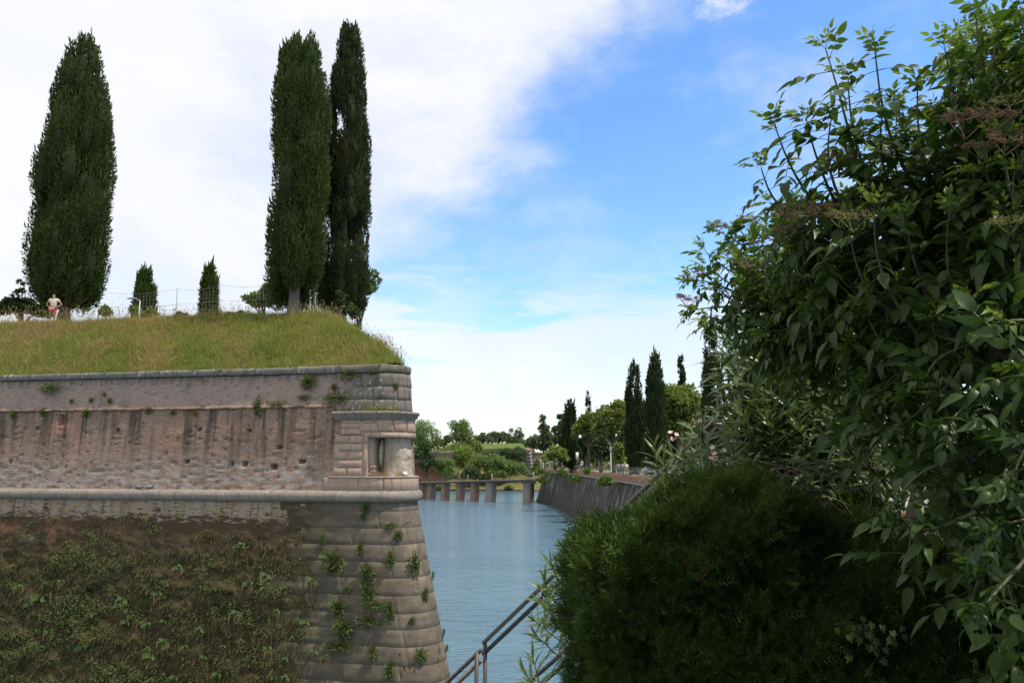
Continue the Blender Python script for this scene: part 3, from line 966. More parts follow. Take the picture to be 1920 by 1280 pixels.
def cypress(label, base, H, W, prof, n=5000, sprig=0.42, mat='cypress', lobes=90, trunk=0.06, gap=0.0, group=None, lean=(0, 0), tips=(), limbs=False, seed=1, bark='bark'):
    """columnar cypress: upright flame-shaped lobes packed along a trunk, covered with small upright sprays.
       prof: list of (height fraction, radius fraction)."""
    global rng
    rng = np.random.default_rng(seed)
    t = empty('cypress_tree', tuple(base))
    tag(t, label, 'tree', group)
    hp, rp = zip(*prof)
    rad_f = lambda h: np.interp(h, hp, rp) * W / 2
    h0 = hp[0]
    # lobes
    hl = rng.uniform(h0, 0.97, lobes) ** 0.95
    hl = np.clip(hl, h0, 0.985)
    al = rng.uniform(0, 2 * PI, lobes)
    Rl = rad_f(hl)
    lr = np.clip(Rl * rng.uniform(0.24, 0.46, lobes), 0.10, None)
    lh = lr * rng.uniform(2.2, 3.6, lobes)
    cr = np.clip(Rl * rng.uniform(0.90, 1.06, lobes) - lr * rng.uniform(0.75, 1.0, lobes), 0, None)
    keep = np.ones(lobes, bool)
    if gap:                                          # a thin tree: lobes missing on one side
        keep = ~((np.cos(al - PI) > 0.0) & (rng.random(lobes) < gap) & (hl < 0.75))
    hl, al, lr, lh, cr = [a[keep] for a in (hl, al, lr, lh, cr)]
    C = np.stack([cr * np.cos(al) + lean[0] * hl * H, cr * np.sin(al) + lean[1] * hl * H, hl * H], 1)
    for (tx, ty, tz, r) in tips:
        C = np.concatenate([C, [(tx, ty, tz)]]); lr = np.append(lr, r); lh = np.append(lh, r * 4)
    # no lobe may hang far below the foot of the crown
    C[:, 2] = np.maximum(C[:, 2], h0 * H + lh * 0.75)
    k = rng.choice(len(C), n, p=(lr * lh) / np.sum(lr * lh))
    dd = rdir(n)
    pos = C[k] + dd * np.stack([lr[k], lr[k], lh[k]], 1) * rng.uniform(0.72, 1.0, n)[:, None]
    ax = np.stack([pos[:, 0] - lean[0] * pos[:, 2], pos[:, 1] - lean[1] * pos[:, 2], 0 * pos[:, 2]], 1)
    dirs = norm(norm(ax) * 0.25 + dd * 0.65 + np.array((0, 0, 0.85)) + rng.normal(0, 0.18, (n, 3)))
    R = frames(dirs, norm(ax + 1e-3), rng.uniform(-1.5, 1.5, n))
    V, F = scatter(SPRIG_V, SPRIG_F, pos, R, sprig * rng.uniform(0.6, 1.25, n))
    mb = MB().add(V, F)
    # longer upright plumes that ruffle the outline
    m_ = n // 22
    k = rng.choice(len(C), m_, p=(lr * lh) / np.sum(lr * lh))
    dd = rdir(m_, -0.2)
    pos = C[k] + dd * np.stack([lr[k], lr[k], lh[k]], 1) * rng.uniform(0.85, 1.02, m_)[:, None]
    ax = np.stack([pos[:, 0] - lean[0] * pos[:, 2], pos[:, 1] - lean[1] * pos[:, 2], 0 * pos[:, 2]], 1)
    dirs = norm(norm(ax) * 0.22 + np.array((0, 0, 1.0)) + rng.normal(0, 0.10, (m_, 3)))
    V, F = scatter(SPRIG_V * (.62, 1, .62), SPRIG_F, pos, frames(dirs, norm(ax + 1e-3)), sprig * rng.uniform(1.6, 2.9, m_))
    mb.add(V, F)
    # solid dark core in every lobe, standing in for inner shade and twigs
    bv, bf = MB().ball((0, 0, 0), 1.0, 7, 5).arrays()
    cb = MB()
    for c_, r_, h_ in zip(C, lr, lh):
        cb.add(bv * (r_ * .62, r_ * .62, h_ * .70) * (0.8 + 0.4 * rng.random((len(bv), 1))) + c_, bf)
    cb.build('dark_core', M['twig'], t)
    mb.build('crown', M[mat], t)
    tb = MB()
    top = (h0 + 0.1) if not gap else 0.86
    zz = np.linspace(-0.5, top * H, 9)
    tb.tube(np.stack([lean[0] * zz + 0.04 * np.sin(zz), lean[1] * zz, zz], 1), np.interp(zz, [-0.5, 0.6, H], [trunk * 1.5, trunk, 0.02]), 8)
    o = tb.build('trunk', M[bark], t, True)
    if limbs:
        for a in np.linspace(0, 2 * PI, 7)[:-1]:
            b = MB()
            r = W * 0.32
            u = np.linspace(0, 1, 6)
            b.tube(np.stack([r * u ** 0.8 * math.cos(a), r * u ** 0.8 * math.sin(a), 0.4 + h0 * H * 1.2 * u ** 1.3], 1), np.linspace(0.11, 0.04, 6), 6)
            b.build('limb', M[bark], t, True)
    return t


def broadleaf(name, label, base, crowns, n=2500, leaf=0.5, mat='broad', trunk_r=0.18, cat='tree', group=None, lobes=28, bark='bark_dark', up=0.0, trunk=True, flat=1.0, seed=1, dens=0.9):
    """tree or shrub: crowns = list of ellipsoids (cx, cy, cz, rx, ry, rz) relative to the base; leaf clumps on lobes
       all over them, limbs from the trunk out to the lobes"""
    global rng
    rng = np.random.default_rng(seed)
    t = empty(name, tuple(base))
    tag(t, label, cat, group)
    crowns = np.array(crowns, float)
    vol = crowns[:, 3] * crowns[:, 4] * crowns[:, 5]
    k = rng.choice(len(crowns), lobes, p=vol / vol.sum())
    dd = rdir(lobes, -0.6)
    rr = rng.uniform(0.45, 0.85, lobes)
    LC = crowns[k, :3] + dd * crowns[k, 3:] * rr[:, None]
    lr = np.min(crowns[k, 3:], 1) * rng.uniform(0.26, 0.46, lobes)
    kk = rng.choice(lobes, n, p=lr ** 2 / np.sum(lr ** 2))
    d2 = rdir(n, -0.7)
    pos = LC[kk] + d2 * (lr[kk] * rng.uniform(0.55, 1.1, n))[:, None] * np.array((1, 1, flat))
    if not trunk: pos[:, 2] = np.maximum(pos[:, 2], rng.uniform(-0.2, 0.15, n))
    nrm = norm(d2 * 0.8 + np.array((0, 0, 0.6)) + rng.normal(0, 0.5, (n, 3)))
    dirs = norm(np.cross(nrm, rdir(n)) + d2 * 0.5 + np.array((0, 0, up)))
    R = frames(dirs, nrm)
    V, F = scatter(LEAF_V, LEAF_F, pos, R, leaf * rng.uniform(0.6, 1.3, n))
    obj('crown', V, F, M[mat], t)
    if trunk:
        b = MB()
        zc = float(np.min(crowns[:, 2]))
        ctr = crowns[:, :3].mean(0)
        u = np.linspace(0, 1, 7)
        b.tube(np.stack([ctr[0] * u ** 2, ctr[1] * u ** 2, -0.3 + (zc + 0.3) * u], 1), trunk_r * (1.25 - 0.6 * u), 8)
        b.build('trunk', M[bark], t, True)
        for i in range(min(7, lobes)):
            b = MB()
            s = np.array((ctr[0] * 0.5, ctr[1] * 0.5, zc * 0.62)); e = LC[i]
            pts = s + (e - s) * u[:, None] + np.stack([0 * u, 0 * u, 0.12 * np.linalg.norm(e - s) * np.sin(PI * u)], 1)
            b.tube(pts, trunk_r * (0.55 - 0.42 * u), 5)
            b.build('limb', M[bark], t, True)
    else:
        b = MB()
        for i in range(min(6, lobes)):
            u = np.linspace(0, 1, 5)
            b.tube(np.stack([LC[i, 0] * u, LC[i, 1] * u, LC[i, 2] * u ** 0.8], 1), 0.03 * (1.3 - u) * max(1, leaf * 2), 4)
        b.build('stems', M[bark], t)
    return t


def on(px, py, Y, z=None):
    p = P(px, py, Y)
    if z is not None: p[2] = z
    return p


def hgt(px, py0, py1, Y):
    return P(px, py1, Y)[2] - P(px, py0, Y)[2]


wide = lambda px, w, Y: P(px + w / 2, 800, Y)[0] - P(px - w / 2, 800, Y)[0]
COLUMN = [(0.07, .55), (.12, .78), (.22, .97), (.4, 1.0), (.6, .95), (.75, .80), (.88, .55), (.96, .34), (1, .12)]
BLUNT = [(0.05, .55), (.12, .82), (.25, 1.0), (.5, .98), (.7, .82), (.85, .62), (.95, .45), (1, .2)]
TAPER = [(0.03, .7), (.1, .95), (.3, 1.0), (.55, .8), (.8, .45), (.95, .15), (1, .03)]

# --- on the bastion
ZP = 16.95
b = on(120, 592, 49.6)
Hh = hgt(120, 592, 78, 49.6)
cypress('broad dense cypress with blunt double top, at the left end of the bastion', b, Hh, wide(120, 138, 49.6),
        [(0.035, .35), (.06, .72), (.09, .88), (.21, 1.0), (.365, .97), (.5, .98), (.61, .93), (.745, .79), (.88, .57), (.96, .40), (1, .24)],
        n=85000, sprig=0.20, lobes=125, trunk=0.3, lean=(0.0, 0), limbs=True, seed=11,
        tips=[(.22, 0, Hh * .985, .22), (-.45, .2, Hh * .965, .2), (.42, -.1, Hh * .975, .2)])
b = on(549, 592, 43.0)
Hh = hgt(549, 592, 60, 43.0)
cypress('tall dense cypress with pale trunk, left of the pair near the wall corner', b, Hh, wide(549, 116, 43), [(0.02, .62), (.06, .74), (.15, .90), (.36, .96), (.55, 1.0), (.72, .93), (.83, .82), (.90, .62), (.945, .26), (.975, .12), (1, .04)],
        n=62000, sprig=0.19, lobes=105, trunk=0.30, lean=(-0.004, 0), seed=12, tips=[(-0.25, 0, Hh * .975, .11), (-0.3, 0, Hh * .93, .25), (.65, 0.1, Hh * .885, .2), (-.95, 0, Hh * .90, .16)])
b = on(641, 600, 46.0)
Hh = hgt(641, 600, 40, 46.0)
cypress('tall thin cypress with reddish gaps and bare dark trunk, right of the pair', b, Hh, wide(650, 112, 46), [(0.03, .55), (.08, .82), (.2, .92), (.3, .92), (.46, .85), (.62, .70), (.8, .56), (.93, .38), (.985, .20), (1, .10)],
        n=42000, sprig=0.20, lobes=120, trunk=0.20, gap=0.36, lean=(0.0, 0), mat='cypress_thin', seed=13, bark='bark_dark',
        tips=[(-.15, 0, Hh * .985, .09), (.30, 0, Hh * .965, .09), (.0, 0, Hh * .95, .16)])
def ptree(label, px, top, w, Y, seed):
    c = on(px, 600, Y, ZP)
    return cypress(label, c, P(px, top, Y)[2] - ZP, wide(px, w, Y), [(0.05, .6), (.12, .9), (.3, 1.0), (.6, 1.0), (.75, .9), (.88, .66), (.96, .45), (1, .2)], n=7000, sprig=0.4, lobes=90, seed=seed)
ptree('short cypress behind the ball-court fence, left of the two', 268, 509, 37, 66, 14)
ptree('short slim cypress behind the ball-court fence, right of the two', 390, 499, 31, 66, 15)


def crown_px(px, py, Y, z0, rx, ry, rz):
    """ellipsoid centred at a pixel, radii given in photo pixels at that distance"""
    c = P(px, py, Y); m = wide(px, 1, Y)
    return c, rx * m, ry * m, rz * m


def bank_tree(name, label, px, Y, blobs, z0, n=2200, leaf=0.8, mat='pine', tr=0.25, lobes=30, seed=1, flat=1.0, trunk=True, cat='tree', bark='bark_dark', up=0.0):
    b = on(px, 880, Y, z0)
    cr = []
    for (x, y, rx, rz) in blobs:
        c = P(x, y, Y); m = wide(x, 1, Y)
        cr.append((c[0] - b[0], 0, c[2] - b[2], rx * m, rx * m * 0.9, rz * m))
    return broadleaf(name, label, b, cr, n, leaf, mat, tr, cat, None, lobes, bark, up, trunk, flat, seed)


bank_tree('fir_tree', 'dark low fir beside the foot of the broad left cypress', 30, 52, [(30, 575, 34, 18), (38, 552, 18, 16), (40, 530, 9, 12), (75, 585, 30, 14), (5, 585, 20, 14)], ZP, 4200, 0.26, 'broad_dark', 0.12, 50, 16)
bank_tree('pine_tree', 'rounded green pine left of the pale-trunked cypress', 490, 54, [(490, 566, 26, 18), (506, 548, 20, 18), (472, 562, 17, 13)], ZP, 4600, 0.22, 'broad', 0.1, 36, 17, up=0.3)
bank_tree('pine_tree', 'dark pine behind the pale-trunked cypress', 530, 57, [(518, 545, 24, 26), (556, 565, 30, 24), (592, 562, 32, 26), (625, 570, 24, 22)], ZP, 8000, 0.22, 'broad_dark', 0.1, 70, 18, up=0.3)
bank_tree('pine_tree', 'bright pine crown showing right of the thin cypress', 655, 52, [(698, 522, 18, 20), (680, 545, 22, 18), (690, 540, 20, 14), (672, 575, 18, 18)], ZP - 2, 3400, 0.20, 'pine', 0.1, 40, 19, up=0.3)
bank_tree('ivy_shrub', 'dark trailing shrub at the brow below the thin cypress', 662, 44.5, [(664, 590, 12, 20), (668, 612, 11, 14), (650, 580, 14, 14), (640, 560, 12, 20)], 15.6, 3200, 0.13, 'broad_dark', 0.05, 40, 20, trunk=False, cat='shrub')
bank_tree('round_shrub', 'small round shrub beside the first court fence post', 198, 49, [(198, 585, 12, 14)], ZP, 900, 0.16, 'broad', .1, 16, 21, trunk=False, cat='shrub')
bank_tree('round_shrub', 'low dark shrub beside the second court fence post', 340, 49, [(340, 594, 10, 9)], ZP, 700, 0.16, 'broad_dark', .1, 14, 22, trunk=False, cat='shrub')
bank_tree('round_shrub', 'wide low shrub on the skyline left of the pines', 440, 49, [(432, 594, 16, 8), (450, 592, 12, 9)], ZP, 900, 0.16, 'broad_dark', .1, 18, 23, trunk=False, cat='shrub')
bank_tree('round_shrub', 'low green shrub under the short left cypress', 268, 51, [(256, 588, 14, 13), (282, 588, 14, 13)], ZP, 1300, 0.18, 'broad', .1, 22, 24, trunk=False, cat='shrub')

# --- along the promenade on the right bank
ZQ = 8.25
def qtree(label, px, top, w, Y, prof=TAPER, mat='cypress_far', n=6500, sprig=0.42, seed=1, lobes=80):
    b = on(px, 880, Y, ZQ)
    return cypress(label, b, P(px, top, Y)[2] - ZQ, wide(px, w, Y), prof, n=n, sprig=sprig, mat=mat, lobes=lobes, trunk=0.2, seed=seed)
qtree('tall cypress nearest the elder bush on the right bank', 1340, 596, 37, 84, [(0.05, .7), (.12, .95), (.3, 1.0), (.55, .90), (.8, .66), (.95, .42), (1, .22)], seed=31, n=10000, sprig=0.34, lobes=110)
qtree('blunt cypress rising between the pines, second from the elder bush', 1283, 664, 18, 128, BLUNT, seed=32)
qtree('broad cypress left of the large round pine on the right bank', 1232, 657, 40, 104, [(0.04, .8), (.12, 1.0), (.4, 1.0), (.6, .88), (.8, .64), (.93, .46), (1, .2)], seed=33, n=10000, lobes=110)
qtree('cypress standing left of the broad one on the right bank', 1192, 677, 36, 122, [(0.04, .8), (.12, 1.0), (.45, 1.0), (.7, .82), (.88, .55), (1, .2)], seed=34, n=8500)
qtree('slim pointed cypress rising behind the pines', 1104, 727, 22, 182, TAPER, seed=35)
qtree('dark cypress with tiny tip behind the middle pine', 1122, 760, 10, 190, TAPER, seed=36, n=1200, lobes=30)
qtree('feathery dark conifer at the far bend of the quay', 1070, 747, 26, 176, [(0.02, .8), (.2, 1.0), (.45, .9), (.65, .78), (.8, .62), (.9, .40), (.96, .2), (1, .05)], seed=37, sprig=0.9)
qtree('narrow cypress close behind the feathery conifer', 1053, 786, 14, 190, BLUNT, seed=38, n=1800, lobes=40)


bank_tree('pine_tree', 'large round pine between two tall cypresses on the right bank', 1272, 108, [(1270, 765, 46, 40), (1252, 750, 25, 25), (1296, 750, 28, 27), (1275, 800, 39, 27)], ZQ, 8500, 0.60, lobes=90, seed=41, up=0.3, tr=0.3)
bank_tree('pine_tree', 'tall pine with leaning crown over the middle of the promenade', 1150, 140, [(1150, 785, 32, 27), (1158, 768, 21, 16), (1135, 805, 25, 18), (1165, 805, 16, 22)], ZQ, 7000, 0.66, lobes=70, seed=42, up=0.3, tr=0.35)
bank_tree('pine_tree', 'low spreading pine left of the tall pine', 1105, 155, [(1108, 795, 28, 18), (1095, 808, 23, 18), (1085, 815, 14, 16), (1120, 815, 21, 16)], ZQ, 5500, 0.66, lobes=56, seed=43, up=0.3, tr=0.3)
bank_tree('pine_tree', 'green pine in front of the cypress left of the broad one', 1194, 126, [(1196, 775, 22, 25), (1188, 800, 23, 27), (1205, 800, 16, 27)], ZQ, 5000, 0.6, 'broad', lobes=56, seed=44, up=0.3, tr=0.3)
bank_tree('oak_tree', 'dark drooping evergreen below the low spreading pine', 1100, 158, [(1101, 842, 13, 22), (1098, 830, 12, 12)], ZQ, 1400, 0.7, 'cypress_far', lobes=22, seed=45, tr=0.3)
bank_tree('oak_tree', 'dark drooping evergreen below the tall pine', 1127, 148, [(1128, 846, 14, 23), (1128, 832, 13, 14)], ZQ, 1400, 0.7, 'cypress_far', lobes=22, seed=46, tr=0.3)
bank_tree('oak_tree', 'dark evergreen under the pines behind the walkers', 1188, 132, [(1190, 838, 18, 24), (1210, 842, 16, 20)], ZQ, 1800, 0.7, 'cypress_far', lobes=26, seed=47, tr=0.3)
bank_tree('oak_tree', 'dark evergreen under the large round pine', 1262, 116, [(1255, 825, 26, 32), (1280, 832, 24, 26), (1300, 840, 16, 20)], ZQ, 2600, 0.7, 'cypress_far', lobes=36, seed=48, tr=0.3)
bank_tree('round_shrub', 'bright green clipped round bush at the far quay bend', 1042, 172, [(1045, 852, 17, 18), (1028, 856, 12, 14), (1058, 856, 10, 14)], ZQ, 2200, 0.6, 'broad_light', lobes=36, seed=49, trunk=False, cat='shrub')
bank_tree('poplar_tree', 'grey-green round-topped poplar behind the round bush', 1020, 205, [(1020, 805, 11, 24), (1022, 830, 14, 26), (1018, 788, 8, 8), (1014, 845, 12, 14)], ZQ, 2600, 0.7, 'poplar', lobes=40, seed=50, up=0.5)
bank_tree('poplar_tree', 'small poplar between the round-topped one and the conifers', 1040, 215, [(1041, 806, 6, 14), (1040, 825, 8, 14)], ZQ, 1200, 0.7, 'poplar', lobes=20, seed=51, up=0.5)
bank_tree('poplar_tree', 'poplar half hidden behind the feathery conifer', 1056, 200, [(1056, 782, 9, 14), (1056, 805, 10, 20)], ZQ, 1500, 0.7, 'poplar', lobes=24, seed=52, up=0.5)
bank_tree('round_shrub', 'bright yellow-green shrub beside the white lamp post', 1163, 136, [(1165, 862, 10, 9), (1160, 845, 7, 14)], ZQ, 800, 0.6, 'broad_light', lobes=16, seed=53, trunk=False, cat='shrub')
for k, (a, y, rx, rz, Y, lb_) in enumerate(((1120, 838, 26, 30, 215, 'mid green broad tree far behind the low spreading pine'), (1178, 835, 28, 32, 190, 'broad tree far behind the walkers'), (1238, 832, 32, 36, 170, 'broad tree far behind the parked cars'),
                                           (1320, 825, 52, 42, 150, 'dark broad tree far behind the tall elder-side cypress'), (1082, 845, 18, 24, 235, 'shaded broad tree far behind the feathery conifer'), (1150, 850, 24, 18, 240, 'low broad tree far behind the white lamp post'))):
    bank_tree('broad_tree', lb_, a, Y, [(a, y, rx, rz), (a - rx * .4, y + rz * .5, rx * .8, rz * .6), (a + rx * .4, y + rz * .5, rx * .8, rz * .6)], ZQ, 3600, 0.9, 'broad' if k in (0, 2, 5) else 'broad_dark', lobes=46, seed=60 + k)

# --- far bank
far = [
    ('broad_tree', 'broad dark-green tree just right of the embrasure corner', 800, 305, [(795, 815, 30, 24), (812, 838, 20, 26), (780, 840, 26, 30)], 6.5, 4200, 0.8, 'broad', 0.35, 60),
    ('broad_tree', 'tall airy tree left of the far lawn', 862, 345, [(858, 800, 18, 14), (866, 815, 20, 18), (872, 838, 18, 16), (850, 812, 10, 10)], 9, 3400, 0.9, 'broad', 0.35, 44),
    ('broad_tree', 'lower green tree right of the tall airy one', 890, 350, [(888, 835, 14, 12), (878, 846, 14, 12)], 9, 1500, 0.9, 'broad', 0.3, 24),
    ('round_shrub', 'pale willow-like shrub in the middle of the far slope', 862, 318, [(860, 852, 22, 20), (845, 845, 16, 14), (880, 868, 20, 18)], 3.5, 3400, 0.8, 'broad_light', 0.3, 46),
    ('round_shrub', 'dark ivy-covered shrub by the wooden pole', 840, 300, [(835, 880, 16, 20), (826, 870, 12, 12)], 2.5, 2200, 0.7, 'broad', 0.3, 32),
    ('round_shrub', 'large fig-like bush on the far slope', 905, 308, [(905, 872, 20, 18), (885, 880, 16, 14), (930, 870, 18, 16)], 2.5, 3000, 0.8, 'broad', 0.3, 42),
    ('round_shrub', 'dark bush climbing the far bastion wall', 955, 332, [(950, 850, 18, 10), (970, 852, 16, 14), (938, 856, 10, 8)], 6, 2400, 0.8, 'broad_dark', 0.3, 36),
    ('round_shrub', 'green bush left of the pale far quoin', 955, 312, [(950, 878, 18, 14), (972, 880, 16, 12), (985, 888, 8, 8)], 2.5, 2600, 0.8, 'broad', 0.3, 36),
    ('round_shrub', 'low bush at the water edge under the bridge', 955, 298, [(955, 912, 8, 4)], 1, 600, 0.5, 'broad', 0.3, 12),
    ('round_shrub', 'dark shaded shrub beneath the pale willow-like one', 880, 303, [(884, 886, 16, 10), (868, 892, 10, 6)], 2, 1400, 0.7, 'broad_dark', 0.3, 22),
    ('round_shrub', 'low mid-green bush between the fig-like bush and the quoin bush', 930, 306, [(928, 888, 20, 9), (905, 893, 18, 7)], 2, 2400, 0.8, 'broad', 0.3, 30),
    ('round_shrub', 'grey-green bush above the fig-like bush', 912, 322, [(912, 856, 18, 12), (895, 860, 14, 10)], 4, 2200, 0.8, 'poplar', 0.3, 30),
    ('round_shrub', 'dark bush left of the wooden pole against the ruined wall', 800, 303, [(806, 868, 16, 12), (790, 850, 14, 12)], 4, 1600, 0.8, 'broad_dark', 0.3, 26),
    ('broad_tree', 'far bushy tree above the left end of the lawn', 905, 390, [(900, 822, 9, 10), (912, 826, 10, 8)], 12, 1000, 1.1, 'poplar', 0.3, 20),
    ('broad_tree', 'far tree above the middle of the lawn', 932, 400, [(928, 822, 14, 10), (942, 820, 10, 10)], 12, 1400, 1.1, 'poplar', 0.3, 26),
    ('broad_tree', 'far double-topped tree above the right end of the lawn', 966, 400, [(960, 816, 8, 12), (972, 816, 9, 12), (966, 828, 16, 10)], 12, 1600, 1.1, 'poplar', 0.3, 28),
    ('broad_tree', 'far pale trees between the lawn and the poplar', 994, 420, [(990, 832, 10, 12), (1002, 832, 10, 16)], 9, 1400, 1.2, 'poplar', 0.3, 26),
    ('broad_tree', 'far dark tree behind the tall airy one', 838, 380, [(838, 826, 9, 8), (824, 832, 12, 8)], 12, 1000, 1.1, 'broad_dark', 0.3, 20),
    ('round_shrub', 'dark clipped hedge on top of the far lawn', 955, 372, [(950, 824, 10, 3), (962, 824, 9, 3)], 14, 700, 0.7, 'broad_dark', 0.3, 14),
]
for k, (nm, lb_, px_, Y_, bl, z0, n_, lf, mt, tr_, lo) in enumerate(far):
    bank_tree(nm, lb_, px_, Y_, [(a, b + (2 if nm == 'round_shrub' else 0), c * 1.22, d * 1.22) for a, b, c, d in bl], z0, int(n_ * 1.9), lf * .8, mt, tr_, int(lo * 1.5), seed=80 + k, trunk=nm == 'broad_tree', cat='tree' if nm == 'broad_tree' else 'shrub')

# far-off wood that closes the view, one mass
rng = np.random.default_rng(5)
n = 60000
az = rng.uniform(-1.15, 1.15, n)
Yd = rng.uniform(460, 540, n)
topz = 13 + 12 * fbm(np.stack([az * 28, 0 * az, 0 * az], 1), 4)
pz = 2 + (topz - 2) * rng.random(n) ** 0.8
pos = np.stack([np.sin(az) * Yd, np.cos(az) * Yd, pz], 1)
R = frames(rdir(n), rdir(n))
V, F = scatter(LEAF_V, LEAF_F, pos, R, rng.uniform(1.4, 2.8, n))
tag(obj('distant_wood', V, F, M['poplar']), 'far green wood along the horizon behind the lake shore', 'wood', kind='stuff')

# ------------------------------------------------------------------ right bank: quay, terrace
def quay_material():
    m, g = new_mat('quay_masonry')
    tc = g.n('ShaderNodeTexCoord', out=3)
    z = g.n('ShaderNodeSeparateXYZ', [tc], 2)
    sv = g.noise(g.map(tc, (0.9, 0.9, 0.035)), 1.0, 4, 0.6)
    sv2 = g.noise(g.map(tc, (2.4, 2.4, 0.06), loc=(4, 4, 0)), 1.0, 4, 0.6)
    n1 = g.noise(tc, 0.6, 6, 0.65)
    c = g.mix(g.mr(n1, 0.35, 0.65), (0.040, 0.037, 0.030), (0.072, 0.066, 0.053))
    c = g.mix(g.mr(sv2, 0.45, 0.58), c, (0.035, 0.032, 0.027))
    c = g.mix(g.m('MULTIPLY', g.mr(sv, 0.53, 0.60), g.mr(z, 1.5, 6.0, 0.25, 1.0)), c, (0.165, 0.156, 0.138))
    c = g.mix(g.mr(z, 1.4, 0.5), c, (0.038, 0.040, 0.026))
    return finish(m, g, c, 0.9, n1, 0.5, 0.06, 0.2)


M['quay'] = quay_material()
M['parapet'] = stone_material('parapet_brick', (0.260, 0.135, 0.085), (0.330, 0.180, 0.115), 0, 0.3, 0.15, (0.10, 0.08, 0.06))
M['rail_grey'] = simple('rail_grey', (0.13, 0.13, 0.13), 0.6, 0.2, 6, 0.2)
M['concrete'] = stone_material('concrete', (0.260, 0.240, 0.205), (0.350, 0.320, 0.275), 0, 0.35, 0.1, (0.10, 0.09, 0.08))
M['pier_brick'] = stone_material('pier_brick', (0.260, 0.170, 0.125), (0.360, 0.250, 0.185), 0, 0.5, 0.1, (0.09, 0.08, 0.07))
M['rust'] = simple('rusty_brown_rail', (0.185, 0.150, 0.122), 0.55, 0.4, 5, 0.3)
M['rust_dark'] = simple('dark_brown_rail', (0.085, 0.074, 0.066), 0.5, 0.4, 6, 0.3)

# plan of the quay edge (top of the wall), from beside the hedge to the far bend
qpath = np.array([(12.2, -6), (13.4, 34), (14.6, 60), (14.9, 100), (14.0, 140), (12.9, 178), (11.6, 199), (10.2, 203), (8.9, 209), (8.6, 216), (11, 226), (40, 250), (140, 275)], float)


def poly_offset(pts, d):
    t = np.gradient(pts, axis=0); t /= np.linalg.norm(t, axis=1)[:, None]
    return pts + np.stack([-t[:, 1], t[:, 0]], 1) * d


def poly_sweep(pts, prof):
    """prof: open list of (offset to the water side, z)"""
    V = []
    for o_, z in prof:
        q = poly_offset(pts, o_)
        V.append(np.concatenate([q, np.full((len(q), 1), z)], 1))
    V = np.stack(V, 1).reshape(-1, 3)
    return V, grid_faces(len(pts), len(prof))


def resample(pts, step):
    seg = np.linalg.norm(np.diff(pts, axis=0), axis=1)
    s = np.concatenate([[0], np.cumsum(seg)])
    q = np.arange(0, s[-1], step)
    return np.stack([np.interp(q, s, pts[:, i]) for i in range(pts.shape[1])], 1)


qs = resample(qpath, 3.0)
qw = empty('quay_wall', (0, 0, 0))
tag(qw, 'long dark streaked quay wall with a brick parapet, on the right bank', 'quay wall', kind='thing')
V, F = poly_sweep(qs, [(2.9, -1.0), (2.5, 0.35), (2.35, 0.5), (0.35, 7.35)])
obj('wall_face', V, F, M['quay'], qw)
V, F = poly_sweep(qs, [(0.35, 7.35), (0.52, 7.35), (0.52, 7.55), (0.34, 7.58)])
obj('string_course', V, F, M['concrete'], qw)
V, F = poly_sweep(qs, [(0.30, 7.5), (0.28, 8.32), (-0.15, 8.34), (-0.15, 7.9)])
obj('parapet', V, F, M['parapet'], qw)
top = poly_offset(qs, -0.1)
sheet('promenade_ground', [tuple(p) for p in top] + [(700, 300), (700, -50), (12.6, -50)], ZQ - 0.06, M['lawn'])
path_c = poly_offset(qs[12:80], -5.0)
V, F = poly_sweep(path_c, [(2.2, ZQ - 0.05), (-2.2, ZQ - 0.05)])
tag(obj('gravel_walk', V, F, M['gravel']), kind='structure')
road_c = poly_offset(qs[12:70], -22.0)
V, F = poly_sweep(road_c, [(5, ZQ - 0.05), (-5, ZQ - 0.05)])
tag(obj('road', V, F, simple('asphalt', (0.06, 0.06, 0.062), 0.9, 0.2, 3)), kind='structure')

# railing along the parapet
rl = empty('quay_railing', (0, 0, 0))
tag(rl, 'long thin grey railing on top of the brick parapet of the quay', 'railing')
rp = resample(qpath[2:9], 1.5)
rp = poly_offset(rp, 0.05)
pm = MB().box((0, 0, 0.5), (0.05, 0.05, 1.0)).mesh('post', M['rail_grey'])
for p in rp[:110]:
    o = link('post', pm, rl, (p[0], p[1], 8.32))
for z, r in ((9.30, .03), (8.95, .018), (8.62, .018)):
    V, F = tube(np.concatenate([rp, np.full((len(rp), 1), z)], 1), r, 4)
    obj('rail', V, F, M['rail_grey'], rl)

# ivy hanging down the far part of the quay
for k, (px_, py_, Y_, rx, rz, lb_) in enumerate(((1030, 902, 186, 13, 24, 'ivy mass hanging down the quay wall at its far bend'), (1062, 890, 172, 11, 15, 'ivy clump over the quay parapet below the dark conifer'),
                                               (1112, 884, 128, 5, 4, 'small ivy tuft on the brick parapet'), (1150, 905, 112, 14, 14, 'ivy hanging down the quay wall nearest the hedge'), (1090, 900, 150, 6, 10, 'thin ivy strand on the streaked quay wall'), (1020, 884, 200, 12, 6, 'grassy growth along the top of the far quay corner'))):
    c = P(px_, py_, Y_); m_ = wide(px_, 1, Y_)
    broadleaf('ivy_growth', lb_, (c[0] - 1.1, c[1] - 1.2, c[2]), [(0, 0, 0, rx * m_, 1.0, rz * m_)], 900, 0.4, 'broad', cat='ivy', lobes=22, trunk=False, seed=120 + k)

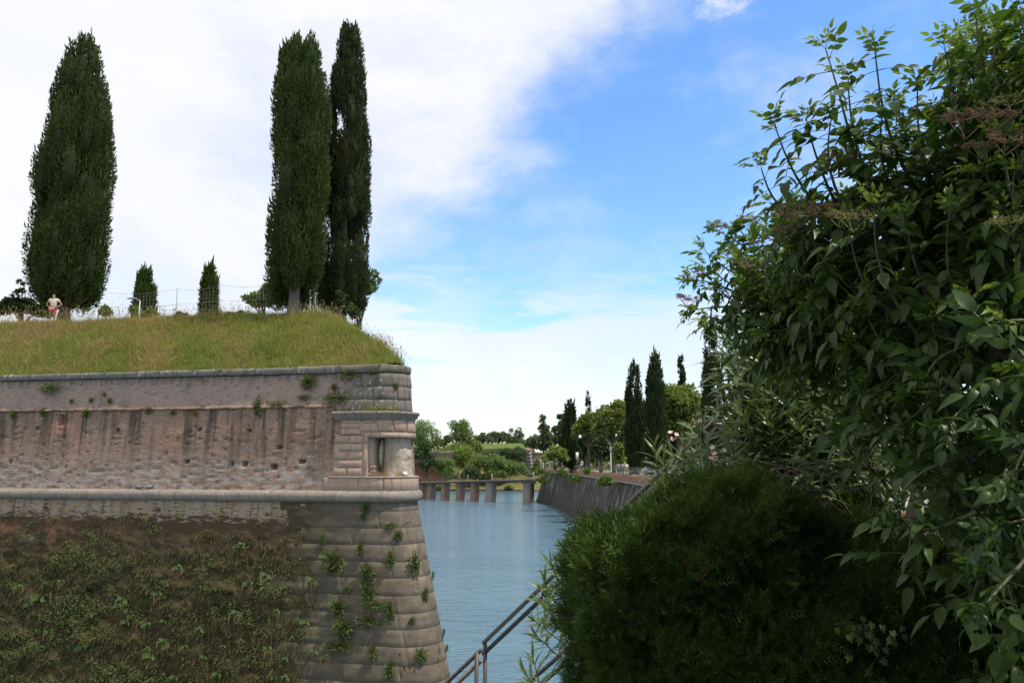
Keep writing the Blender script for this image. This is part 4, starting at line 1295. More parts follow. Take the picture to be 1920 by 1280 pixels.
# ------------------------------------------------------------------ far bank: slope, old walls, bridge
V = np.array([(-120, 306, -1), (-45, 302, 0.3), (-20, 299, 0.4), (0, 297, 0.3), (8, 296, 0.2), (30, 300, 0.4), (90, 310, 1),
              (-120, 316, 3), (-45, 310, 2.2), (-20, 308, 2.2), (0, 308, 2.2), (8, 308, 2.0), (30, 312, 2.5), (90, 320, 3),
              (-120, 340, 9), (-45, 340, 9), (-20, 338, 8), (0, 338, 7), (8, 340, 4), (30, 345, 5), (90, 350, 7),
              (-160, 700, 9), (-80, 700, 9), (-30, 700, 9), (0, 700, 8), (20, 700, 8), (60, 700, 8), (160, 700, 8)], float)
tag(obj('far_shore', V, grid_faces(4, 7), M['turf'], smooth=True), kind='structure')
sheet('land', [(-2000, 310), (-160, 310), (160, 330), (2000, 300), (2000, 2400), (-2000, 2400)], 2.2, M['lawn'])

# low retaining wall and ledges behind the bridge, left
fw = empty('ruined_wall', (0, 0, 0))
tag(fw, 'dark ruined retaining wall with a pale ledge behind the bridge', 'wall', kind='thing')
def quad_wall(name, a, b, z0, z1, th, mat, parent, nx=12, nz=6, rough=0.25):
    """a rough wall slab from plan point a to b"""
    a, b = np.array(a, float), np.array(b, float)
    t = (b - a) / np.linalg.norm(b - a); nn = np.array((t[1], -t[0]))
    u, v = np.meshgrid(np.linspace(0, 1, nx), np.linspace(0, 1, nz), indexing='ij')
    xy = a + (b - a) * u.reshape(-1, 1)
    z = (z0 + (z1 - z0) * v).ravel()
    q = np.stack([xy[:, 0] * .4, xy[:, 1] * .4, z * .6], 1)
    o_ = (fbm(q, 3) - 0.5) * rough * 2
    front = np.concatenate([xy + nn * o_[:, None], z[:, None]], 1)
    F = [grid_faces(nx, nz)]
    V = [front]
    n0 = nx * nz
    topi = np.arange(nx) * nz + nz - 1
    V.append(front[topi] + np.array((-nn[0] * th, -nn[1] * th, 0)))
    i = np.arange(nx - 1)
    F.append(np.stack([topi[i], topi[i + 1], n0 + i + 1, n0 + i], 1))
    return obj(name, np.concatenate(V), F, mat, parent)
c1 = P(765, 900, 310); c2 = P(828, 900, 310)
quad_wall('lower_wall', (c1[0] - 8, 310), (c2[0] + 2, 310), 2.0, 9.6, 2, M['parapet'], fw)
quad_wall('upper_wall', (c1[0] - 8, 314), (c2[0] + 4, 314), 9.4, 14.2, 2, M['stone_dark'], fw)
MB().box(((c1[0] + c2[0]) / 2 - 3, 310, 9.75), (c2[0] - c1[0] + 10, 1.4, 0.25)).build('ledge', M['concrete'], fw)
MB().box(((c1[0] + c2[0]) / 2 - 3, 304, 2.0), (c2[0] - c1[0] + 26, 0.3, 0.5)).build('kerb', M['pier_brick'], fw)

fb = empty('far_bastion', (0, 0, 0))
tag(fb, 'distant bastion with a flat lawn on top and pale battered corner', 'bastion', kind='thing')
A = P(835, 850, 362); B = P(1000, 850, 345)
zt = P(940, 841, 350)[2]
quad_wall('wall_face', A[:2], B[:2], 1, zt, 3, M['stone_dark'], fb, 24, 8, 0.15)
# pale battered quoin at its right end
zq = P(990, 840, 341)[2]; zb = P(990, 898, 337)[2]
xa, xb = P(983, 840, 339)[0], P(993, 840, 339)[0]
xc, xd = P(981, 895, 337)[0], P(1001, 895, 337)[0]
nrow = 9
for k in range(nrow):
    f0, f1 = k / nrow, (k + 0.96) / nrow
    l0, l1 = xa + (xc - xa) * f0, xa + (xc - xa) * f1
    r0, r1 = xb + (xd - xb) * f0, xb + (xd - xb) * f1
    z1_, z0_ = zq + (zb - zq) * f0, zq + (zb - zq) * f1
    l0 += 0.5 * (k % 2); l1 += 0.5 * (k % 2)
    V = [(l1, 337.5, z0_), (r1, 337.5, z0_), (r1 + .6, 343, z0_), (l1, 343, z0_), (l0, 338, z1_), (r0, 338, z1_), (r0 + .6, 343, z1_), (l0, 343, z1_)]
    obj('quoin_stone', V, np.array([(0, 3, 2, 1), (4, 5, 6, 7), (0, 1, 5, 4), (1, 2, 6, 5), (2, 3, 7, 6), (3, 0, 4, 7)]), M['concrete'] if k != 0 else M['pier_brick'], fb)
V = [(A[0], A[1], zt), (B[0] - 3, B[1] + 1, zt), (B[0] - 4.5, B[1] + 8, zt + 2.4), (A[0] + 4, A[1] + 8, zt + 2.4), (B[0] - 8, 430, zt + 2.4), (A[0] - 5, 430, zt + 2.4)]
obj('lawn_bank', V, np.array([(0, 1, 2, 3), (3, 2, 4, 5)]), M['lawn'], fb)
c = P(1008, 849, 365)
MB().box((c[0], 365, c[2]), (7, 3, 0.8)).box((c[0], 365, c[2] - 6), (5, 2.4, 11)).build('outer_wall', M['pier_brick'], fb)
bank_tree('round_shrub', 'steep green grass bank right of the pale far quoin', 1008, 330, [(1006, 878, 8, 20)], 1.5, 1200, 0.7, 'broad', 0.3, 22, seed=140, trunk=False, cat='shrub')

# bridge
BR0, BR1 = np.array((-42.0, 246.0)), np.array((6.8, 206.0))
L = np.linalg.norm(BR1 - BR0)
bt = (BR1 - BR0) / L
bn = np.array((bt[1], -bt[0]))                       # towards the camera
bz = lambda u: 3.75 + 2.1 * u
bridge = empty('footbridge', (0, 0, 0))
tag(bridge, 'low footbridge on brick piers crossing the channel', 'bridge')
def bxy(u, o_=0.0):
    return BR0 + bt * (u * L) + bn * o_
def deck(o0, o1, z0, z1, mat, name):
    us = np.linspace(0, 1, 30)
    V = []
    for u in us:
        a, b_ = bxy(u, o0), bxy(u, o1)
        V += [(*a, bz(u) + z0), (*b_, bz(u) + z0), (*b_, bz(u) + z1), (*a, bz(u) + z1)]
    i = np.arange(29)
    F = [np.stack([i * 4 + j, i * 4 + 4 + j, i * 4 + 4 + (j + 1) % 4, i * 4 + (j + 1) % 4], 1) for j in range(4)]
    F.append(np.array([(3, 2, 1, 0), (116, 117, 118, 119)]))
    return obj(name, V, F, mat, bridge)
deck(-1.6, 1.9, -0.16, 0.10, M['concrete'], 'deck_slab')
deck(-1.0, 1.05, -0.48, -0.165, M['stone_dark'], 'girder')
def u_at(px_, py_=905):
    us = np.linspace(0, 1, 800)
    xs = [proj((*bxy(u, 1.3), 2.0))[0] for u in us]
    return float(np.interp(px_, xs, us))
for (px_, w) in ((770, 1.4), (786, 1.4), (803, 1.4), (829, 1.4), (857, 1.5), (884, 1.5), (914, 2.2), (985, 2.0)):
    u = u_at(px_)
    b_ = MB()
    ztop = bz(u) - 0.48
    Vp = []
    for z, ww, fr in ((-1.2, w + 0.2, 1.15), (0.45, w + 0.15, 1.1), (0.46, w, 1.0), (ztop - 0.8, w, .95), (ztop - 0.02, w + (1.6 if px_ > 980 else 0.5), .95)):
        for (q, o_) in ((-ww / 2, fr), (ww / 2, fr), (ww / 2, -fr), (-ww / 2, -fr)):
            p = bxy(u) + bt * q + bn * o_
            Vp.append((*p, z))
    Fp = [np.array([(i * 4 + j, i * 4 + (j + 1) % 4, i * 4 + 4 + (j + 1) % 4, i * 4 + 4 + j) for i in range(4) for j in range(4)])]
    obj('pier', Vp, Fp, M['pier_brick'] if px_ < 910 else M['concrete'], bridge)
pm = MB().box((0, 0, 0.5), (0.06, 0.06, 1.0)).mesh('railing_post', M['metal_dark'])
for side in (1.75, -1.5):
    for k in range(36):
        u = (k + 0.5) / 36
        p = bxy(u, side)
        link('railing_post', pm, bridge, (p[0], p[1], bz(u) + 0.10))
    for hgt_, r in ((1.05, .03), (0.6, .02)):
        pts = np.array([(*bxy(u, side), bz(u) + 0.1 + hgt_) for u in np.linspace(0, 1, 12)])
        V, F = tube(pts, r, 4)
        obj('rail', V, F, M['metal_dark'], bridge)
# wooden pole and a far shore walkway rail behind the bridge
c = P(824, 880, 301)
pole = MB().tube([(c[0], 301, 0), (c[0], 301, P(824, 868, 301)[2])], [0.22, 0.18], 7).build('mooring_pole', M['pier_brick'])
tag(pole, 'tall weathered wooden pole standing behind the bridge', 'pole')

# ------------------------------------------------------------------ grass on the bastion
BLADE_V = np.array([(-.5, 0, 0), (.5, 0, 0), (-.32, .5, .06), (.32, .5, .06), (0, 1, .28)], float)
BLADE_F = [np.array([(0, 1, 3, 2)]), np.array([(2, 3, 4)])]
M['grass'] = foliage('grass_blade', (0.150, 0.205, 0.042), (0.270, 0.300, 0.078), 0.42, 0.6, (0.330, 0.275, 0.130), 0.1, clump=0.35)
M['grass_straw'] = foliage('straw_blade', (0.280, 0.225, 0.105), (0.400, 0.320, 0.170), 0.38, 0.7, (0.300, 0.180, 0.105), 0.1, clump=0.5)
rng = np.random.default_rng(21)


def blades(pts, h, w, lean, mat_dir=None):
    n = len(pts)
    d = norm(np.stack([rng.normal(0, lean, n), rng.normal(0, lean, n) - 0.12, np.ones(n)], 1))
    R = frames(d, rdir(n))
    sc_ = np.stack([np.full(n, 1.0) * w, h, h], 1)
    return scatter(BLADE_V, BLADE_F, pts, R, sc_)


n = 74000
s_ = rng.uniform(-25, 3.2, n)
d_ = rng.uniform(0.45, 7.5, n) ** 1.0
x = A0[0] + s_ * t0[0] - d_ * NRM0[0]
y = A0[1] + s_ * t0[1] - d_ * NRM0[1]
di, a_, b_ = inner_dist(x, y)
ok = (b_ > 0.55) & (a_ > 0.4) & ~in_corner(x, y, 0.72)
x, y = x[ok], y[ok]
z = mound_z(x, y)
cl = fbm(np.stack([x * 0.45, y * 0.45, 0 * x], 1), 4)
cl2 = fbm(np.stack([x * 1.6 + 9, y * 1.6, 0 * x], 1), 3)
h = (0.16 + 0.42 * cl2 ** 1.3) * rng.uniform(0.6, 1.3, len(x))
straw = (cl + rng.normal(0, 0.10, len(x))) > 0.62
for nm, msk, mt in (('meadow_grass', ~straw, 'grass'), ('dry_grass', straw, 'grass_straw')):
    V, F = blades(np.stack([x, y, z - 0.03], 1)[msk], h[msk] * (1.0 if mt == 'grass' else 1.15), 0.030, 0.42)
    tag(obj(nm, V, F, M[mt]), {'meadow_grass': 'rough green meadow grass covering the bastion slope', 'dry_grass': 'straw-coloured dry grass patches among the green on the bastion slope'}[nm], 'grass', kind='stuff')
# tall seeding stalks along the crest and down the right-hand brow
pts = []
for _ in range(3000):
    s1 = random.uniform(-25, 2.6)
    dd = random.choice((random.uniform(3.4, 6.5), random.uniform(3.6, 5.2), random.uniform(0.5, 2.5)))
    xx = A0[0] + s1 * t0[0] - dd * NRM0[0]; yy = A0[1] + s1 * t0[1] - dd * NRM0[1]
    pts.append((xx, yy))
for _ in range(1100):                                  # the brow above the flank
    dd = random.uniform(0.5, 6)
    bb = random.uniform(0.45, 1.5)
    p1, _n = path(np.array(ARC))
    tt = np.array((math.cos(H1), math.sin(H1)))
    q = p1 + tt * dd - nx1 * bb
    pts.append((q[0], q[1]))
pts = np.array(pts)
di, a_, b_ = inner_dist(pts[:, 0], pts[:, 1])
pts = pts[(b_ > 0.4) & (a_ > 0.35) & ~in_corner(pts[:, 0], pts[:, 1], 0.72)]
z = mound_z(pts[:, 0], pts[:, 1])
left_tall = np.clip((-pts[:, 0] - 17) / 6, 0, 1)
V, F = blades(np.concatenate([pts, z[:, None] - 0.03], 1), rng.uniform(0.45, 0.85, len(pts)) * (1 + 0.35 * left_tall), 0.016, 0.16)
mb = MB().add(V, F)
top = V.reshape(-1, 5, 3)[:, 4]
pk = rng.random(len(top)) < 0.75
V2, F2 = scatter(np.array([(0, -.5, 0), (-.5, 0, 0), (0, .5, 0), (.5, 0, 0)]), np.array([(0, 1, 2, 3)]), top[pk], frames(norm(rng.normal(0, .3, (pk.sum(), 3)) + (0, 0, 1)), rdir(pk.sum())), np.stack([np.full(pk.sum(), .030), np.full(pk.sum(), .16), np.full(pk.sum(), .03)], 1))
mb.add(V2, F2)
tag(mb.build('grass_stalks', M['grass_straw']), 'tall seeding grass stalks along the crest of the bastion slope', 'grass', kind='stuff')
# turf fringe hanging over the coping
n = 9000
s1 = rng.uniform(-25, 1.6, n)
w = wall_pt(s1, np.full(n, 14.28), rng.uniform(-1.2, -0.55, n))
fr = fbm(np.stack([s1 * 1.1, 0 * s1, 0 * s1], 1), 3)
left = np.clip((-s1 - 9) / 9, 0, 1)
k = (fr + rng.normal(0, .06, n)) > 0.56 - 0.22 * left
w, left = w[k], left[k]
w[:, :2] += NRM0 * (0.30 * left * rng.random(len(left)))[:, None]
V, F = blades(w, rng.uniform(.12, .34, len(w)), 0.03, 0.55)
tag(obj('turf_fringe', V, F, M['grass']), 'fringe of grass overhanging the stone coping of the bastion', 'grass', kind='stuff')

# ------------------------------------------------------------------ plants growing out of the wall
M['fern'] = foliage('wall_fern_leaf', (0.100, 0.170, 0.045), (0.170, 0.250, 0.075), 0.3, 0.55, None, 0.25)
M['wall_leaf'] = foliage('wall_leaf', (0.060, 0.100, 0.028), (0.125, 0.165, 0.048), 0.28, 0.55, (0.170, 0.165, 0.055), 0.25, clump=3)
M['moss_leaf'] = foliage('moss_leaf', (0.040, 0.038, 0.015), (0.095, 0.085, 0.032), 0.15, 0.8, (0.105, 0.150, 0.042), 0.1, clump=1.9)
rng = np.random.default_rng(33)


def wall_frame(s, z):
    p = wall_pt(np.array(s), np.array(z), batter(np.array(float(z))))
    _, n = path(np.array(float(s)))
    return p, np.array((n[0], n[1], 0.0))


def clump_mesh(name, n, r, leaf, mat, droop=0.2, flat=(1, 1, 1)):
    """a small plant rooted at the origin; -Y points out of the wall"""
    d = rdir(n); d[:, 1] = -np.abs(d[:, 1])
    pos = d * (rng.uniform(0.25, 1.0, n)[:, None]) * np.array((r, r * 0.7, r)) * np.array(flat)
    nr = norm(rng.normal(0, .5, (n, 3)) + (0, -.6, .6))
    R = frames(norm(d + (0, 0, 0.25 - droop)), nr)
    V, F = scatter(LEAF_V, LEAF_F, pos, R, leaf * rng.uniform(.6, 1.3, n))
    mb = MB().add(V, F)
    for k in range(100):                                # little stems from the root out into the leaves
        e = pos[rng.integers(n)]
        mb.tube([(0, .02, 0), e * .5 + (0, -.01, -.01), e], [.008, .006, .004], 3, False)
    return mb.mesh(name, M[mat])


def rosette_mesh(n=9, L=0.17):
    """fern-like rosette: arching pinnate fronds fanning out from one root"""
    mb = MB()
    for i in range(n):
        a = rng.uniform(-1.9, 1.9)
        base_d = np.array((math.sin(a), -rng.uniform(.3, .9), math.cos(a) * 0.6 + 0.25)); base_d /= np.linalg.norm(base_d)
        l = L * rng.uniform(0.7, 1.3)
        u = np.linspace(0.25, 1, 5)
        pts = base_d * l * u[:, None] + np.array((0, -0.02, -0.32 * l)) * (u ** 2)[:, None]
        side = norm(np.cross(base_d, (0, -1, 0.3)))
        for j in range(5):
            for sgn in (-1, 1):
                dd = norm(side * sgn + base_d * 0.5)
                R = frames(dd[None], np.array((0, -1, 0.6)))
                V, F = scatter(LEAF_V, LEAF_F, pts[j][None], R, np.array([l * 0.34 * (1.1 - 0.5 * u[j])]))
                mb.add(V, F)
    return mb.mesh('rosette', M['fern'])


def hang_mesh(n=26, L=0.3):
    d = norm(np.stack([rng.normal(0, .28, n), -np.abs(rng.normal(.25, .15, n)), -np.ones(n)], 1))
    pos = np.stack([rng.normal(0, .10, n), -np.abs(rng.normal(.04, .03, n)), rng.normal(0, .04, n)], 1)
    V, F = scatter(BLADE_V, BLADE_F, pos, frames(d, np.array((0, -1.0, 0))), np.stack([np.full(n, .012), L * rng.uniform(.5, 1.2, n), L * np.full(n, .5)], 1))
    return mesh('hanging_grass', V, F, M['grass_straw'])


def plant(name, label, px_, py_, me, scale=1.0, group=None, cat='plant', extra=None):
    s = s_at(px_, 8.0); z = z_at(py_, s); s = s_at(px_, z); z = z_at(py_, s)
    p, n = wall_frame(s, z)
    p = p + n * 0.04
    o = link(name, me, None, tuple(p))
    o.rotation_euler.z = math.atan2(n[0], -n[1]) + 0.0
    o.rotation_euler.z = math.atan2(n[1], n[0]) + PI / 2
    o.scale = (scale,) * 3
    tag(o, label, cat, group)
    if extra is not None:
        e = link('dry_stalks', extra, o)
    return o


bush = [clump_mesh('leafy_clump', 240, .36, .11, 'wall_leaf', 0.2) for _ in range(4)]
tall = [clump_mesh('leafy_clump', 200, .34, .10, 'wall_leaf', 0.4, (.7, 1, 1.5)) for _ in range(3)]
flatc = [clump_mesh('leafy_clump', 170, .36, .09, 'wall_leaf', 0.1, (1.7, .8, .6)) for _ in range(3)]
ros = [rosette_mesh(int(rng.integers(5, 13)), rng.uniform(.12, .20)) for _ in range(9)]
hang = [hang_mesh(int(rng.integers(8, 22)), rng.uniform(.12, .30)) for _ in range(6)]
named = [
    ('bushy brownish plant under the coping near the corner stones', 581, 717, bush[0], 0.95),
    ('dark plant trailing diagonally down from the coping', 655, 702, flatc[0], 1.0), ('small dark tuft hanging under the coping end', 697, 694, bush[1], .6),
    ('wide green plant on the ledge left of the cornice', 632, 746, flatc[1], 1.1), ('small reddish tuft above the wide ledge plant', 628, 726, bush[2], .45),
    ('dark tuft beside the wide ledge plant', 572, 745, flatc[2], .6), ('dark upright plant on the brick ledge', 486, 762, tall[0], .95), ('low plant right of the dark upright one on the ledge', 520, 758, flatc[1], .75),
    ('plant under the coping at the far left of the wall', 96, 728, flatc[2], 1.1), ('bright tuft on the ledge left of the long dark stain', 163, 775, bush[1], .55),
    ('tuft on the ledge above the square hole', 82, 773, bush[2], .5), ('tuft on the ledge at the left edge of the photo', 26, 777, bush[3], .5), ('tiny tuft on the upper brick band, left one', 136, 752, bush[0], .35),
    ('tiny tuft on the upper brick band, middle one', 172, 750, bush[1], .35), ('tiny tuft on the upper brick band, right one', 208, 751, bush[2], .42), ('tiny tuft near the top of the brick band', 197, 739, bush[3], .3),
    ('tuft on the ledge over the pale middle streak', 280, 770, bush[0], .45), ('small ledge tuft right of the middle streak', 325, 773, bush[1], .35), ('small ledge tuft further toward the corner', 367, 775, bush[2], .35),
    ('tiny plant high on the dark corner stones', 741, 724, bush[3], .35), ('green weed rooted just under the cordon', 686, 952, tall[1], .6), ('small weed below the one under the cordon', 682, 968, bush[2], .4),
    ('dry straw tuft on the corner joints below the cordon', 731, 985, flatc[0], .5), ('yellowish tuft near the corner edge', 746, 1003, bush[0], .5), ('small green plant left of the quoins under a broken brick', 607, 1010, tall[2], .45),
    ('upright green plant high on the quoins', 678, 1027, tall[0], .6), ('large dark green bush where quoins meet mossy brick', 626, 1052, bush[1], 1.15), ('green plant above the round hole in the quoins', 690, 1070, bush[2], .8),
    ('drooping plant on the quoins near the corner', 732, 1045, tall[1], .65), ('lush bright plant on the corner edge', 776, 1055, tall[2], .95), ('bushy plant below the round hole in the quoins', 690, 1105, bush[3], .85),
    ('small plant left of the bush below the hole', 651, 1105, bush[0], .4), ('hanging bright plant lower on the corner edge', 797, 1112, tall[0], .55), ('pale plant on the mossy edge of the quoins', 634, 1137, bush[1], .75),
    ('tuft crowning the broken block low on the quoins', 705, 1132, flatc[2], .85), ('hanging tuft right of the broken block', 731, 1142, tall[1], .8), ('wide straggling plant below the broken block', 690, 1162, flatc[0], .9),
    ('large straggling clump at the quoins left edge', 645, 1175, bush[2], 1.0), ('plant clump below the straggling one', 640, 1208, flatc[1], .95), ('low plant on the lowest visible quoins', 790, 1228, bush[3], .65),
    ('narrow plant on the quoins near the bottom', 700, 1222, tall[2], .6), ('plant at the bottom of the quoins', 733, 1255, tall[0], .75), ('little plant on the quoins right of the broken block', 773, 1162, bush[0], .35),
]
for (lb_, a, b_, me, sc_) in named:
    plant('wall_plant', lb_, a, b_, me, sc_ * (1.3 if b_ > 980 else 1.1), 'plants rooted in the masonry of the bastion')
for k, (a, b_, me, sc_, lb_) in enumerate(((806, 1078, tall[1], .45, 'topmost tuft on the waterside edge of the corner'), (832, 1185, tall[0], .42, 'middle tuft on the waterside edge of the corner'), (838, 1215, bush[1], .42, 'lowest tuft on the waterside edge of the corner'))):
    z = z_at(b_, ARC * .8)
    p, n = wall_frame(ARC * .82, z)
    o = link('wall_plant', me, None, tuple(p + n * .04))
    o.rotation_euler.z = math.atan2(n[1], n[0]) + PI / 2
    o.scale = (sc_,) * 3
    tag(o, lb_, 'plant', 'plants rooted in the masonry of the bastion')
# bright little rosettes with dry stalks on the mossy foot
spots = [(43, 1100), (72, 1075), (78, 1120), (117, 1132), (60, 1134), (75, 1182), (98, 1185), (128, 1182), (127, 1150), (150, 1100), (177, 1040), (200, 1078), (232, 1125), (225, 1137), (265, 1080), (300, 1115),
         (312, 1090), (334, 1137), (340, 1063), (205, 1170), (240, 1165), (262, 1165), (280, 1172), (310, 1165), (355, 1165), (375, 1180), (222, 1205), (240, 1208), (280, 1215), (285, 1228), (310, 1203), (350, 1213), (385, 1232),
         (405, 1140), (395, 1060), (420, 1210), (430, 1235), (455, 1022), (487, 1107), (500, 1080), (535, 1102), (545, 1125), (470, 1095), (520, 1145), (480, 1185), (455, 1200), (560, 1160), (575, 1165), (588, 1090), (603, 1108), (620, 1115),
         (505, 1215), (535, 1235), (590, 1220), (615, 1230), (550, 1195), (465, 1245), (230, 1270), (285, 1275), (410, 1265), (180, 1265), (535, 1270), (30, 1060), (12, 1065), (365, 1100), (400, 1100), (445, 1150), (160, 1215), (330, 1270), (120, 1090)]
for k, (a, b_) in enumerate(spots):
    plant('wall_fern', 'little bright green rosette with dry stalks on the dark mossy foot of the wall', a, b_, ros[k % 9], random.choice((.6, .8, 1.0, 1.2, 1.5, 1.8)), 'rosettes dotted over the mossy foot of the bastion', 'fern', hang[k % 6] if k % 3 == 0 else None)
# dense moss, creeping leaves and hanging dead grass over the foot: one uncountable mass
n = 40000
s1 = rng.uniform(-26, -2.2, n); z1 = rng.uniform(0, 7.7, n)
dn = fbm(np.stack([s1 * 1.5, z1 * 3.0, 0 * s1], 1), 4)
k = (dn + rng.normal(0, .07, n) - np.clip((z1 - 5.0) * 0.07, -.1, 1) - np.clip((s1 + TAN * BAT * (Z_COR - z1) + 3.6) * .20, 0, 1)) > 0.47
s1, z1 = s1[k], z1[k]
q = np.stack([s1, z1, 0 * s1], 1)
amp = np.clip((7.6 - z1) / 3.0, 0, 1) * np.clip((-s1 - TAN * BAT * (Z_COR - z1) - 3.0) / 1.5, 0.0, 1)
of = batter(z1) + amp * ((fbm(q * (1.4, 2.2, 1), 4) - 0.45) * 0.55 + (vnoise(q * (5, 9, 1)) - 0.5) * 0.14)
w = wall_pt(s1, z1, of + rng.uniform(0, .05, len(s1)))
_, nn = path(s1)
nn = np.concatenate([nn, np.zeros((len(nn), 1))], 1)
n = len(s1)
dirs = norm(nn * 0.6 + rng.normal(0, .6, (n, 3)) + (0, 0, -.25))
V, F = scatter(LEAF_V, LEAF_F, w, frames(dirs, norm(nn + (0, 0, .7))), rng.uniform(.04, .12, n))
mb = MB().add(V, F)
tag(mb.build('moss_cover', M['moss_leaf']), 'dark moss and creeping leaves covering the sloping foot of the wall', 'moss', kind='stuff')
mat_ = fbm(np.stack([s1 * .75 + 4, z1 * 1.1, 0 * s1], 1), 4)
gk = (mat_ + rng.normal(0, .02, n)) > .56
g2 = np.repeat(np.where(gk)[0], 2)
jit = rng.normal(0, .05, (len(g2), 3))
V, F = scatter(LEAF_V, LEAF_F, w[g2] + nn[g2] * .05 + jit, frames(norm(nn[g2] * .5 + rng.normal(0, .6, (len(g2), 3)) + (0, 0, -.2)), norm(nn[g2] + (0, 0, .8))), rng.uniform(.05, .11, len(g2)))
tag(obj('creeping_weeds', V, F, M['wall_leaf']), 'irregular mats of green creeping weeds on the mossy foot of the wall', 'weeds', kind='stuff')
kk = rng.random(n) < 0.16
d = norm(np.stack([rng.normal(0, .25, kk.sum()), rng.normal(0, .25, kk.sum()), -np.ones(kk.sum())], 1) + nn[kk] * 0.35)
V, F = scatter(BLADE_V, BLADE_F, w[kk], frames(d, nn[kk]), np.stack([np.full(kk.sum(), .014), rng.uniform(.12, .38, kk.sum()), rng.uniform(.1, .2, kk.sum())], 1))
tag(obj('dead_grass', V, F, M['grass_straw']), 'dead brown grass hanging over the mossy foot of the wall', 'grass', kind='stuff')
# grasses on the cornice, in the niche
for nm, lb_, ss, zz, oo, hh_, cnt, mt in (('cornice_grass', 'green and straw grass growing on top of the embrasure cornice', (sf(672), sf(752)), zc1 + .02, (-.1, .2), .30, 260, 'grass'),
                                      ('niche_grass', 'yellowish grass on the sill inside the blocked embrasure', (sf(703), sf(726)), zn0, (-.3, .05), .28, 110, 'grass_straw'),
                                      ('niche_grass', 'short grass beside the white lump on the embrasure sill', (sf(744), sf(768)), zn0, (-.1, .08), .18, 80, 'grass')):
    s1 = rng.uniform(ss[0], ss[1], cnt)
    w = wall_pt(s1, np.full(cnt, zz), float(batter(zz)) + rng.uniform(oo[0], oo[1], cnt))
    V, F = blades(w, hh_ * rng.uniform(.4, 1.3, cnt), .018, .35)
    o = obj(nm, V, F, M[mt])
    tag(o, lb_, 'grass')
c = wall_pt(np.array(sf(761)), np.array(zn0 + .10), np.array(float(batter(zn0)) + .02))
lump_ = MB()
lump_.ball((0, 0, 0), (.13, .10, .10), 10, 6)
V, F = lump_.arrays()
V = V * (1 + (fbm(V * 9 + 3, 2)[:, None] - .5) * .7)
tag(obj('white_lump', V, F, M['white'], None, True, None, tuple(c)), 'small white lump lying on the embrasure sill near the corner', 'stone')

# ------------------------------------------------------------------ court fence, lamps, posts on the bastion
ZB = 16.95
fence = empty('court_fence', (0, 0, 0))
tag(fence, 'tall see-through net fence on thin posts behind the grassy crest', 'fence', kind='thing')
fpx = [(188, 546), (333, 540), (413, 532), (520, 528)]
fps = []
for k, (a, tp) in enumerate(fpx):
    c = P(a, tp, 53 - 0.3 * k)
    fps.append(c)
    MB().tube([(c[0], c[1], ZB), (c[0], c[1], c[2])], 0.045, 7).build('post', M['metal_grey'], fence)
lft = fps[0] + np.array((-6.0, 0.3, -.1))
fps = [lft] + fps
for i in range(len(fps) - 1):
    a, b = fps[i], fps[i + 1]
    u = np.linspace(0, 1, 12)
    for k, hh_ in enumerate((0.05, 1.1, 2.2)):
        pts = a + (b - a) * u[:, None]
        pts[:, 2] -= hh_ + (0.22 if k == 0 else 0.05) * np.sin(PI * u)
        V, F = tube(pts, 0.008, 4)
        obj('wire', V, F, M['metal_grey'], fence)
net = MB()
for i in range(len(fps) - 1):
    a, b = fps[i], fps[i + 1]
    m_ = int(np.linalg.norm(b - a) / 0.22)
    for k in range(m_):
        u = k / m_
        p = a + (b - a) * u
        zt = p[2] - 0.05 - 0.22 * math.sin(PI * u)
        net.box((p[0], p[1] + .01, (zt + ZB) / 2), (.0035, .0035, zt - ZB))
    for z in np.arange(ZB + .2, min(a[2], b[2]) - .2, .22):
        c = (a + b) / 2
        net.box((c[0], c[1] + .01, z), (abs(b[0] - a[0]), .0035, .0035), math.atan2(b[1] - a[1], b[0] - a[0]))
tag(net.build('net', M['metal_grey'], fence), kind='stuff')


M['lamp_grey'] = simple('lamp_head_grey', (0.20, 0.21, 0.22), 0.5, 0.1, 6, 0.2)


def road_lamp(label, px_, py_, Y, z0, flip, head=0.62):
    c = P(px_, py_, Y)
    t = empty('street_lamp', (c[0] + (0.55 if flip else -0.55), Y, z0))
    tag(t, label, 'street lamp', 'arm lamps on the bastion')
    H = c[2] - z0
    s = -1 if flip else 1
    MB().tube([(0, 0, 0), (0, 0, H * .5), (0, 0, H - .12)], [.07, .055, .045], 8).build('pole', M['metal_grey'], t, True)
    MB().tube([(0, 0, H - .14), (s * .12, 0, H - .04), (s * .35, 0, H)], .028, 6).build('arm', M['metal_grey'], t, True)
    hd = MB()
    prof = [(-.05, .05, .03), (.1, .13, .07), (.3, .15, .085), (.5, .12, .06), (head, .04, .02)]
    V = []
    for (x, w, hgt_) in prof:
        for a in np.linspace(0, PI, 6):
            V.append((s * (.22 + x), w * math.cos(a), H + hgt_ * math.sin(a)))
    hd.add(V, grid_faces(len(prof), 6))
    hd.build('lamp_head', M['lamp_grey'], t, True)
    MB().box((s * (.22 + .3), 0, H - .005), (.42, .2, .025)).build('lamp_glass', M['lamp_glass'], t)
    return t


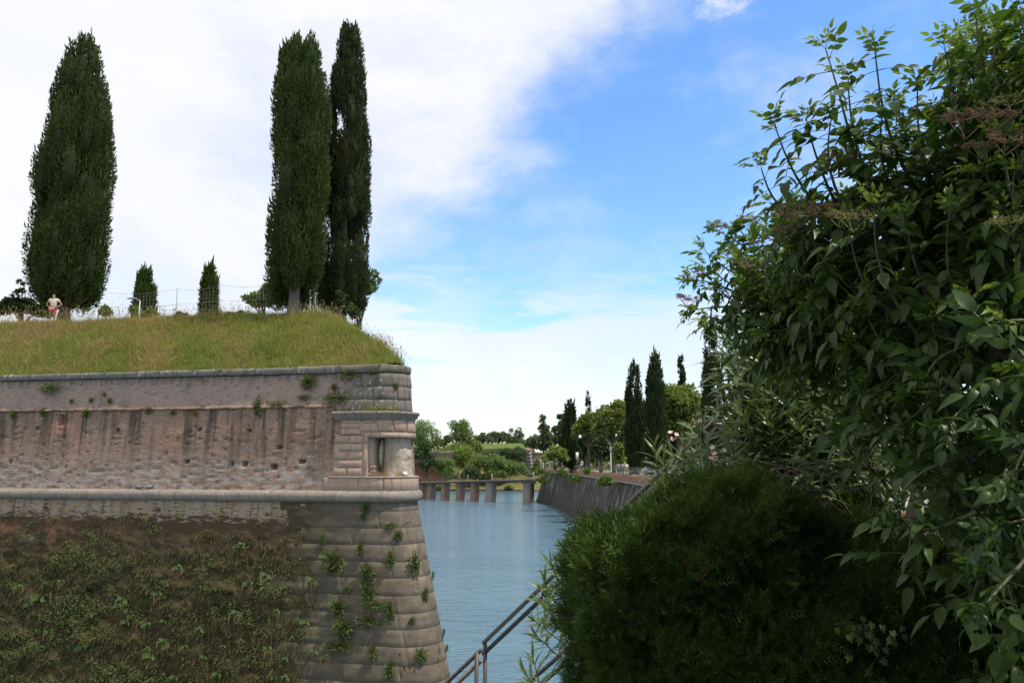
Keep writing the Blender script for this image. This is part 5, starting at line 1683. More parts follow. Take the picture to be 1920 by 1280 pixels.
road_lamp('grey arm lamp between the broad cypress and the short left one', 246, 560, 50, ZB, True)
road_lamp('grey arm lamp between the trunks of the tall cypress pair', 600, 552, 49, ZB, False)
c = P(583, 520, 49.5)
g_ = MB().tube([(c[0], 49.5, ZB), (c[0], 49.5, c[2])], [.07, .05], 8).build('pole', M['metal_grey'], None, True)
tag(g_, 'bare pale grey pole between the trunks of the tall cypress pair', 'pole')
t = empty('court_gate', (P(590, 560, 50)[0], 50, ZB))
tag(t, 'green metal bracing post and frame beside the pale pole', 'frame')
hh_ = P(590, 548, 50)[2] - ZB
for x in (0.05, 0.55): MB().box((x, 0, hh_ / 2), (.05, .05, hh_)).build('post', M['metal_green'], t)
MB().tube([(-.45, 0, .3), (.05, 0, hh_ - .1)], .02, 5).build('brace', M['metal_green'], t)
MB().box((.3, 0, hh_ - .05), (.5, .04, .05)).build('crossbar', M['metal_green'], t)
c = P(559, 575, 46.5)
t = empty('notice_board', (c[0], 46.5, ZB))
tag(t, 'small blue-grey board right of the pale cypress trunk', 'board')
MB().box((0, 0, c[2] - ZB), (.28, .04, .75), 0.5).build('panel', simple('board_blue', (.16, .21, .27), .5, .15, 4), t)
MB().box((0.1, .05, (c[2] - ZB) / 2), (.05, .05, c[2] - ZB)).build('post', M['metal_grey'], t)

# ------------------------------------------------------------------ people
M['skin'] = simple('skin', (0.37, 0.205, 0.145), 0.6, 0.08, 12)
M['hair_dark'] = simple('dark_hair', (0.05, 0.035, 0.025), 0.7, 0.3, 20)
M['hair_grey'] = simple('grey_hair', (0.34, 0.31, 0.28), 0.8, 0.2, 20)
M['shoe'] = simple('shoe_leather', (0.06, 0.05, 0.045), 0.6, 0.2, 20)
M['eye'] = simple('eye_dark', (0.03, 0.025, 0.02), 0.3, 0.1, 20)
CLOTH = {k: simple('cloth_' + k, c, 0.85, 0.12, 9) for k, c in dict(beige=(.62, .54, .42), white=(.74, .75, .78), red=(.55, .05, .05), navy=(.03, .04, .08), pink=(.48, .17, .13), khaki=(.33, .27, .19),
                                                                     blue=(.20, .30, .50), grey=(.28, .28, .29), jeans=(.09, .13, .22), black=(.025, .025, .028), cream=(.62, .54, .42)).items()}


def skin_mesh(name, J, E, root, mat, sub=1):
    names = list(J)
    me = bpy.data.meshes.new(name)
    me.from_pydata([J[n][0] for n in names], [(names.index(a), names.index(b)) for a, b in E], [])
    o = bpy.data.objects.new(name, me)
    COL.objects.link(o)
    o.modifiers.new('skin', 'SKIN').use_smooth_shade = True
    sk = me.skin_vertices[0].data
    for i, n in enumerate(names):
        r = J[n][1]
        sk[i].radius = (r, r) if np.isscalar(r) else r
        sk[i].use_root = n == root
    s = o.modifiers.new('sub', 'SUBSURF'); s.levels = s.render_levels = sub
    bpy.context.view_layer.update()
    m2 = bpy.data.meshes.new_from_object(o.evaluated_get(bpy.context.evaluated_depsgraph_get()))
    bpy.data.objects.remove(o)
    m2.name = name
    m2.materials.clear(); m2.materials.append(mat)
    return m2


def pose(kind):
    J = {'pel': ((0, 0, .95), (.155, .115)), 'spi': ((0, .01, 1.14), (.15, .11)), 'che': ((0, .01, 1.36), (.17, .115)), 'nec': ((0, .0, 1.49), .062),
         'chin': ((0, -.02, 1.56), (.075, .085)), 'head': ((0, -.01, 1.66), (.082, .098)), 'top': ((0, 0, 1.72), (.055, .065)), 'nose': ((0, -.115, 1.615), .014)}
    E = [('pel', 'spi'), ('spi', 'che'), ('che', 'nec'), ('nec', 'chin'), ('chin', 'head'), ('head', 'top'), ('head', 'nose')]
    for s, t_ in ((-1, 'l'), (1, 'r')):
        sw = s * (0.16 if kind == 'walk' else 0.0)
        if kind == 'akimbo':
            el, wr, ha = (s * .41, .09, 1.16), (s * .25, -.02, 1.03), (s * .185, -.09, 1.0)
        else:
            el, wr, ha = (s * .25, .04 - sw * .6, 1.16), (s * .26, -.04 - sw * 1.1, .93), (s * .26, -.06 - sw * 1.2, .85)
        J.update({'sh' + t_: ((s * .18, .01, 1.42), .07), 'up' + t_: (tuple(np.array((s * .19, .01, 1.42)) * .5 + np.array(el) * .5), .058), 'el' + t_: (el, .045), 'wr' + t_: (wr, .032), 'ha' + t_: (ha, (.04, .022))})
        E += [('che', 'sh' + t_), ('sh' + t_, 'up' + t_), ('up' + t_, 'el' + t_), ('el' + t_, 'wr' + t_), ('wr' + t_, 'ha' + t_)]
        d = np.array(ha) - np.array(wr); d /= np.linalg.norm(d)
        sd = np.array((0, 1.0, 0)) if kind != 'akimbo' else np.array((0, 0, 1.0))
        for k, (o_, l) in enumerate(((-.030, .065), (-.010, .078), (.010, .075), (.030, .060))):
            f1 = np.array(ha) + sd * o_ + d * l * .6
            f2 = np.array(ha) + sd * o_ * 1.1 + d * l * 1.1 + np.array((-s * .02, 0, 0))
            J['f%d' % k + t_] = (tuple(f1), .0095); J['g%d' % k + t_] = (tuple(f2), .008)
            E += [('ha' + t_, 'f%d' % k + t_), ('f%d' % k + t_, 'g%d' % k + t_)]
        J['th' + t_] = (tuple(np.array(ha) + sd * -.05 + d * .02 + np.array((-s * .015, -.01, 0))), .011)
        E.append(('ha' + t_, 'th' + t_))
        J.update({'hi' + t_: ((s * .10, 0, .88), .105), 'kn' + t_: ((s * .11, -.02 - max(sw, 0) * .8 + min(sw, 0) * -.1, .50), .062), 'an' + t_: ((s * .11, .02 - sw * 1.3, .10), .045), 'to' + t_: ((s * .12, -.13 - sw * 1.3, .04), .036)})
        E += [('pel', 'hi' + t_), ('hi' + t_, 'kn' + t_), ('kn' + t_, 'an' + t_), ('an' + t_, 'to' + t_)]
    return J, E


def sub(J, E, keep, grow, cut=None):
    K = {n: (J[n][0], tuple(np.array(J[n][1]) + grow) if not np.isscalar(J[n][1]) else J[n][1] + grow) for n in keep}
    if cut:
        for n, (a, b, f) in cut.items():
            p = np.array(J[a][0]) * (1 - f) + np.array(J[b][0]) * f
            r = np.mean(J[a][1]) * (1 - f) + np.mean(J[b][1]) * f
            K[n] = (tuple(p), r + grow + .006)
    return K


_pm = {}
def person_meshes(kind):
    if kind in _pm: return _pm[kind]
    J, E = pose(kind)
    D = {'body': skin_mesh('body', J, E, 'pel', M['skin'], 1)}
    K = sub(J, E, ['pel', 'spi', 'che', 'shl', 'shr', 'upl', 'upr'], .018)
    K['pel'] = ((0, 0, .88), (.185, .145)); K['spi'] = (J['spi'][0], (.185, .15)); K['che'] = (J['che'][0], (.19, .135))
    K['col'] = ((0, .005, 1.46), .075)
    D['shirt'] = skin_mesh('shirt', K, [('pel', 'spi'), ('spi', 'che'), ('che', 'col'), ('che', 'shl'), ('che', 'shr'), ('shl', 'upl'), ('shr', 'upr')], 'pel', CLOTH['white'], 1)
    for nm, f in (('shorts', .85), ('trousers', None)):
        K = sub(J, E, ['pel', 'hil', 'hir'], .012)
        ed = [('pel', 'hil'), ('pel', 'hir')]
        for t_ in 'lr':
            if f:
                K.update(sub(J, E, [], .015, {'c' + t_: ('hi' + t_, 'kn' + t_, f)})); ed.append(('hi' + t_, 'c' + t_))
            else:
                K.update(sub(J, E, ['kn' + t_], .016)); K.update(sub(J, E, [], .02, {'c' + t_: ('kn' + t_, 'an' + t_, .92)})); ed += [('hi' + t_, 'kn' + t_), ('kn' + t_, 'c' + t_)]
        D[nm] = skin_mesh(nm, K, ed, 'pel', CLOTH['navy'], 1)
    V, F = MB().ball((0, .018, 1.675), (.088, .098, .085), 10, 6).arrays()
    V = V[:]; V[:, 2] = np.maximum(V[:, 2], 1.60 + .5 * np.clip(-V[:, 1], 0, 1))
    D['hair'] = mesh('hair', V, F, M['hair_dark'], True)
    D['shoe'] = {}
    for t_ in 'lr':
        a, b = np.array(J['an' + t_][0]), np.array(J['to' + t_][0])
        D['shoe'][t_] = MB().tube([a + (0, .05, -.05), a * .5 + b * .5 + (0, 0, -.025), b + (0, -.03, 0)], [.05, .05, .038], 8).mesh('shoe', M['shoe'], True)
    D['eye'] = [MB().ball((s * .032, -.098, 1.655), .011, 6, 4).mesh('eye', M['eye']) for s in (-1, 1)]
    D['beard'] = MB().ball((0, -.055, 1.545), (.062, .052, .055), 9, 5).mesh('beard', M['hair_grey'], True)
    _pm[kind] = D
    return D


def tinted(me, mat):
    m2 = me.copy(); m2.materials.clear(); m2.materials.append(mat)
    return m2


def person(label, px_, py_foot, Y, z0, kind='stand', face=0.0, top='white', low='navy', legs='trousers', hair='dark', scale=1.0, group=None, beard=False):
    c = P(px_, py_foot, Y)
    t = empty('person', (c[0], c[1], z0 if z0 is not None else c[2]), face)
    t.scale = (scale,) * 3
    tag(t, label, 'person', group)
    D = person_meshes(kind)
    link('body', D['body'], t)
    link('shirt', tinted(D['shirt'], CLOTH[top]), t)
    link(legs, tinted(D[legs], CLOTH[low]), t)
    if hair == 'dark': link('hair', D['hair'], t)
    for s in 'lr': link('shoe', D['shoe'][s], t)
    for e in D['eye']: link('eye', e, t)
    if beard: link('beard', D['beard'], t)
    return t


zz = P(98, 551, 46.2)[2] - 1.78
person('bald man in beige shirt and pink shorts, hands on hips, under the broad cypress', 98, 600, 46.2, zz, 'akimbo', 0.1, 'beige', 'pink', 'shorts', None, 1.02, None, True)
for o in [o for o in bpy.data.objects if o.name.startswith('person') and o.parent is None]:
    pass
PR = 'people walking along the quay promenade'
def quay_person(label, px_, Y, **k):
    return person(label, px_, 880, Y, ZQ - 0.05, group=PR, **k)
quay_person('man in white t-shirt and dark shorts walking away by the quay railing', 1175, 118, kind='walk', face=PI, top='white', low='grey', legs='shorts')
quay_person('person in pale blue top walking left of the white t-shirt man', 1160, 120, kind='walk', face=PI, top='blue', low='jeans')
quay_person('person in grey-brown top between two others at the quay railing', 1167, 119, kind='stand', face=PI, top='khaki', low='jeans')
quay_person('person in pale top and khaki shorts under the low pine', 1109, 150, kind='walk', face=0.5, top='cream', low='khaki', legs='shorts')
quay_person('person in blue and white under the sign board', 1089, 165, kind='walk', face=2.0, top='blue', low='navy')
quay_person('person with white top and dark hair leaning at the quay railing', 1066, 178, kind='stand', face=1.2, top='white', low='grey')
quay_person('person in black standing at the railing near the ivy', 1039, 192, kind='stand', face=1.0, top='black', low='black')
def bridge_person(label, px_, **k):
    u = u_at(px_); p = bxy(u, .6)
    t = person(label, px_, 900, 220, bz(u) + .1, group='people crossing the footbridge', **k)
    t.location = (p[0], p[1], bz(u) + .1)
bridge_person('person in bright red top at the near end of the footbridge', 781, kind='stand', face=1.0, top='red', low='jeans')
bridge_person('second person in red half hidden behind the first on the footbridge', 785, kind='stand', face=1.4, top='red', low='navy', scale=.9)
bridge_person('person in pale grey on the footbridge above the second arch', 857, kind='walk', face=1.5, top='grey', low='grey')
bridge_person('person in cream on the footbridge near the middle', 874, kind='walk', face=-1.5, top='cream', low='khaki')
bridge_person('person in white on the footbridge above the wide pier', 919, kind='walk', face=1.5, top='white', low='cream')

# ------------------------------------------------------------------ cars, lamps and sign on the promenade
M['glass'] = simple('car_glass', (0.03, 0.04, 0.045), 0.08, 0.1, 3, 0.0, 0.6)
M['rubber'] = simple('tyre_rubber', (0.02, 0.02, 0.02), 0.9, 0.1, 8)
M['rim'] = simple('wheel_rim', (0.45, 0.45, 0.46), 0.35, 0.1, 8, 0.7)
M['red_lens'] = simple('red_lens', (0.40, 0.02, 0.02), 0.3, 0.1, 8)


def car(label, loc, rz, paint, H=1.46, L=4.2, van=False):
    t = empty('parked_car', loc, rz)
    tag(t, label, 'car', 'cars parked beyond the promenade')
    pm_ = simple('car_paint', paint, 0.25, 0.04, 2, 0.1, 0.5)
    if van:
        prof = [(-L / 2, .35), (-L / 2, .9), (-L / 2 + .1, H - .15), (-L / 2 + .35, H), (L * .18, H), (L * .33, H * .62), (L / 2 - .1, H * .52), (L / 2, .55), (L / 2, .35)]
        win = [(-L * .40, H * .60), (-L * .40, H - .16), (L * .17, H - .16), (L * .28, H * .62)]
    else:
        prof = [(-L / 2, .35), (-L / 2 - .02, .62), (-L / 2 + .12, .92), (-L * .33, 1.0), (-L * .20, H - .03), (0, H), (L * .12, H - .05), (L * .27, .98), (L * .45, .82), (L / 2, .62), (L / 2, .35)]
        win = [(-L * .28, 1.0), (-L * .19, H - .12), (L * .10, H - .12), (L * .22, 1.0)]
    W = 0.86
    n = len(prof)
    V, F = [], []
    for sgn in (-1, 1):
        for x, z in prof:
            w = W if z < 1.0 else W - .22 * (z - 1.0) / max(H - 1.0, .1)
            V.append((x, sgn * w, z))
    F4 = np.array([(i, (i + 1) % n, n + (i + 1) % n, n + i) for i in range(n)])
    me = mesh('body', V, [F4, np.array([list(range(n))[::-1]]), np.array([list(range(n, 2 * n))])], pm_)
    o = link('body', me, t)
    bv = o.modifiers.new('bevel', 'BEVEL'); bv.width = .06; bv.segments = 2
    for sgn in (-1, 1):
        Vw = [(x, sgn * (W - .22 * (z - 1.0) / max(H - 1.0, .1) + .012), z) for x, z in win]
        obj('window', Vw + [(x, sgn * (abs(y) - .02), z) for x, y, z in Vw], [np.array([(0, 1, 2, 3)]), np.array([(i, (i + 1) % 4, (i + 1) % 4 + 4, i + 4) for i in range(4)])], M['glass'], t)
        for x in (-L * .31, L * .31):
            wv, wf = tube([(x, sgn * .70, .32), (x, sgn * .90, .32)], .32, 14)
            w_ = obj('wheel', wv, wf, M['rubber'], t)
            rv, rf = tube([(x, sgn * .88, .32), (x, sgn * .915, .32)], .19, 10)
            obj('rim', rv, rf, M['rim'], w_)
        MB().box((L / 2 - .02, sgn * .62, .68), (.08, .32, .14)).build('headlight', M['lamp_glass'], t)
        MB().box((-L / 2 + .0, sgn * .68, .80), (.08, .22, .2)).build('tail_light', M['red_lens'], t)
    a, b = prof[6 if not van else 4], prof[7 if not van else 5]
    for nm, (a, b) in (('windscreen', ((prof[6], prof[7]) if not van else (prof[4], prof[5]))), ('rear_window', ((prof[3], prof[4]) if not van else (prof[1], prof[2])))):
        a, b = np.array(a), np.array(b)
        q0, q1 = a * .88 + b * .12, a * .12 + b * .88
        nn = np.array((-(b - a)[1], (b - a)[0])); nn = nn / np.linalg.norm(nn)
        if nn[1] < 0 and abs(nn[1]) > .1: nn = -nn
        if abs(nn[1]) <= .1: nn = np.array((-1, 0))
        w0 = W - .12 - .22 * max(0, q0[1] - 1) / max(H - 1, .1); w1 = W - .12 - .22 * max(0, q1[1] - 1) / max(H - 1, .1)
        ins, outs = -.02, .05
        Vw = [(q[0] + nn[0] * e, sg * w_, q[1] + nn[1] * e) for e in (outs, ins) for q, w_, sg in ((q0, w0, -1), (q0, w0, 1), (q1, w1, 1), (q1, w1, -1))]
        obj(nm, Vw, [np.array([(0, 1, 2, 3), (0, 4, 5, 1), (1, 5, 6, 2), (2, 6, 7, 3), (3, 7, 4, 0)])], M['glass'], t)
    return t


def ground_at(px_, Y): return (P(px_, 870, Y)[0], Y, ZQ - .05)
car('white van parked under the pines behind the walkers', ground_at(1203, 124), 2.6, (.74, .75, .76), 1.9, 4.4, True)
car('silver car parked right of the white van', ground_at(1232, 118), 2.5, (.50, .52, .54))
car('white car parked right of the silver one, by the big pine', ground_at(1262, 108), 2.6, (.72, .72, .73))
car('grey car parked closest to the oleander', ground_at(1305, 100), 2.5, (.30, .31, .33))
car('pale blue car between white car and the oleander shoots', ground_at(1285, 128), 2.7, (.42, .46, .52))


def lantern(label, px_, top, Y, mat='white'):
    c = P(px_, top, Y)
    t = empty('lamp_post', (c[0], Y, ZQ - .05))
    tag(t, label, 'lamp post', 'lantern posts on the promenade')
    H = c[2] - ZQ
    MB().tube([(0, 0, 0), (0, 0, .5), (0, 0, .52), (0, 0, H - .75)], [.12, .10, .06, .045], 8).build('post', M[mat], t, True)
    MB().tube([(0, 0, H - .75), (0, 0, H - .7), (0, 0, H - .22), (0, 0, H - .2)], [.06, .16, .24, .2], 8).build('lantern', M['lamp_glass'], t)
    MB().tube([(0, 0, H - .2), (0, 0, H - .06), (0, 0, H)], [.28, .1, .03], 8).build('cap', M[mat], t)


lantern('white lantern lamp post in the middle of the promenade trees', 1145, 836, 138)
lantern('grey lantern lamp post in front of the bright round bush', 1031, 850, 190, 'metal_grey')
lantern('grey lantern lamp post left of the bright round bush', 1019, 857, 200, 'metal_grey')
lantern('white lantern lamp post nearly hidden by the pine trunks', 1178, 845, 150)
c = P(1082, 854, 168)
t = empty('sign_board', (c[0], 168, ZQ - .05))
tag(t, 'white upright sign board on a thin post by the feathery conifer', 'sign')
h_ = c[2] - ZQ + .05
MB().tube([(0, 0, 0), (0, 0, h_)], .05, 6).build('post', M['metal_grey'], t)
MB().box((0, -.08, h_), (.55, .06, 1.35)).build('board', M['white'], t)
c = P(1012, 880, 206)
t = empty('closed_parasol', (c[0] + .4, 206, ZQ - .05))
tag(t, 'tall pale blue closed parasol at the far end of the quay', 'parasol')
MB().tube([(0, 0, 0), (0, 0, .06)], .28, 10).build('base', M['concrete'], t)
MB().tube([(0, 0, 0.05), (0, 0, 2.6)], .03, 6).build('pole', M['metal_grey'], t)
MB().tube([(0, 0, .75), (0, 0, .8), (0, 0, 1.6), (0, 0, 2.5), (0, 0, 2.62)], [.18, .26, .22, .10, .03], 9).build('canopy', simple('pale_blue_cloth', (.42, .52, .60), .8, .15, 5), t)

# ------------------------------------------------------------------ pigeons on the cordon
def pigeon(label, px_, py_, face, sc_=1.0):
    s = s_at(px_, 8.76); p = wall_pt(np.array(s), np.array(Z_COR + .235), np.array(.06))
    t = empty('pigeon', tuple(p), face)
    t.scale = (sc_,) * 3
    tag(t, label, 'pigeon', 'pigeons resting on the cordon')
    J = {'a': ((-.15, 0, .075), (.018, .03)), 'b': ((-.05, 0, .085), (.055, .06)), 'c': ((.05, 0, .10), (.058, .062)), 'd': ((.10, 0, .155), .034), 'e': ((.115, 0, .195), .030), 'f': ((.15, 0, .19), .008)}
    link('body', skin_mesh('body', J, [('a', 'b'), ('b', 'c'), ('c', 'd'), ('d', 'e'), ('e', 'f')], 'b', simple('pigeon_feather', (.16, .17, .19), .7, .3, 25), 1), t)
    for s_ in (-1, 1):
        MB().ball((-.03, s_ * .05, .10), (.10, .018, .042), 8, 5).build('wing', simple('pigeon_wing', (.24, .25, .27), .7, .4, 25), t, True)
        MB().tube([(.02, s_ * .025, .05), (.025, s_ * .025, 0), (.05, s_ * .028, 0)], .006, 5).build('leg', CLOTH['pink'], t)
    tl = MB().box((-.20, 0, .07), (.12, .05, .012), 0, -.15).build('tail', M['metal_dark'], t)


pigeon('grey pigeon resting on the cordon, left of two', 262, 914, 2.6, 1.25)
pigeon('grey pigeon resting on the cordon, right of two', 283, 914, .3, 1.25)

# ------------------------------------------------------------------ foreground: terrace, stair, handrail
sheet('terrace', [(-2.6, -6), (12.4, -6), (12.4, 34), (11.2, 30), (3.2, 7), (1.3, 4.6), (0.5, 3.1), (-2.6, 1.4)], 8.2, M['soil'], -1.0)
RA, RB = np.array((-1.35, 9.1, 6.86)), np.array((1.78, 2.75, 1.2 + 10))
rail_dir = (RB - RA) / np.linalg.norm(RB - RA)


def rail_pt(t):
    return RA + (RB - RA) * t


# the two photo points of the rail decide its line: (893,1222) at 6.9 m and (1437,690) at 3.9 m
q0, q1 = P(905, 1206, 6.9), P(1440, 692, 4.95)
dirv = (q1 - q0)
rail_at = lambda t: q0 + dirv * t
st_ = empty('stone_stair', (0, 0, 0))
tag(st_, 'narrow stone stair descending along the hedge to the water', 'stair', kind='thing')
hd = np.array((dirv[0], dirv[1], 0)); run = np.linalg.norm(hd); hd /= run
nside = np.array((hd[1], -hd[0], 0))
nst = 16
for k in range(nst):
    t = -0.75 + k * 0.105
    c = rail_at(t) + nside * 0.45
    zt = c[2] - 1.25
    MB().box((c[0], c[1], (zt - .5)), (run * .105 + .03, 1.0, 1.0), math.atan2(hd[1], hd[0])).build('step', M['stone_quoin'], st_)


def bar(name, pts, w, h, mat, parent):
    """rectangular bar along a polyline"""
    mb = MB()
    for a, b in zip(pts[:-1], pts[1:]):
        a, b = np.array(a, float), np.array(b, float)
        d = b - a; l = np.linalg.norm(d); d /= l
        x = norm(np.cross(d, (0, 0, 1.0) if abs(d[2]) < .95 else (0, 1.0, 0))); z = np.cross(x, d)
        V = [p + x * sx_ * w / 2 + z * sz_ * h / 2 for p in (a, b) for sx_, sz_ in ((-1, -1), (1, -1), (1, 1), (-1, 1))]
        mb.add(V, np.array([(0, 1, 2, 3), (7, 6, 5, 4), (0, 4, 5, 1), (1, 5, 6, 2), (2, 6, 7, 3), (3, 7, 4, 0)]))
    return mb.build(name, mat, parent)


hr = empty('stair_handrail', (0, 0, 0))
tag(hr, 'brown double-bar metal handrail slanting down over the water beside the hedge', 'handrail')
dz = np.array((0, 0, 1.0))
E0, E1 = -0.85, 1.35
bar('top_bar', [rail_at(0.003), rail_at(E1)], .030, .022, M['rust'], hr)
bar('lower_bar', [rail_at(0.003) - dz * .085, rail_at(E1) - dz * .085], .028, .024, M['rust_dark'], hr)
o_ = nside * .03
bar('top_bar', [rail_at(E0) - dz * .02 - o_, rail_at(-.02) - dz * .02 - o_], .030, .022, M['rust_dark'], hr)
bar('lower_bar', [rail_at(E0) - dz * .105 - o_, rail_at(-.02) - dz * .105 - o_], .028, .024, M['rust'], hr)
for (t_, l) in ((0.012, 1.25), (-0.028, 1.25), (0.62, 1.2), (0.66, 1.2), (1.28, 1.2), (-.72, 1.3)):
    a = rail_at(t_) - dz * .02
    bar('post', [a, a - dz * l], .032, .032, M['rust_dark'], hr)
for t_ in (.27, .47, .86, 1.08):
    a = rail_at(t_)
    bar('spacer', [a - dz * .015, a - dz * .085], .05, .035, M['rust_dark'], hr)
mid = -.60
bar('mid_bar', [rail_at(E0) + dz * mid, rail_at(E1) + dz * mid], .030, .022, M['rust_dark'], hr)
bar('mid_bar', [rail_at(E0) + dz * (mid - .085), rail_at(E1) + dz * (mid - .085)], .028, .024, M['rust_dark'], hr)
for t_ in (.10, .36):
    a = rail_at(t_)
    bar('spacer', [a + dz * (mid - .01), a + dz * (mid - .085)], .05, .035, M['rust_dark'], hr)

# ------------------------------------------------------------------ clipped juniper hedge
M['juniper'] = foliage('juniper_leaf', (0.026, 0.056, 0.014), (0.080, 0.128, 0.032), 0.28, 0.6, (0.125, 0.180, 0.050), 0.12, clump=2.2)
M['juniper_core'] = simple('hedge_twigs', (0.030, 0.028, 0.016), 0.95, 0.4, 12)
M['dead_sprig'] = simple('dead_sprig', (0.24, 0.105, 0.045), 0.8, 0.35, 30)
rng = np.random.default_rng(44)
hedge = empty('clipped_hedge', (1.6, 3.9, 8.2))
tag(hedge, 'big dark clipped conifer hedge filling the lower right foreground', 'hedge')
HO = np.array((1.6, 3.9, 8.2))


def hedge_top(x):
    return np.interp(x, [.0, .20, .36, .60, .80, 1.05, 1.3, 1.6, 2.2, 4.6], [9.16, 9.42, 9.55, 9.72, 9.84, 9.80, 9.68, 9.60, 9.54, 9.5])


def hedge_surface(u, v):
    """u: 0..1 round the hedge from its left back, across the left end, to the right along the front; v: 0 foot .. 1 top .. 1.6 over the top"""
    # plan line of the front with a rounded left end
    px_ = np.interp(u, [0, .12, .22, .30, 1.0], [1.05, .56, .48, .67, 4.6])
    py_ = np.interp(u, [0, .12, .22, .30, 1.0], [4.7, 4.15, 3.72, 3.42, 2.55])
    nx_ = np.interp(u, [0, .12, .22, .30, .4, 1.0], [-.8, -1, -.9, -.35, -.12, -.15])
    ny_ = np.interp(u, [0, .12, .22, .30, .4, 1.0], [.2, -.1, -.6, -1, -1, -1])
    l = np.hypot(nx_, ny_); nx_, ny_ = nx_ / l, ny_ / l
    top_ = hedge_top(px_ - .02)
    vv = np.clip(v, 0, 1)
    z = 8.25 + (top_ - 8.25) * np.sin(vv * PI / 2 * .98) ** .92
    out = (.14 + .34 * np.clip((.34 - u) * 5, 0, 1)) * (1 - vv) - .26 * np.clip(vv - .75, 0, 1) ** 1.6 * 4
    inn = np.clip(v - 1, 0, 1)
    k = out - inn * 1.5
    x = px_ + nx_ * k; y = py_ + ny_ * k
    z = z + inn * .10 - .25 * inn ** 2
    n = np.stack([nx_ * (1 - inn), ny_ * (1 - inn), .15 + .9 * np.clip(v - .7, 0, .4) * 2.2], -1)
    return np.stack([x, y, z], -1), norm(n)


def hedge_bump(p):
    return (fbm(p * 2.0, 3) - .5) * .42 + (fbm(p * 6.5 + 5, 2) - .5) * .30


uu, vv = np.meshgrid(np.linspace(0, 1, 110), np.linspace(0, 1.7, 70), indexing='ij')
p, nn = hedge_surface(uu.ravel(), vv.ravel())
V = p + nn * (hedge_bump(p) - .055)[:, None]
obj('twig_core', V - HO, grid_faces(110, 70), M['juniper_core'], hedge)
# feathery sprays
FE_V, FE_F = [], []
for i, tt_ in enumerate(np.linspace(0.08, 1, 6)):
    w = .30 * (1 - .5 * tt_)
    for s_ in (-1, 1):
        b0 = len(FE_V)
        FE_V += [(0, tt_ * .85, -.12 * tt_ ** 2), (s_ * .05, tt_ * .85 - .05, -.12 * tt_ ** 2 + .01), (s_ * w, tt_ * .85 + .20, .05 - .16 * tt_ ** 2)]
        FE_F.append((b0, b0 + 1, b0 + 2))
n = 78000
u = np.concatenate([rng.uniform(0, .34, int(n * .38)), rng.uniform(.28, .72, int(n * .62))])
v = rng.uniform(.12, 1.6, len(u)) ** 1.0
p, nn = hedge_surface(u, v)
hb = hedge_bump(p)
pos = p + nn * (hb + rng.uniform(-.06, .02, len(u)))[:, None]
dirs = norm(nn * .75 + rng.normal(0, .45, (len(u), 3)) + (0, 0, .42))
R = frames(dirs, norm(nn + rng.normal(0, .5, nn.shape)), rng.uniform(-1, 1, len(u)))
V, F = scatter(FE_V, np.array(FE_F), pos - HO, R, rng.uniform(.038, .072, len(u)) * np.where(rng.random(len(u)) < .2, 1.5, 1.0))
tag(obj('foliage', V, F, M['juniper'], hedge), kind='stuff')
# long soft shoots along the top and the left brow
n = 9000
u = np.concatenate([rng.uniform(.06, .34, n // 2), rng.uniform(.30, .66, n - n // 2)])
v = rng.uniform(.45, 1.35, n)
p, nn = hedge_surface(u, v)
kp = (fbm(p * 3.4 + 2, 2) + .10 * np.clip(v - .8, 0, .3)) > .55
p, nn = p[kp], nn[kp]
n = len(p)
pos = p + nn * hedge_bump(p)[:, None]
dirs = norm(nn * .7 + rng.normal(0, .35, (n, 3)) + (-.15, 0, .55))
V, F = scatter(FE_V, np.array(FE_F), pos - HO, frames(dirs, rdir(n)), rng.uniform(.07, .15, n))
tag(obj('long_shoots', V, F, M['juniper'], hedge), kind='stuff')
sp_m = mesh('dead_sprig', np.array(FE_V), np.array(FE_F), M['dead_sprig'])
for (a, b_, s_) in ((1248, 1043, .05), (1310, 1092, .065), (1335, 1098, .06), (1352, 1102, .04), (1376, 1125, .04), (1285, 1060, .04), (1228, 946, .04), (1497, 1137, .045), (1505, 1252, .06), (1180, 1120, .035)):
    us, vs = np.meshgrid(np.linspace(.05, .9, 120), np.linspace(.3, 1.1, 80), indexing='ij')
    pp, nn = hedge_surface(us.ravel(), vs.ravel())
    X, Y_ = proj((pp[:, 0], pp[:, 1], pp[:, 2]))
    i = np.argmin((X - a) ** 2 + (Y_ - b_) ** 2)
    q = pp[i] + nn[i] * (hedge_bump(pp[i:i + 1])[0] + .03)
    o = link('dead_sprig', sp_m, hedge, tuple(q - HO))
    o.scale = (s_ * 1.2,) * 3
    o.rotation_euler = (random.uniform(.6, 1.4), random.uniform(-.6, .6), random.uniform(-1.2, 1.2))

# unseen tree added right of the viewpoint to shade the hedge and elder foot
broadleaf('broad_tree', 'added unseen tree right of the elder, placed to shade the hedge and elder', (4.7, 2.0, 8.2), [(0, -1.1, 4.3, 2.0, 1.4, 1.7), (-.6, -.9, 3.6, 1.8, 1.2, 1.2), (.3, -1.9, 4.2, 1.8, 1.6, 1.5), (-1.6, -2.0, 5.0, 1.8, 1.6, 1.3), (0, -3.2, 3.9, 2.2, 2.0, 1.7)], 13000, .30, 'broad', .2, lobes=60, seed=160)

broadleaf('laurel_shrub', 'added unseen leaf screen behind the viewpoint, placed to block sky light', (1.5, -2.6, 8.2), [(-3, 0, 2.8, 2.2, .9, 3.0), (0, 0, 3.0, 2.2, .9, 3.2), (3, 0, 3.0, 2.2, .9, 3.2), (5.5, 0, 2.8, 2.0, .9, 3.0)], 12000, .32, 'broad_dark', .2, 'shrub', None, 70, 'bark_dark', 0, False, 1, 161)  # unseen foliage put in to keep the rear sky off the foreground

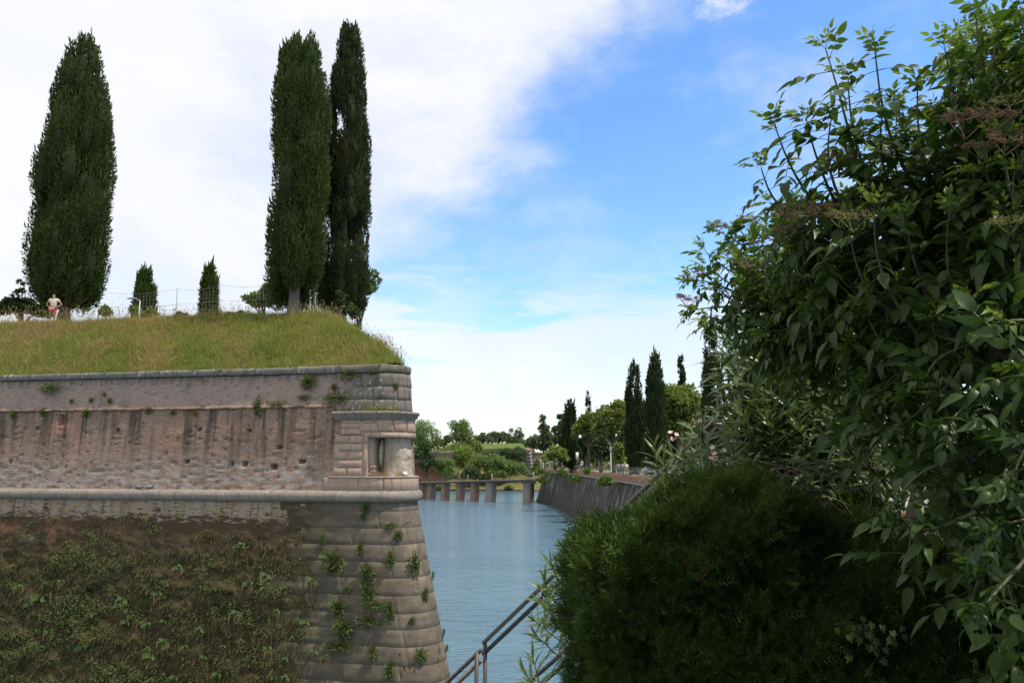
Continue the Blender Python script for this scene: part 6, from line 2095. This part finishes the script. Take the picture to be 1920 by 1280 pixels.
# ------------------------------------------------------------------ leaves of the foreground shrubs
def leaf_blade(L, W, droop, fold, nseg=5, tip=1.3):
    """one pointed leaf along +Y, folded at the midrib, curving down"""
    V, F = [], []
    for i in range(nseg + 1):
        t = i / nseg
        w = W * math.sin(PI * min(1, t ** .8 * .985 + .01)) ** .9 * (1 - .25 * t)
        y, z = L * t * (1 - .12 * droop * t), -L * droop * t * t
        V += [(-w, y, z + fold * w), (0, y, z), (w, y, z + fold * w)]
    for i in range(nseg):
        a = i * 3
        F += [(a, a + 1, a + 4, a + 3), (a + 1, a + 2, a + 5, a + 4)]
    return np.array(V), np.array(F)


def elder_leaf(pairs=2, L=.10, droop=.35, seed=0):
    """compound leaf: opposite leaflets and one at the end of a stalk, along +Y, unit metres"""
    r_ = random.Random(seed)
    mb = MB()
    tot = .05 + pairs * .052
    u = np.linspace(0, 1, 5)
    st = np.stack([0 * u, tot * u, -.05 * u ** 2 * droop * 2], 1)
    mb.tube(st, [.0022, .002, .0018, .0015, .001], 3, False)
    items = [(1.0, 0.0, 1.0)]
    for k in range(pairs):
        f = .42 + .5 * k / max(1, pairs - .4)
        items += [(f, -1, .84 - .08 * (pairs - 1 - k)), (f, 1, .84 - .08 * (pairs - 1 - k))]
    for f, s_, sc_ in items:
        V, F = leaf_blade(L * sc_ * r_.uniform(.85, 1.12), L * .245 * sc_ * r_.uniform(.9, 1.15), droop * r_.uniform(.5, 1.5), r_.uniform(.10, .35))
        a = -s_ * r_.uniform(.85, 1.15)
        R = np.array(Matrix.Rotation(a, 3, 'Z') @ Matrix.Rotation(r_.uniform(-.5, .1) * (1 if s_ == 0 else .7), 3, 'X') @ Matrix.Rotation(r_.uniform(-.4, .4) + s_ * .3, 3, 'Y'))
        V = V @ R.T + np.array((0, tot * f, -.05 * f ** 2 * droop * 2))
        mb.add(V, F)
    return mb.arrays()


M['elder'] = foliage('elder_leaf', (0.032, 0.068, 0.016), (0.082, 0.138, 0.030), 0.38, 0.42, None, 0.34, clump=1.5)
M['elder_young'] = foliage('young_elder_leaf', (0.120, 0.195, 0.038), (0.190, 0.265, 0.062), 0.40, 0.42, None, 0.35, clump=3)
M['elder_stem'] = simple('elder_stem', (0.110, 0.120, 0.060), 0.7, 0.3, 30)
M['elder_bark'] = simple('elder_bark', (0.120, 0.100, 0.080), 0.85, 0.4, 20)
M['umbel'] = simple('faded_elder_flower', (0.230, 0.145, 0.085), 0.8, 0.35, 60)
M['umbel_green'] = simple('green_elder_umbel', (0.270, 0.250, 0.080), 0.8, 0.3, 60)
rng = np.random.default_rng(55)
elder = empty('elder_shrub', (3.2, 2.9, 8.2))
tag(elder, 'large elder shrub with drooping compound leaves filling the right side of the photo', 'shrub')
EO = np.array((3.2, 2.9, 8.2))
leaf_meshes, young_meshes, leaf_arr = [], [], []
for k in range(7):
    V, F = elder_leaf(2 if k < 5 else 3, .088, .25 + .09 * k % .5, k)
    leaf_arr.append((V, F))
    leaf_meshes.append(mesh('leaf', V, F, M['elder']))
    young_meshes.append(mesh('leaf', V, F, M['elder_young']))


def shoot_leaves(pts, step=.085, size=1.0, tipgrow=True, spread=1.0):
    """opposite, decussate compound leaves along a shoot; returns list of (pos, R, scale, young)"""
    pts = np.asarray(pts, float)
    seg = np.linalg.norm(np.diff(pts, axis=0), axis=1)
    s = np.concatenate([[0], np.cumsum(seg)])
    out = []
    q = s[-1]
    k = 0
    while q > s[-1] * .12:
        p = np.array([np.interp(q, s, pts[:, i]) for i in range(3)])
        p2 = np.array([np.interp(max(0, q - .05), s, pts[:, i]) for i in range(3)])
        ax = norm(p - p2 if q > 0 else pts[1] - pts[0])
        r0 = norm(np.cross(ax, (0.3, 1, 0.2)))
        r1 = np.cross(ax, r0)
        a = k * PI / 2 + rng.normal(0, .25)
        age = min(1.0, .42 + .16 * k)
        for sg in (0, PI):
            sd = r0 * math.cos(a + sg) + r1 * math.sin(a + sg)
            tilt = .35 + .6 * min(1, k / 3)
            d = norm(ax * (1 - tilt) + sd * tilt * spread + np.array((0, 0, -.12 * min(1, k / 3))) + rng.normal(0, .08, 3))
            up = norm(np.array((0, 0, 1.0)) + ax * .5 + rng.normal(0, .15, 3))
            out.append((p, frames(d[None], up)[0], size * age * rng.uniform(.85, 1.15), k == 0))
        if k == 0:
            for _ in range(3):
                d = norm(ax + rng.normal(0, .25, 3))
                out.append((p, frames(d[None], rdir(1)[0])[0], size * .34, True))
        q -= step * (.5 + .5 * min(1, k / 3)) * rng.uniform(.85, 1.2)
        k += 1
    return out


def curve(a, b, sag, n=9):
    """from a to b, leaving a more steeply, arching"""
    u = np.linspace(0, 1, n)[:, None]
    a, b = np.asarray(a), np.asarray(b)
    return a + (b - a) * u + np.array(sag) * np.sin(PI * u)


lead = []                       # (tip px, py, depth, base px, py, depth, leaf scale)
for (tx, ty, td, bx_, by_, bd, sz_) in (
        (1548, 92, 2.75, 1625, 400, 2.9, 1.0), (1640, 88, 2.7, 1720, 360, 2.85, 1.0), (1590, 150, 2.8, 1650, 380, 2.9, .95), (1772, 95, 2.6, 1830, 330, 2.7, 1.0), (1720, 165, 2.7, 1750, 380, 2.8, .95),
        (1452, 232, 2.85, 1560, 420, 3.0, .95), (1428, 318, 2.9, 1540, 450, 3.0, .85), (1512, 225, 2.85, 1600, 450, 3.0, .95), (1560, 215, 2.8, 1610, 430, 2.9, .95), (1445, 380, 3.0, 1560, 470, 3.1, .8),
        (1655, 205, 2.75, 1720, 420, 2.85, 1.0), (1700, 250, 2.75, 1760, 440, 2.85, .9), (1605, 260, 2.8, 1680, 460, 2.9, 1.0), (1830, 25, 2.5, 1900, 260, 2.6, 1.1), (1870, 60, 2.45, 1930, 280, 2.5, 1.1), (1905, 10, 2.4, 1990, 250, 2.4, 1.1),
        (1810, 110, 2.5, 1890, 330, 2.6, 1.0), (1960, -40, 2.3, 2020, 200, 2.3, 1.1), (1850, 180, 2.5, 1940, 380, 2.5, 1.0),
        (1640, 390, 2.55, 1730, 640, 2.7, 1.0), (1780, 400, 2.45, 1870, 640, 2.6, 1.05), (1700, 420, 2.6, 1790, 640, 2.7, .95), (1880, 260, 2.3, 1960, 520, 2.4, .9), (1900, 330, 2.3, 1990, 560, 2.4, .95), (1890, 400, 2.35, 1980, 620, 2.4, .95),
        (1590, 420, 2.7, 1690, 600, 2.8, .95), (1510, 420, 2.8, 1620, 560, 2.95, .95), (1850, 330, 2.35, 1930, 560, 2.45, .95),
        # the long fine shoots reaching left over the cypress
        (1345, 432, 3.9, 1470, 520, 3.8, 0.94), (1385, 430, 3.9, 1490, 520, 3.8, 0.91), (1322, 470, 3.95, 1450, 540, 3.8, 0.98), (1300, 525, 3.7, 1410, 565, 3.7, 1.04), (1330, 505, 3.8, 1440, 575, 3.7, 1.10), (1395, 505, 3.6, 1480, 600, 3.6, 1.23),
        (1305, 580, 3.7, 1430, 574, 3.6, 0.98), (1420, 455, 3.7, 1510, 560, 3.6, 1.04), (1460, 440, 3.6, 1540, 560, 3.5, 1.10), (1450, 500, 3.5, 1530, 610, 3.5, 1.17), (1335, 600, 3.6, 1380, 575, 3.6, 1.04), (1500, 480, 3.3, 1580, 620, 3.3, 1.23), (1380, 470, 3.8, 1480, 560, 3.7, 1.04),
        (1410, 540, 3.6, 1500, 590, 3.6, 1.17), (1350, 545, 3.7, 1450, 590, 3.7, 1.04), (1440, 620, 3.4, 1520, 600, 3.4, 1.04),
        # low shoots in the shade, right
        (1690, 925, 2.4, 1800, 860, 2.5, 1.0), (1700, 985, 2.4, 1830, 960, 2.4, 1.0), (1850, 1130, 2.0, 1960, 1010, 2.1, 1.1), (1890, 980, 2.0, 1990, 930, 2.0, 1.1),
        (1790, 780, 2.3, 1880, 700, 2.4, 1.1), (1740, 700, 2.4, 1840, 640, 2.5, 1.1), (1700, 790, 2.5, 1800, 700, 2.6, 1.0), (1640, 560, 2.7, 1730, 600, 2.75, 1.0), (1560, 520, 2.95, 1660, 600, 2.95, 1.0),
        (1600, 650, 2.85, 1720, 660, 2.85, 1.0), (1880, 600, 2.2, 1960, 600, 2.3, 1.1), (1820, 560, 2.3, 1900, 620, 2.4, 1.1), (1750, 600, 2.5, 1830, 640, 2.5, 1.0), (1910, 700, 2.0, 1990, 680, 2.1, 1.15), (1660, 720, 2.7, 1750, 690, 2.75, 1.0), (1905, 880, 1.95, 1990, 820, 2.0, 1.05)):
    lead.append((P(tx, ty, td), P(bx_, by_, bd), sz_))
leaves = []
stem = MB()
for tip, base, sz_ in lead:
    L_ = np.linalg.norm(tip - base)
    pts = curve(base, tip, np.array((-.10, 0, .0)) * L_ * .6 + rng.normal(0, .02, 3))
    V, F = tube(pts, np.linspace(.0075, .0022, len(pts)), 5, False)
    obj('stem', V - EO, F, M['elder_stem'], elder, True)
    sunny = tip[2] > 10.35  # pale tip colour only on sunlit upper shoots; shaded ones stay dark
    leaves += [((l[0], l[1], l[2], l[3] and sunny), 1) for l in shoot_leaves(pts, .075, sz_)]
# main limbs rising from the root
for k, (a, b_, dd) in enumerate(((1640, 420, 2.9), (1760, 380, 2.75), (1900, 300, 2.5), (1560, 500, 3.1), (1480, 570, 3.6), (1850, 640, 2.5), (1980, 600, 2.3), (1700, 650, 2.7), (1430, 572, 3.65), (1960, 1000, 2.1))):
    e = P(a, b_, dd)
    s_ = EO + np.array((rng.uniform(-.5, .3), rng.uniform(-.3, .5), 0))
    pts = curve(s_, e, (.25, 0, .15))
    V, F = tube(pts, np.linspace(.032, .008, len(pts)), 7, False)
    obj('limb', V - EO, F, M['elder_bark'], elder, True)
front = sorted(leaves, key=lambda l: -(l[0][2] / np.linalg.norm(l[0][0] - np.array((0, 0, CZ)))))
first = front[:300]
rest = [l[0] for l in front[300:]]
for (p, R, sc_, yg), _ in first:
    o = link('leaf', (young_meshes if yg else leaf_meshes)[random.randrange(7)], elder)
    m4 = Matrix(R.tolist()).to_4x4()
    m4 = Matrix.Translation((p - EO).tolist()) @ m4 @ Matrix.Scale(sc_, 4)
    o.matrix_local = m4
# the dense inner mass: random shoots within the shrub's body
inner = []
anchors = [(1700, 330, 2.95, 110, 120), (1800, 260, 2.8, 120, 130), (1900, 250, 2.65, 130, 200), (1650, 430, 3.05, 120, 100), (1560, 520, 3.3, 110, 90), (1700, 560, 2.9, 150, 120), (1850, 520, 2.7, 150, 160),
           (1600, 640, 3.1, 110, 100), (1720, 740, 2.8, 120, 120), (1850, 760, 2.5, 130, 150), (1960, 500, 2.4, 120, 250), (1480, 560, 3.6, 60, 50), (1900, 960, 2.3, 110, 130), (1780, 900, 2.6, 70, 70), (1840, 130, 2.7, 90, 110), (1930, 120, 2.6, 100, 150), (1430, 520, 3.85, 60, 50), (1500, 420, 3.2, 60, 50)]
for _ in range(330):
    a = anchors[rng.integers(len(anchors))]
    X, Y_ = a[0] + rng.normal(0, .45) * a[3], a[1] + rng.normal(0, .45) * a[4]
    if X + .55 * (Y_ - 60) < 1560 and Y_ < 420: continue
    if X < 1580 and Y_ > 585: continue                 # the oleander shows here
    dd = a[2] + (rng.uniform(-.15, .75) if X > 1620 else rng.uniform(-.15, .15))
    tip = P(X, Y_, dd)
    base = tip + np.array((rng.uniform(.05, .35), rng.uniform(-.2, .3), -rng.uniform(.15, .4)))
    pts = curve(base, tip, rng.normal(0, .03, 3), 6)
    stem.tube(pts, np.linspace(.006, .002, 6), 4, False)
    inner += [(l[0], l[1], l[2], l[3] and tip[2] > 10.4) for l in shoot_leaves(pts, .085, rng.uniform(.8, 1.1))]  # lower inner shoots keep the darker leaf colour, as in shade
tag(stem.build('twigs', M['elder_stem'], elder), kind='stuff')
for o in (elder.children[-1],): o.location = tuple(-EO)
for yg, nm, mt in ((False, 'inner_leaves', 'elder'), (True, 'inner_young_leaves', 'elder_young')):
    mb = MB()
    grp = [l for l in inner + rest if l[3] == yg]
    for k in range(7):
        sub_ = grp[k::7]
        if not sub_: continue
        V, F = scatter(leaf_arr[k][0], leaf_arr[k][1], np.array([l[0] for l in sub_]) - EO, np.array([l[1] for l in sub_]), np.array([l[2] for l in sub_]))
        mb.add(V, F)
    tag(mb.build(nm, M[mt], elder), kind='stuff')


def umbel(label, px_, py_, Y, r, mat, up=(0, -.25, 1), parent=None):
    """flat flower head: five rays that fork, tiny beads at the ends"""
    c = P(px_, py_, Y)
    mb = MB()
    for i in range(5):
        a = i * 2 * PI / 5 + rng.uniform(-.2, .2)
        e = np.array((math.cos(a) * r * .5, math.sin(a) * r * .5, r * .5))
        mb.tube([(0, 0, 0), e], .0014, 3, False)
        for j in range(6):
            b_ = a + rng.uniform(-.9, .9)
            rr = r * rng.uniform(.35, 1.0)
            f = np.array((math.cos(b_) * rr, math.sin(b_) * rr, r * rng.uniform(.62, .78)))
            mb.tube([e, f], .0009, 3, False)
            for _ in range(7):
                g2 = f + rng.normal(0, r * .085, 3) * (1, 1, .5)
                mb.tube([f, g2], .0006, 3, False)
                mb.ball(g2, .0024, 4, 2)
    V, F = mb.arrays()
    z = norm(np.array(up, float)); R = frames(norm(np.cross(z, (1, .2, 0)))[None], z)[0]
    return obj('flower_head', V @ R.T + c - EO, F, M[mat], elder)


for (a, b_, Y_, r, mt) in ((1500, 428, 2.75, .10, 'umbel'), (1535, 412, 2.8, .07, 'umbel'), (1478, 452, 2.85, .07, 'umbel'), (1600, 436, 2.6, .085, 'umbel_green'), (1575, 428, 2.65, .06, 'umbel_green'), (1810, 262, 2.35, .10, 'umbel'), (1860, 252, 2.3, .09, 'umbel'), (1885, 292, 2.25, .08, 'umbel'), (1840, 300, 2.35, .07, 'umbel'),
                           (1900, 225, 2.3, .09, 'umbel_green'), (1290, 578, 3.7, .075, 'umbel'), (1300, 528, 3.75, .06, 'umbel'), (1345, 436, 3.95, .06, 'umbel'), (1400, 432, 3.9, .08, 'umbel'), (1415, 522, 3.5, .09, 'umbel'), (1580, 318, 2.85, .08, 'umbel'), (1370, 490, 3.8, .07, 'umbel_green'), (1440, 470, 3.5, .07, 'umbel'), (1895, 440, 2.2, .06, 'umbel_green')):
    umbel('', a, b_, Y_, r, mt, (rng.uniform(-.3, .1), rng.uniform(-.7, -.2), 1))

# ------------------------------------------------------------------ oleander behind the handrail
M['oleander'] = foliage('oleander_leaf', (0.085, 0.135, 0.052), (0.165, 0.215, 0.085), 0.30, 0.34, None, 0.4, clump=2)
M['oleander_stem'] = simple('oleander_stem', (0.08, 0.09, 0.045), 0.7, 0.3, 20)
M['petal'] = simple('pale_pink_petal', (0.72, 0.50, 0.47), 0.6, 0.2, 40)
oleV = [leaf_blade(1.0, .085, .22, .35, 5), leaf_blade(1.0, .075, .40, .4, 5), leaf_blade(1.0, .09, .10, .3, 5)]
ole_m = [mesh('leaf', V, F, M['oleander']) for V, F in oleV]


def oleander(label, root, tips, fill, flowers, group=None):
    t = empty('oleander_shrub', tuple(root))
    tag(t, label, 'shrub')
    root = np.array(root)
    lv = []
    tw = MB()
    for i, tip in enumerate(tips + fill):
        main = i < len(tips)
        bs = tip + np.array((rng.uniform(.05, .55), rng.uniform(-.05, .35), -rng.uniform(.35, .75)))
        pts = curve(bs, tip, rng.normal(0, .04, 3), 8)
        if main:
            V, F = tube(pts, np.linspace(.008, .003, 8), 5, False)
            obj('stem', V - root, F, M['oleander_stem'], t, True)
        else:
            tw.tube(pts - root, np.linspace(.008, .003, 8), 4, False)
        seg = np.linalg.norm(np.diff(pts, axis=0), axis=1); s = np.concatenate([[0], np.cumsum(seg)])
        q, k = s[-1], 0
        while q > s[-1] * .25:
            p = np.array([np.interp(q, s, pts[:, j]) for j in range(3)])
            ax = norm(pts[-1] - pts[-3])
            r0 = norm(np.cross(ax, (.2, 1, .1))); r1 = np.cross(ax, r0)
            for j in range(3):
                a = j * 2 * PI / 3 + k * 1.05 + rng.normal(0, .15)
                sd = r0 * math.cos(a) + r1 * math.sin(a)
                tl = min(.95, .30 + .13 * k)
                d = norm(ax * (1 - tl) + sd * tl + rng.normal(0, .06, 3))
                lv.append((p, frames(d[None], norm(ax + rng.normal(0, .1, 3)))[0], rng.uniform(.14, .20) * min(1, .6 + .12 * k), main))
            q -= .035 + .006 * k
            k += 1
    mains = [l for l in lv if l[3]][:300]
    ids = set(id(l) for l in mains)
    for l in mains:
        o = link('leaf', ole_m[random.randrange(3)], t)
        o.matrix_local = Matrix.Translation((l[0] - root).tolist()) @ Matrix(l[1].tolist()).to_4x4() @ Matrix.Scale(l[2], 4)
    rs = [l for l in lv if id(l) not in ids]
    mb = MB()
    for k in range(3):
        s_ = rs[k::3]
        if s_:
            V, F = scatter(oleV[k][0], oleV[k][1], np.array([l[0] for l in s_]) - root, np.array([l[1] for l in s_]), np.array([l[2] for l in s_]))
            mb.add(V, F)
    if rs: tag(mb.build('inner_leaves', M['oleander'], t), kind='stuff')
    if fill: tag(tw.build('twigs', M['oleander_stem'], t), kind='stuff')
    for c, r, n_ in flowers:
        for _ in range(n_):
            mb = MB()
            fd = norm(np.array((rng.normal(0, .5), -.8, rng.normal(.4, .4))))
            p0 = c + rng.normal(0, r, 3)
            for j in range(5):
                a = j * 2 * PI / 5
                Rz = frames(fd[None], np.array((0, 0, 1.0)))[0]
                d = Rz[:, 0] * math.cos(a) + Rz[:, 2] * math.sin(a)
                V, F = leaf_blade(.020, .009, .1, .1, 3)
                R = frames(norm(d + fd * .5)[None], fd)[0]
                mb.add(V @ R.T + p0 - root, F)
            mb.build('flower', M['petal'], t)
    return t


T_ = lambda L: [P(a, b_, Y_) for a, b_, Y_ in L]
oleander('oleander with narrow leaves and pale pink flowers, between handrail and elder', P(1560, 1200, 4.9) * (1, 1, 0) + (0, 0, 8.2),
         T_([(1398, 690, 4.7), (1440, 596, 4.8), (1418, 645, 4.7), (1468, 625, 4.6), (1362, 740, 4.9), (1392, 722, 4.8), (1348, 770, 5.0), (1480, 590, 4.7), (1372, 668, 4.8), (1350, 715, 4.8), (1412, 610, 5.0), (1388, 770, 4.5), (1425, 735, 4.4), (1372, 805, 4.7), (1470, 750, 4.2), (1520, 720, 4.3), (1440, 790, 4.3), (1500, 800, 4.2), (1395, 800, 4.4), (1550, 790, 4.3)]),
         [P(rng.uniform(1400, 1600), rng.uniform(640, 890), rng.uniform(4.4, 5.6)) for _ in range(130)] + [P(rng.uniform(1355, 1520), rng.uniform(600, 860), rng.uniform(4.35, 5.1)) for _ in range(90)],
         [(P(1350, 842, 4.6), .035, 6), (P(1342, 862, 4.6), .025, 3), (P(1383, 766, 4.5), .02, 4)])
oleander('small oleander shoots with white buds standing in front of the cars', P(1290, 1100, 5.2) * (1, 1, 0) + (0, 0, 8.2),
         T_([(1228, 838, 5.3), (1262, 850, 5.2), (1300, 800, 5.0), (1318, 790, 4.9), (1285, 835, 5.1), (1330, 845, 4.8), (1370, 850, 4.8), (1245, 865, 5.2)]),
         [P(rng.uniform(1290, 1480), rng.uniform(850, 900), rng.uniform(4.6, 5.6)) for _ in range(26)],
         [(P(1262, 815, 5.2), .02, 4), (P(1315, 792, 4.9), .018, 3), (P(1280, 885, 5.0), .01, 2)])
oleander('oleander branch poking out of the hedge over the lower handrail', P(1010, 1300, 5.2) * (1, 1, 0) + (0, 0, 7.0),
         T_([(1015, 1130, 5.0), (1005, 1165, 4.9), (1022, 1090, 5.2), (1000, 1235, 4.8), (1010, 1195, 4.9), (1035, 1060, 5.2), (985, 1262, 4.7)]), [], [])

# shaded lush shrub deep behind the elder, catching sun through the gaps
bank_tree('laurel_shrub', 'sunlit leafy shrub seen through gaps behind the elder', 1620, 7.0, [(1620, 720, 170, 150), (1760, 640, 190, 200), (1560, 800, 130, 100), (1900, 560, 220, 240)], 8.2, 9000, .11, 'broad', .05, 80, seed=150, trunk=False, cat='shrub')

# ------------------------------------------------------------------ brambles on the hedge top, ivy on the hedge face, a dry cane
M['bramble'] = foliage('bramble_leaf', (0.060, 0.095, 0.040), (0.110, 0.145, 0.065), 0.22, 0.5, None, 0.3, clump=3)
M['ivy'] = foliage('ivy_leaf', (0.045, 0.085, 0.030), (0.080, 0.130, 0.045), 0.25, 0.4, None, 0.4, clump=5)
M['ivy_young'] = foliage('young_ivy_leaf', (0.130, 0.200, 0.045), (0.180, 0.250, 0.070), 0.3, 0.4, None, 0.4, clump=5)
M['cane'] = simple('dry_cane', (0.160, 0.110, 0.080), 0.8, 0.3, 20)
br = empty('bramble', tuple(P(1520, 1000, 3.6)))
BO = np.array(br.location)
tag(br, 'bramble canes with pale leaves arching over the hedge top below the oleander', 'bramble')
rng = np.random.default_rng(66)
bl = []
V0, F0 = leaf_blade(1.0, .36, .2, .3, 5)
for (a, b_, Y0, c_, d_, Y1) in ((1560, 930, 3.5, 1330, 892, 3.9), (1600, 900, 3.5, 1380, 905, 3.8), (1640, 880, 3.4, 1440, 905, 3.6), (1580, 960, 3.4, 1440, 935, 3.5), (1500, 890, 3.9, 1300, 880, 4.2), (1620, 930, 3.3, 1500, 890, 3.5)):
    pts = curve(P(a, b_, Y0), P(c_, d_, Y1), (0, 0, .06))
    V, F = tube(pts, np.linspace(.005, .002, 9), 5, False)
    obj('cane', V - BO, F, M['cane'], br, True)
    for u in np.arange(.12, 1.0, .075):
        i = u * 8; k = int(i)
        p = pts[k] + (pts[min(8, k + 1)] - pts[k]) * (i - k)
        d0 = norm(np.array((rng.normal(-.3, .5), rng.normal(-.6, .3), rng.normal(.1, .35))))
        for da in (-.8, 0, .8):
            R0 = frames(d0[None], np.array((0, -.4, 1.0)))[0]
            d = norm(R0[:, 1] * math.cos(da) + R0[:, 0] * math.sin(da))
            bl.append((p + d0 * .03, frames(d[None], norm(np.array((0, -.4, 1)) + rng.normal(0, .2, 3)))[0], rng.uniform(.035, .06)))
bm = mesh('leaf', V0, F0, M['bramble'])
for p, R, s_ in bl[:290]:
    o = link('leaf', bm, br)
    o.matrix_local = Matrix.Translation((p - BO).tolist()) @ Matrix(R.tolist()).to_4x4() @ Matrix.Scale(s_, 4)
c = MB().tube([P(1386, 1000, 3.3), P(1420, 960, 3.35), P(1440, 925, 3.5), P(1448, 895, 3.6)], [.004, .0035, .003, .002], 5, False).build('dry_cane', M['cane'], None, True)
tag(c, 'bare brown cane rising diagonally from the hedge into the bramble', 'cane')

iv = empty('ivy_vine', tuple(P(1640, 1220, 2.6)))
IO = np.array(iv.location)
tag(iv, 'ivy sprig with pale green lobed leaves on the dark hedge face', 'ivy')
# five-lobed leaf outline
ang = np.array([-90, -55, -25, 8, 40, 65, 90, 115, 140, 172, 205, 235]) * PI / 180
rr = np.array([.12, .42, .50, .36, .62, .46, 1.0, .46, .62, .36, .50, .42])
V0 = np.concatenate([[(0, .28, .06)], np.stack([rr * np.cos(ang) * .62, .30 + rr * np.sin(ang) * .62, -.10 * rr], 1)])
F0 = np.array([(0, i + 1, (i + 1) % 12 + 1) for i in range(12)])
im, iym = mesh('leaf', V0, F0, M['ivy']), mesh('leaf', V0, F0, M['ivy_young'])
def hedge_hit(a, b_):
    us, vs = np.meshgrid(np.linspace(.25, .9, 140), np.linspace(.2, 1.1, 90), indexing='ij')
    pp, nn = hedge_surface(us.ravel(), vs.ravel())
    X, Y_ = proj((pp[:, 0], pp[:, 1], pp[:, 2]))
    i = np.argmin((X - a) ** 2 + (Y_ - b_) ** 2)
    return pp[i] + nn[i] * (hedge_bump(pp[i:i + 1])[0] + .06)
spots = [(1560, 1172, 1), (1568, 1182, 1), (1582, 1180, 1), (1575, 1165, 1), (1590, 1165, 0), (1603, 1152, 0), (1612, 1162, 0), (1600, 1190, 0), (1618, 1180, 0), (1628, 1160, 1), (1638, 1166, 1), (1650, 1178, 1), (1652, 1188, 1), (1630, 1190, 0), (1606, 1200, 0),
         (1592, 1216, 1), (1635, 1212, 0), (1645, 1206, 0), (1638, 1228, 0), (1632, 1250, 0), (1645, 1262, 0), (1628, 1268, 0), (1662, 1192, 0), (1690, 1180, 0), (1740, 1228, 0), (1800, 1238, 1), (1808, 1232, 1), (1812, 1244, 1), (1660, 1280, 1), (1675, 1170, 0), (1622, 1205, 0)]
pp_ = [hedge_hit(a, b_) for a, b_, _ in spots]
for p, (a, b_, yg) in zip(pp_, spots):
    d = norm(np.array((rng.normal(0, .5), -.35, -1 + rng.normal(0, .35))))
    o = link('leaf', iym if yg else im, iv)
    s_ = rng.uniform(.036, .052)
    o.matrix_local = Matrix.Translation((p - IO).tolist()) @ Matrix(frames(d[None], norm(np.array((rng.normal(0, .3), -1, .45))))[0].tolist()).to_4x4() @ Matrix.Scale(s_, 4)
ordr = [0, 4, 7, 8, 9, 13, 17, 18, 19, 21]
V, F = tube(np.array([pp_[i] + (0, .02, 0) for i in ordr]) - IO, .002, 4, False)
obj('stem', V, F, M['cane'], iv)
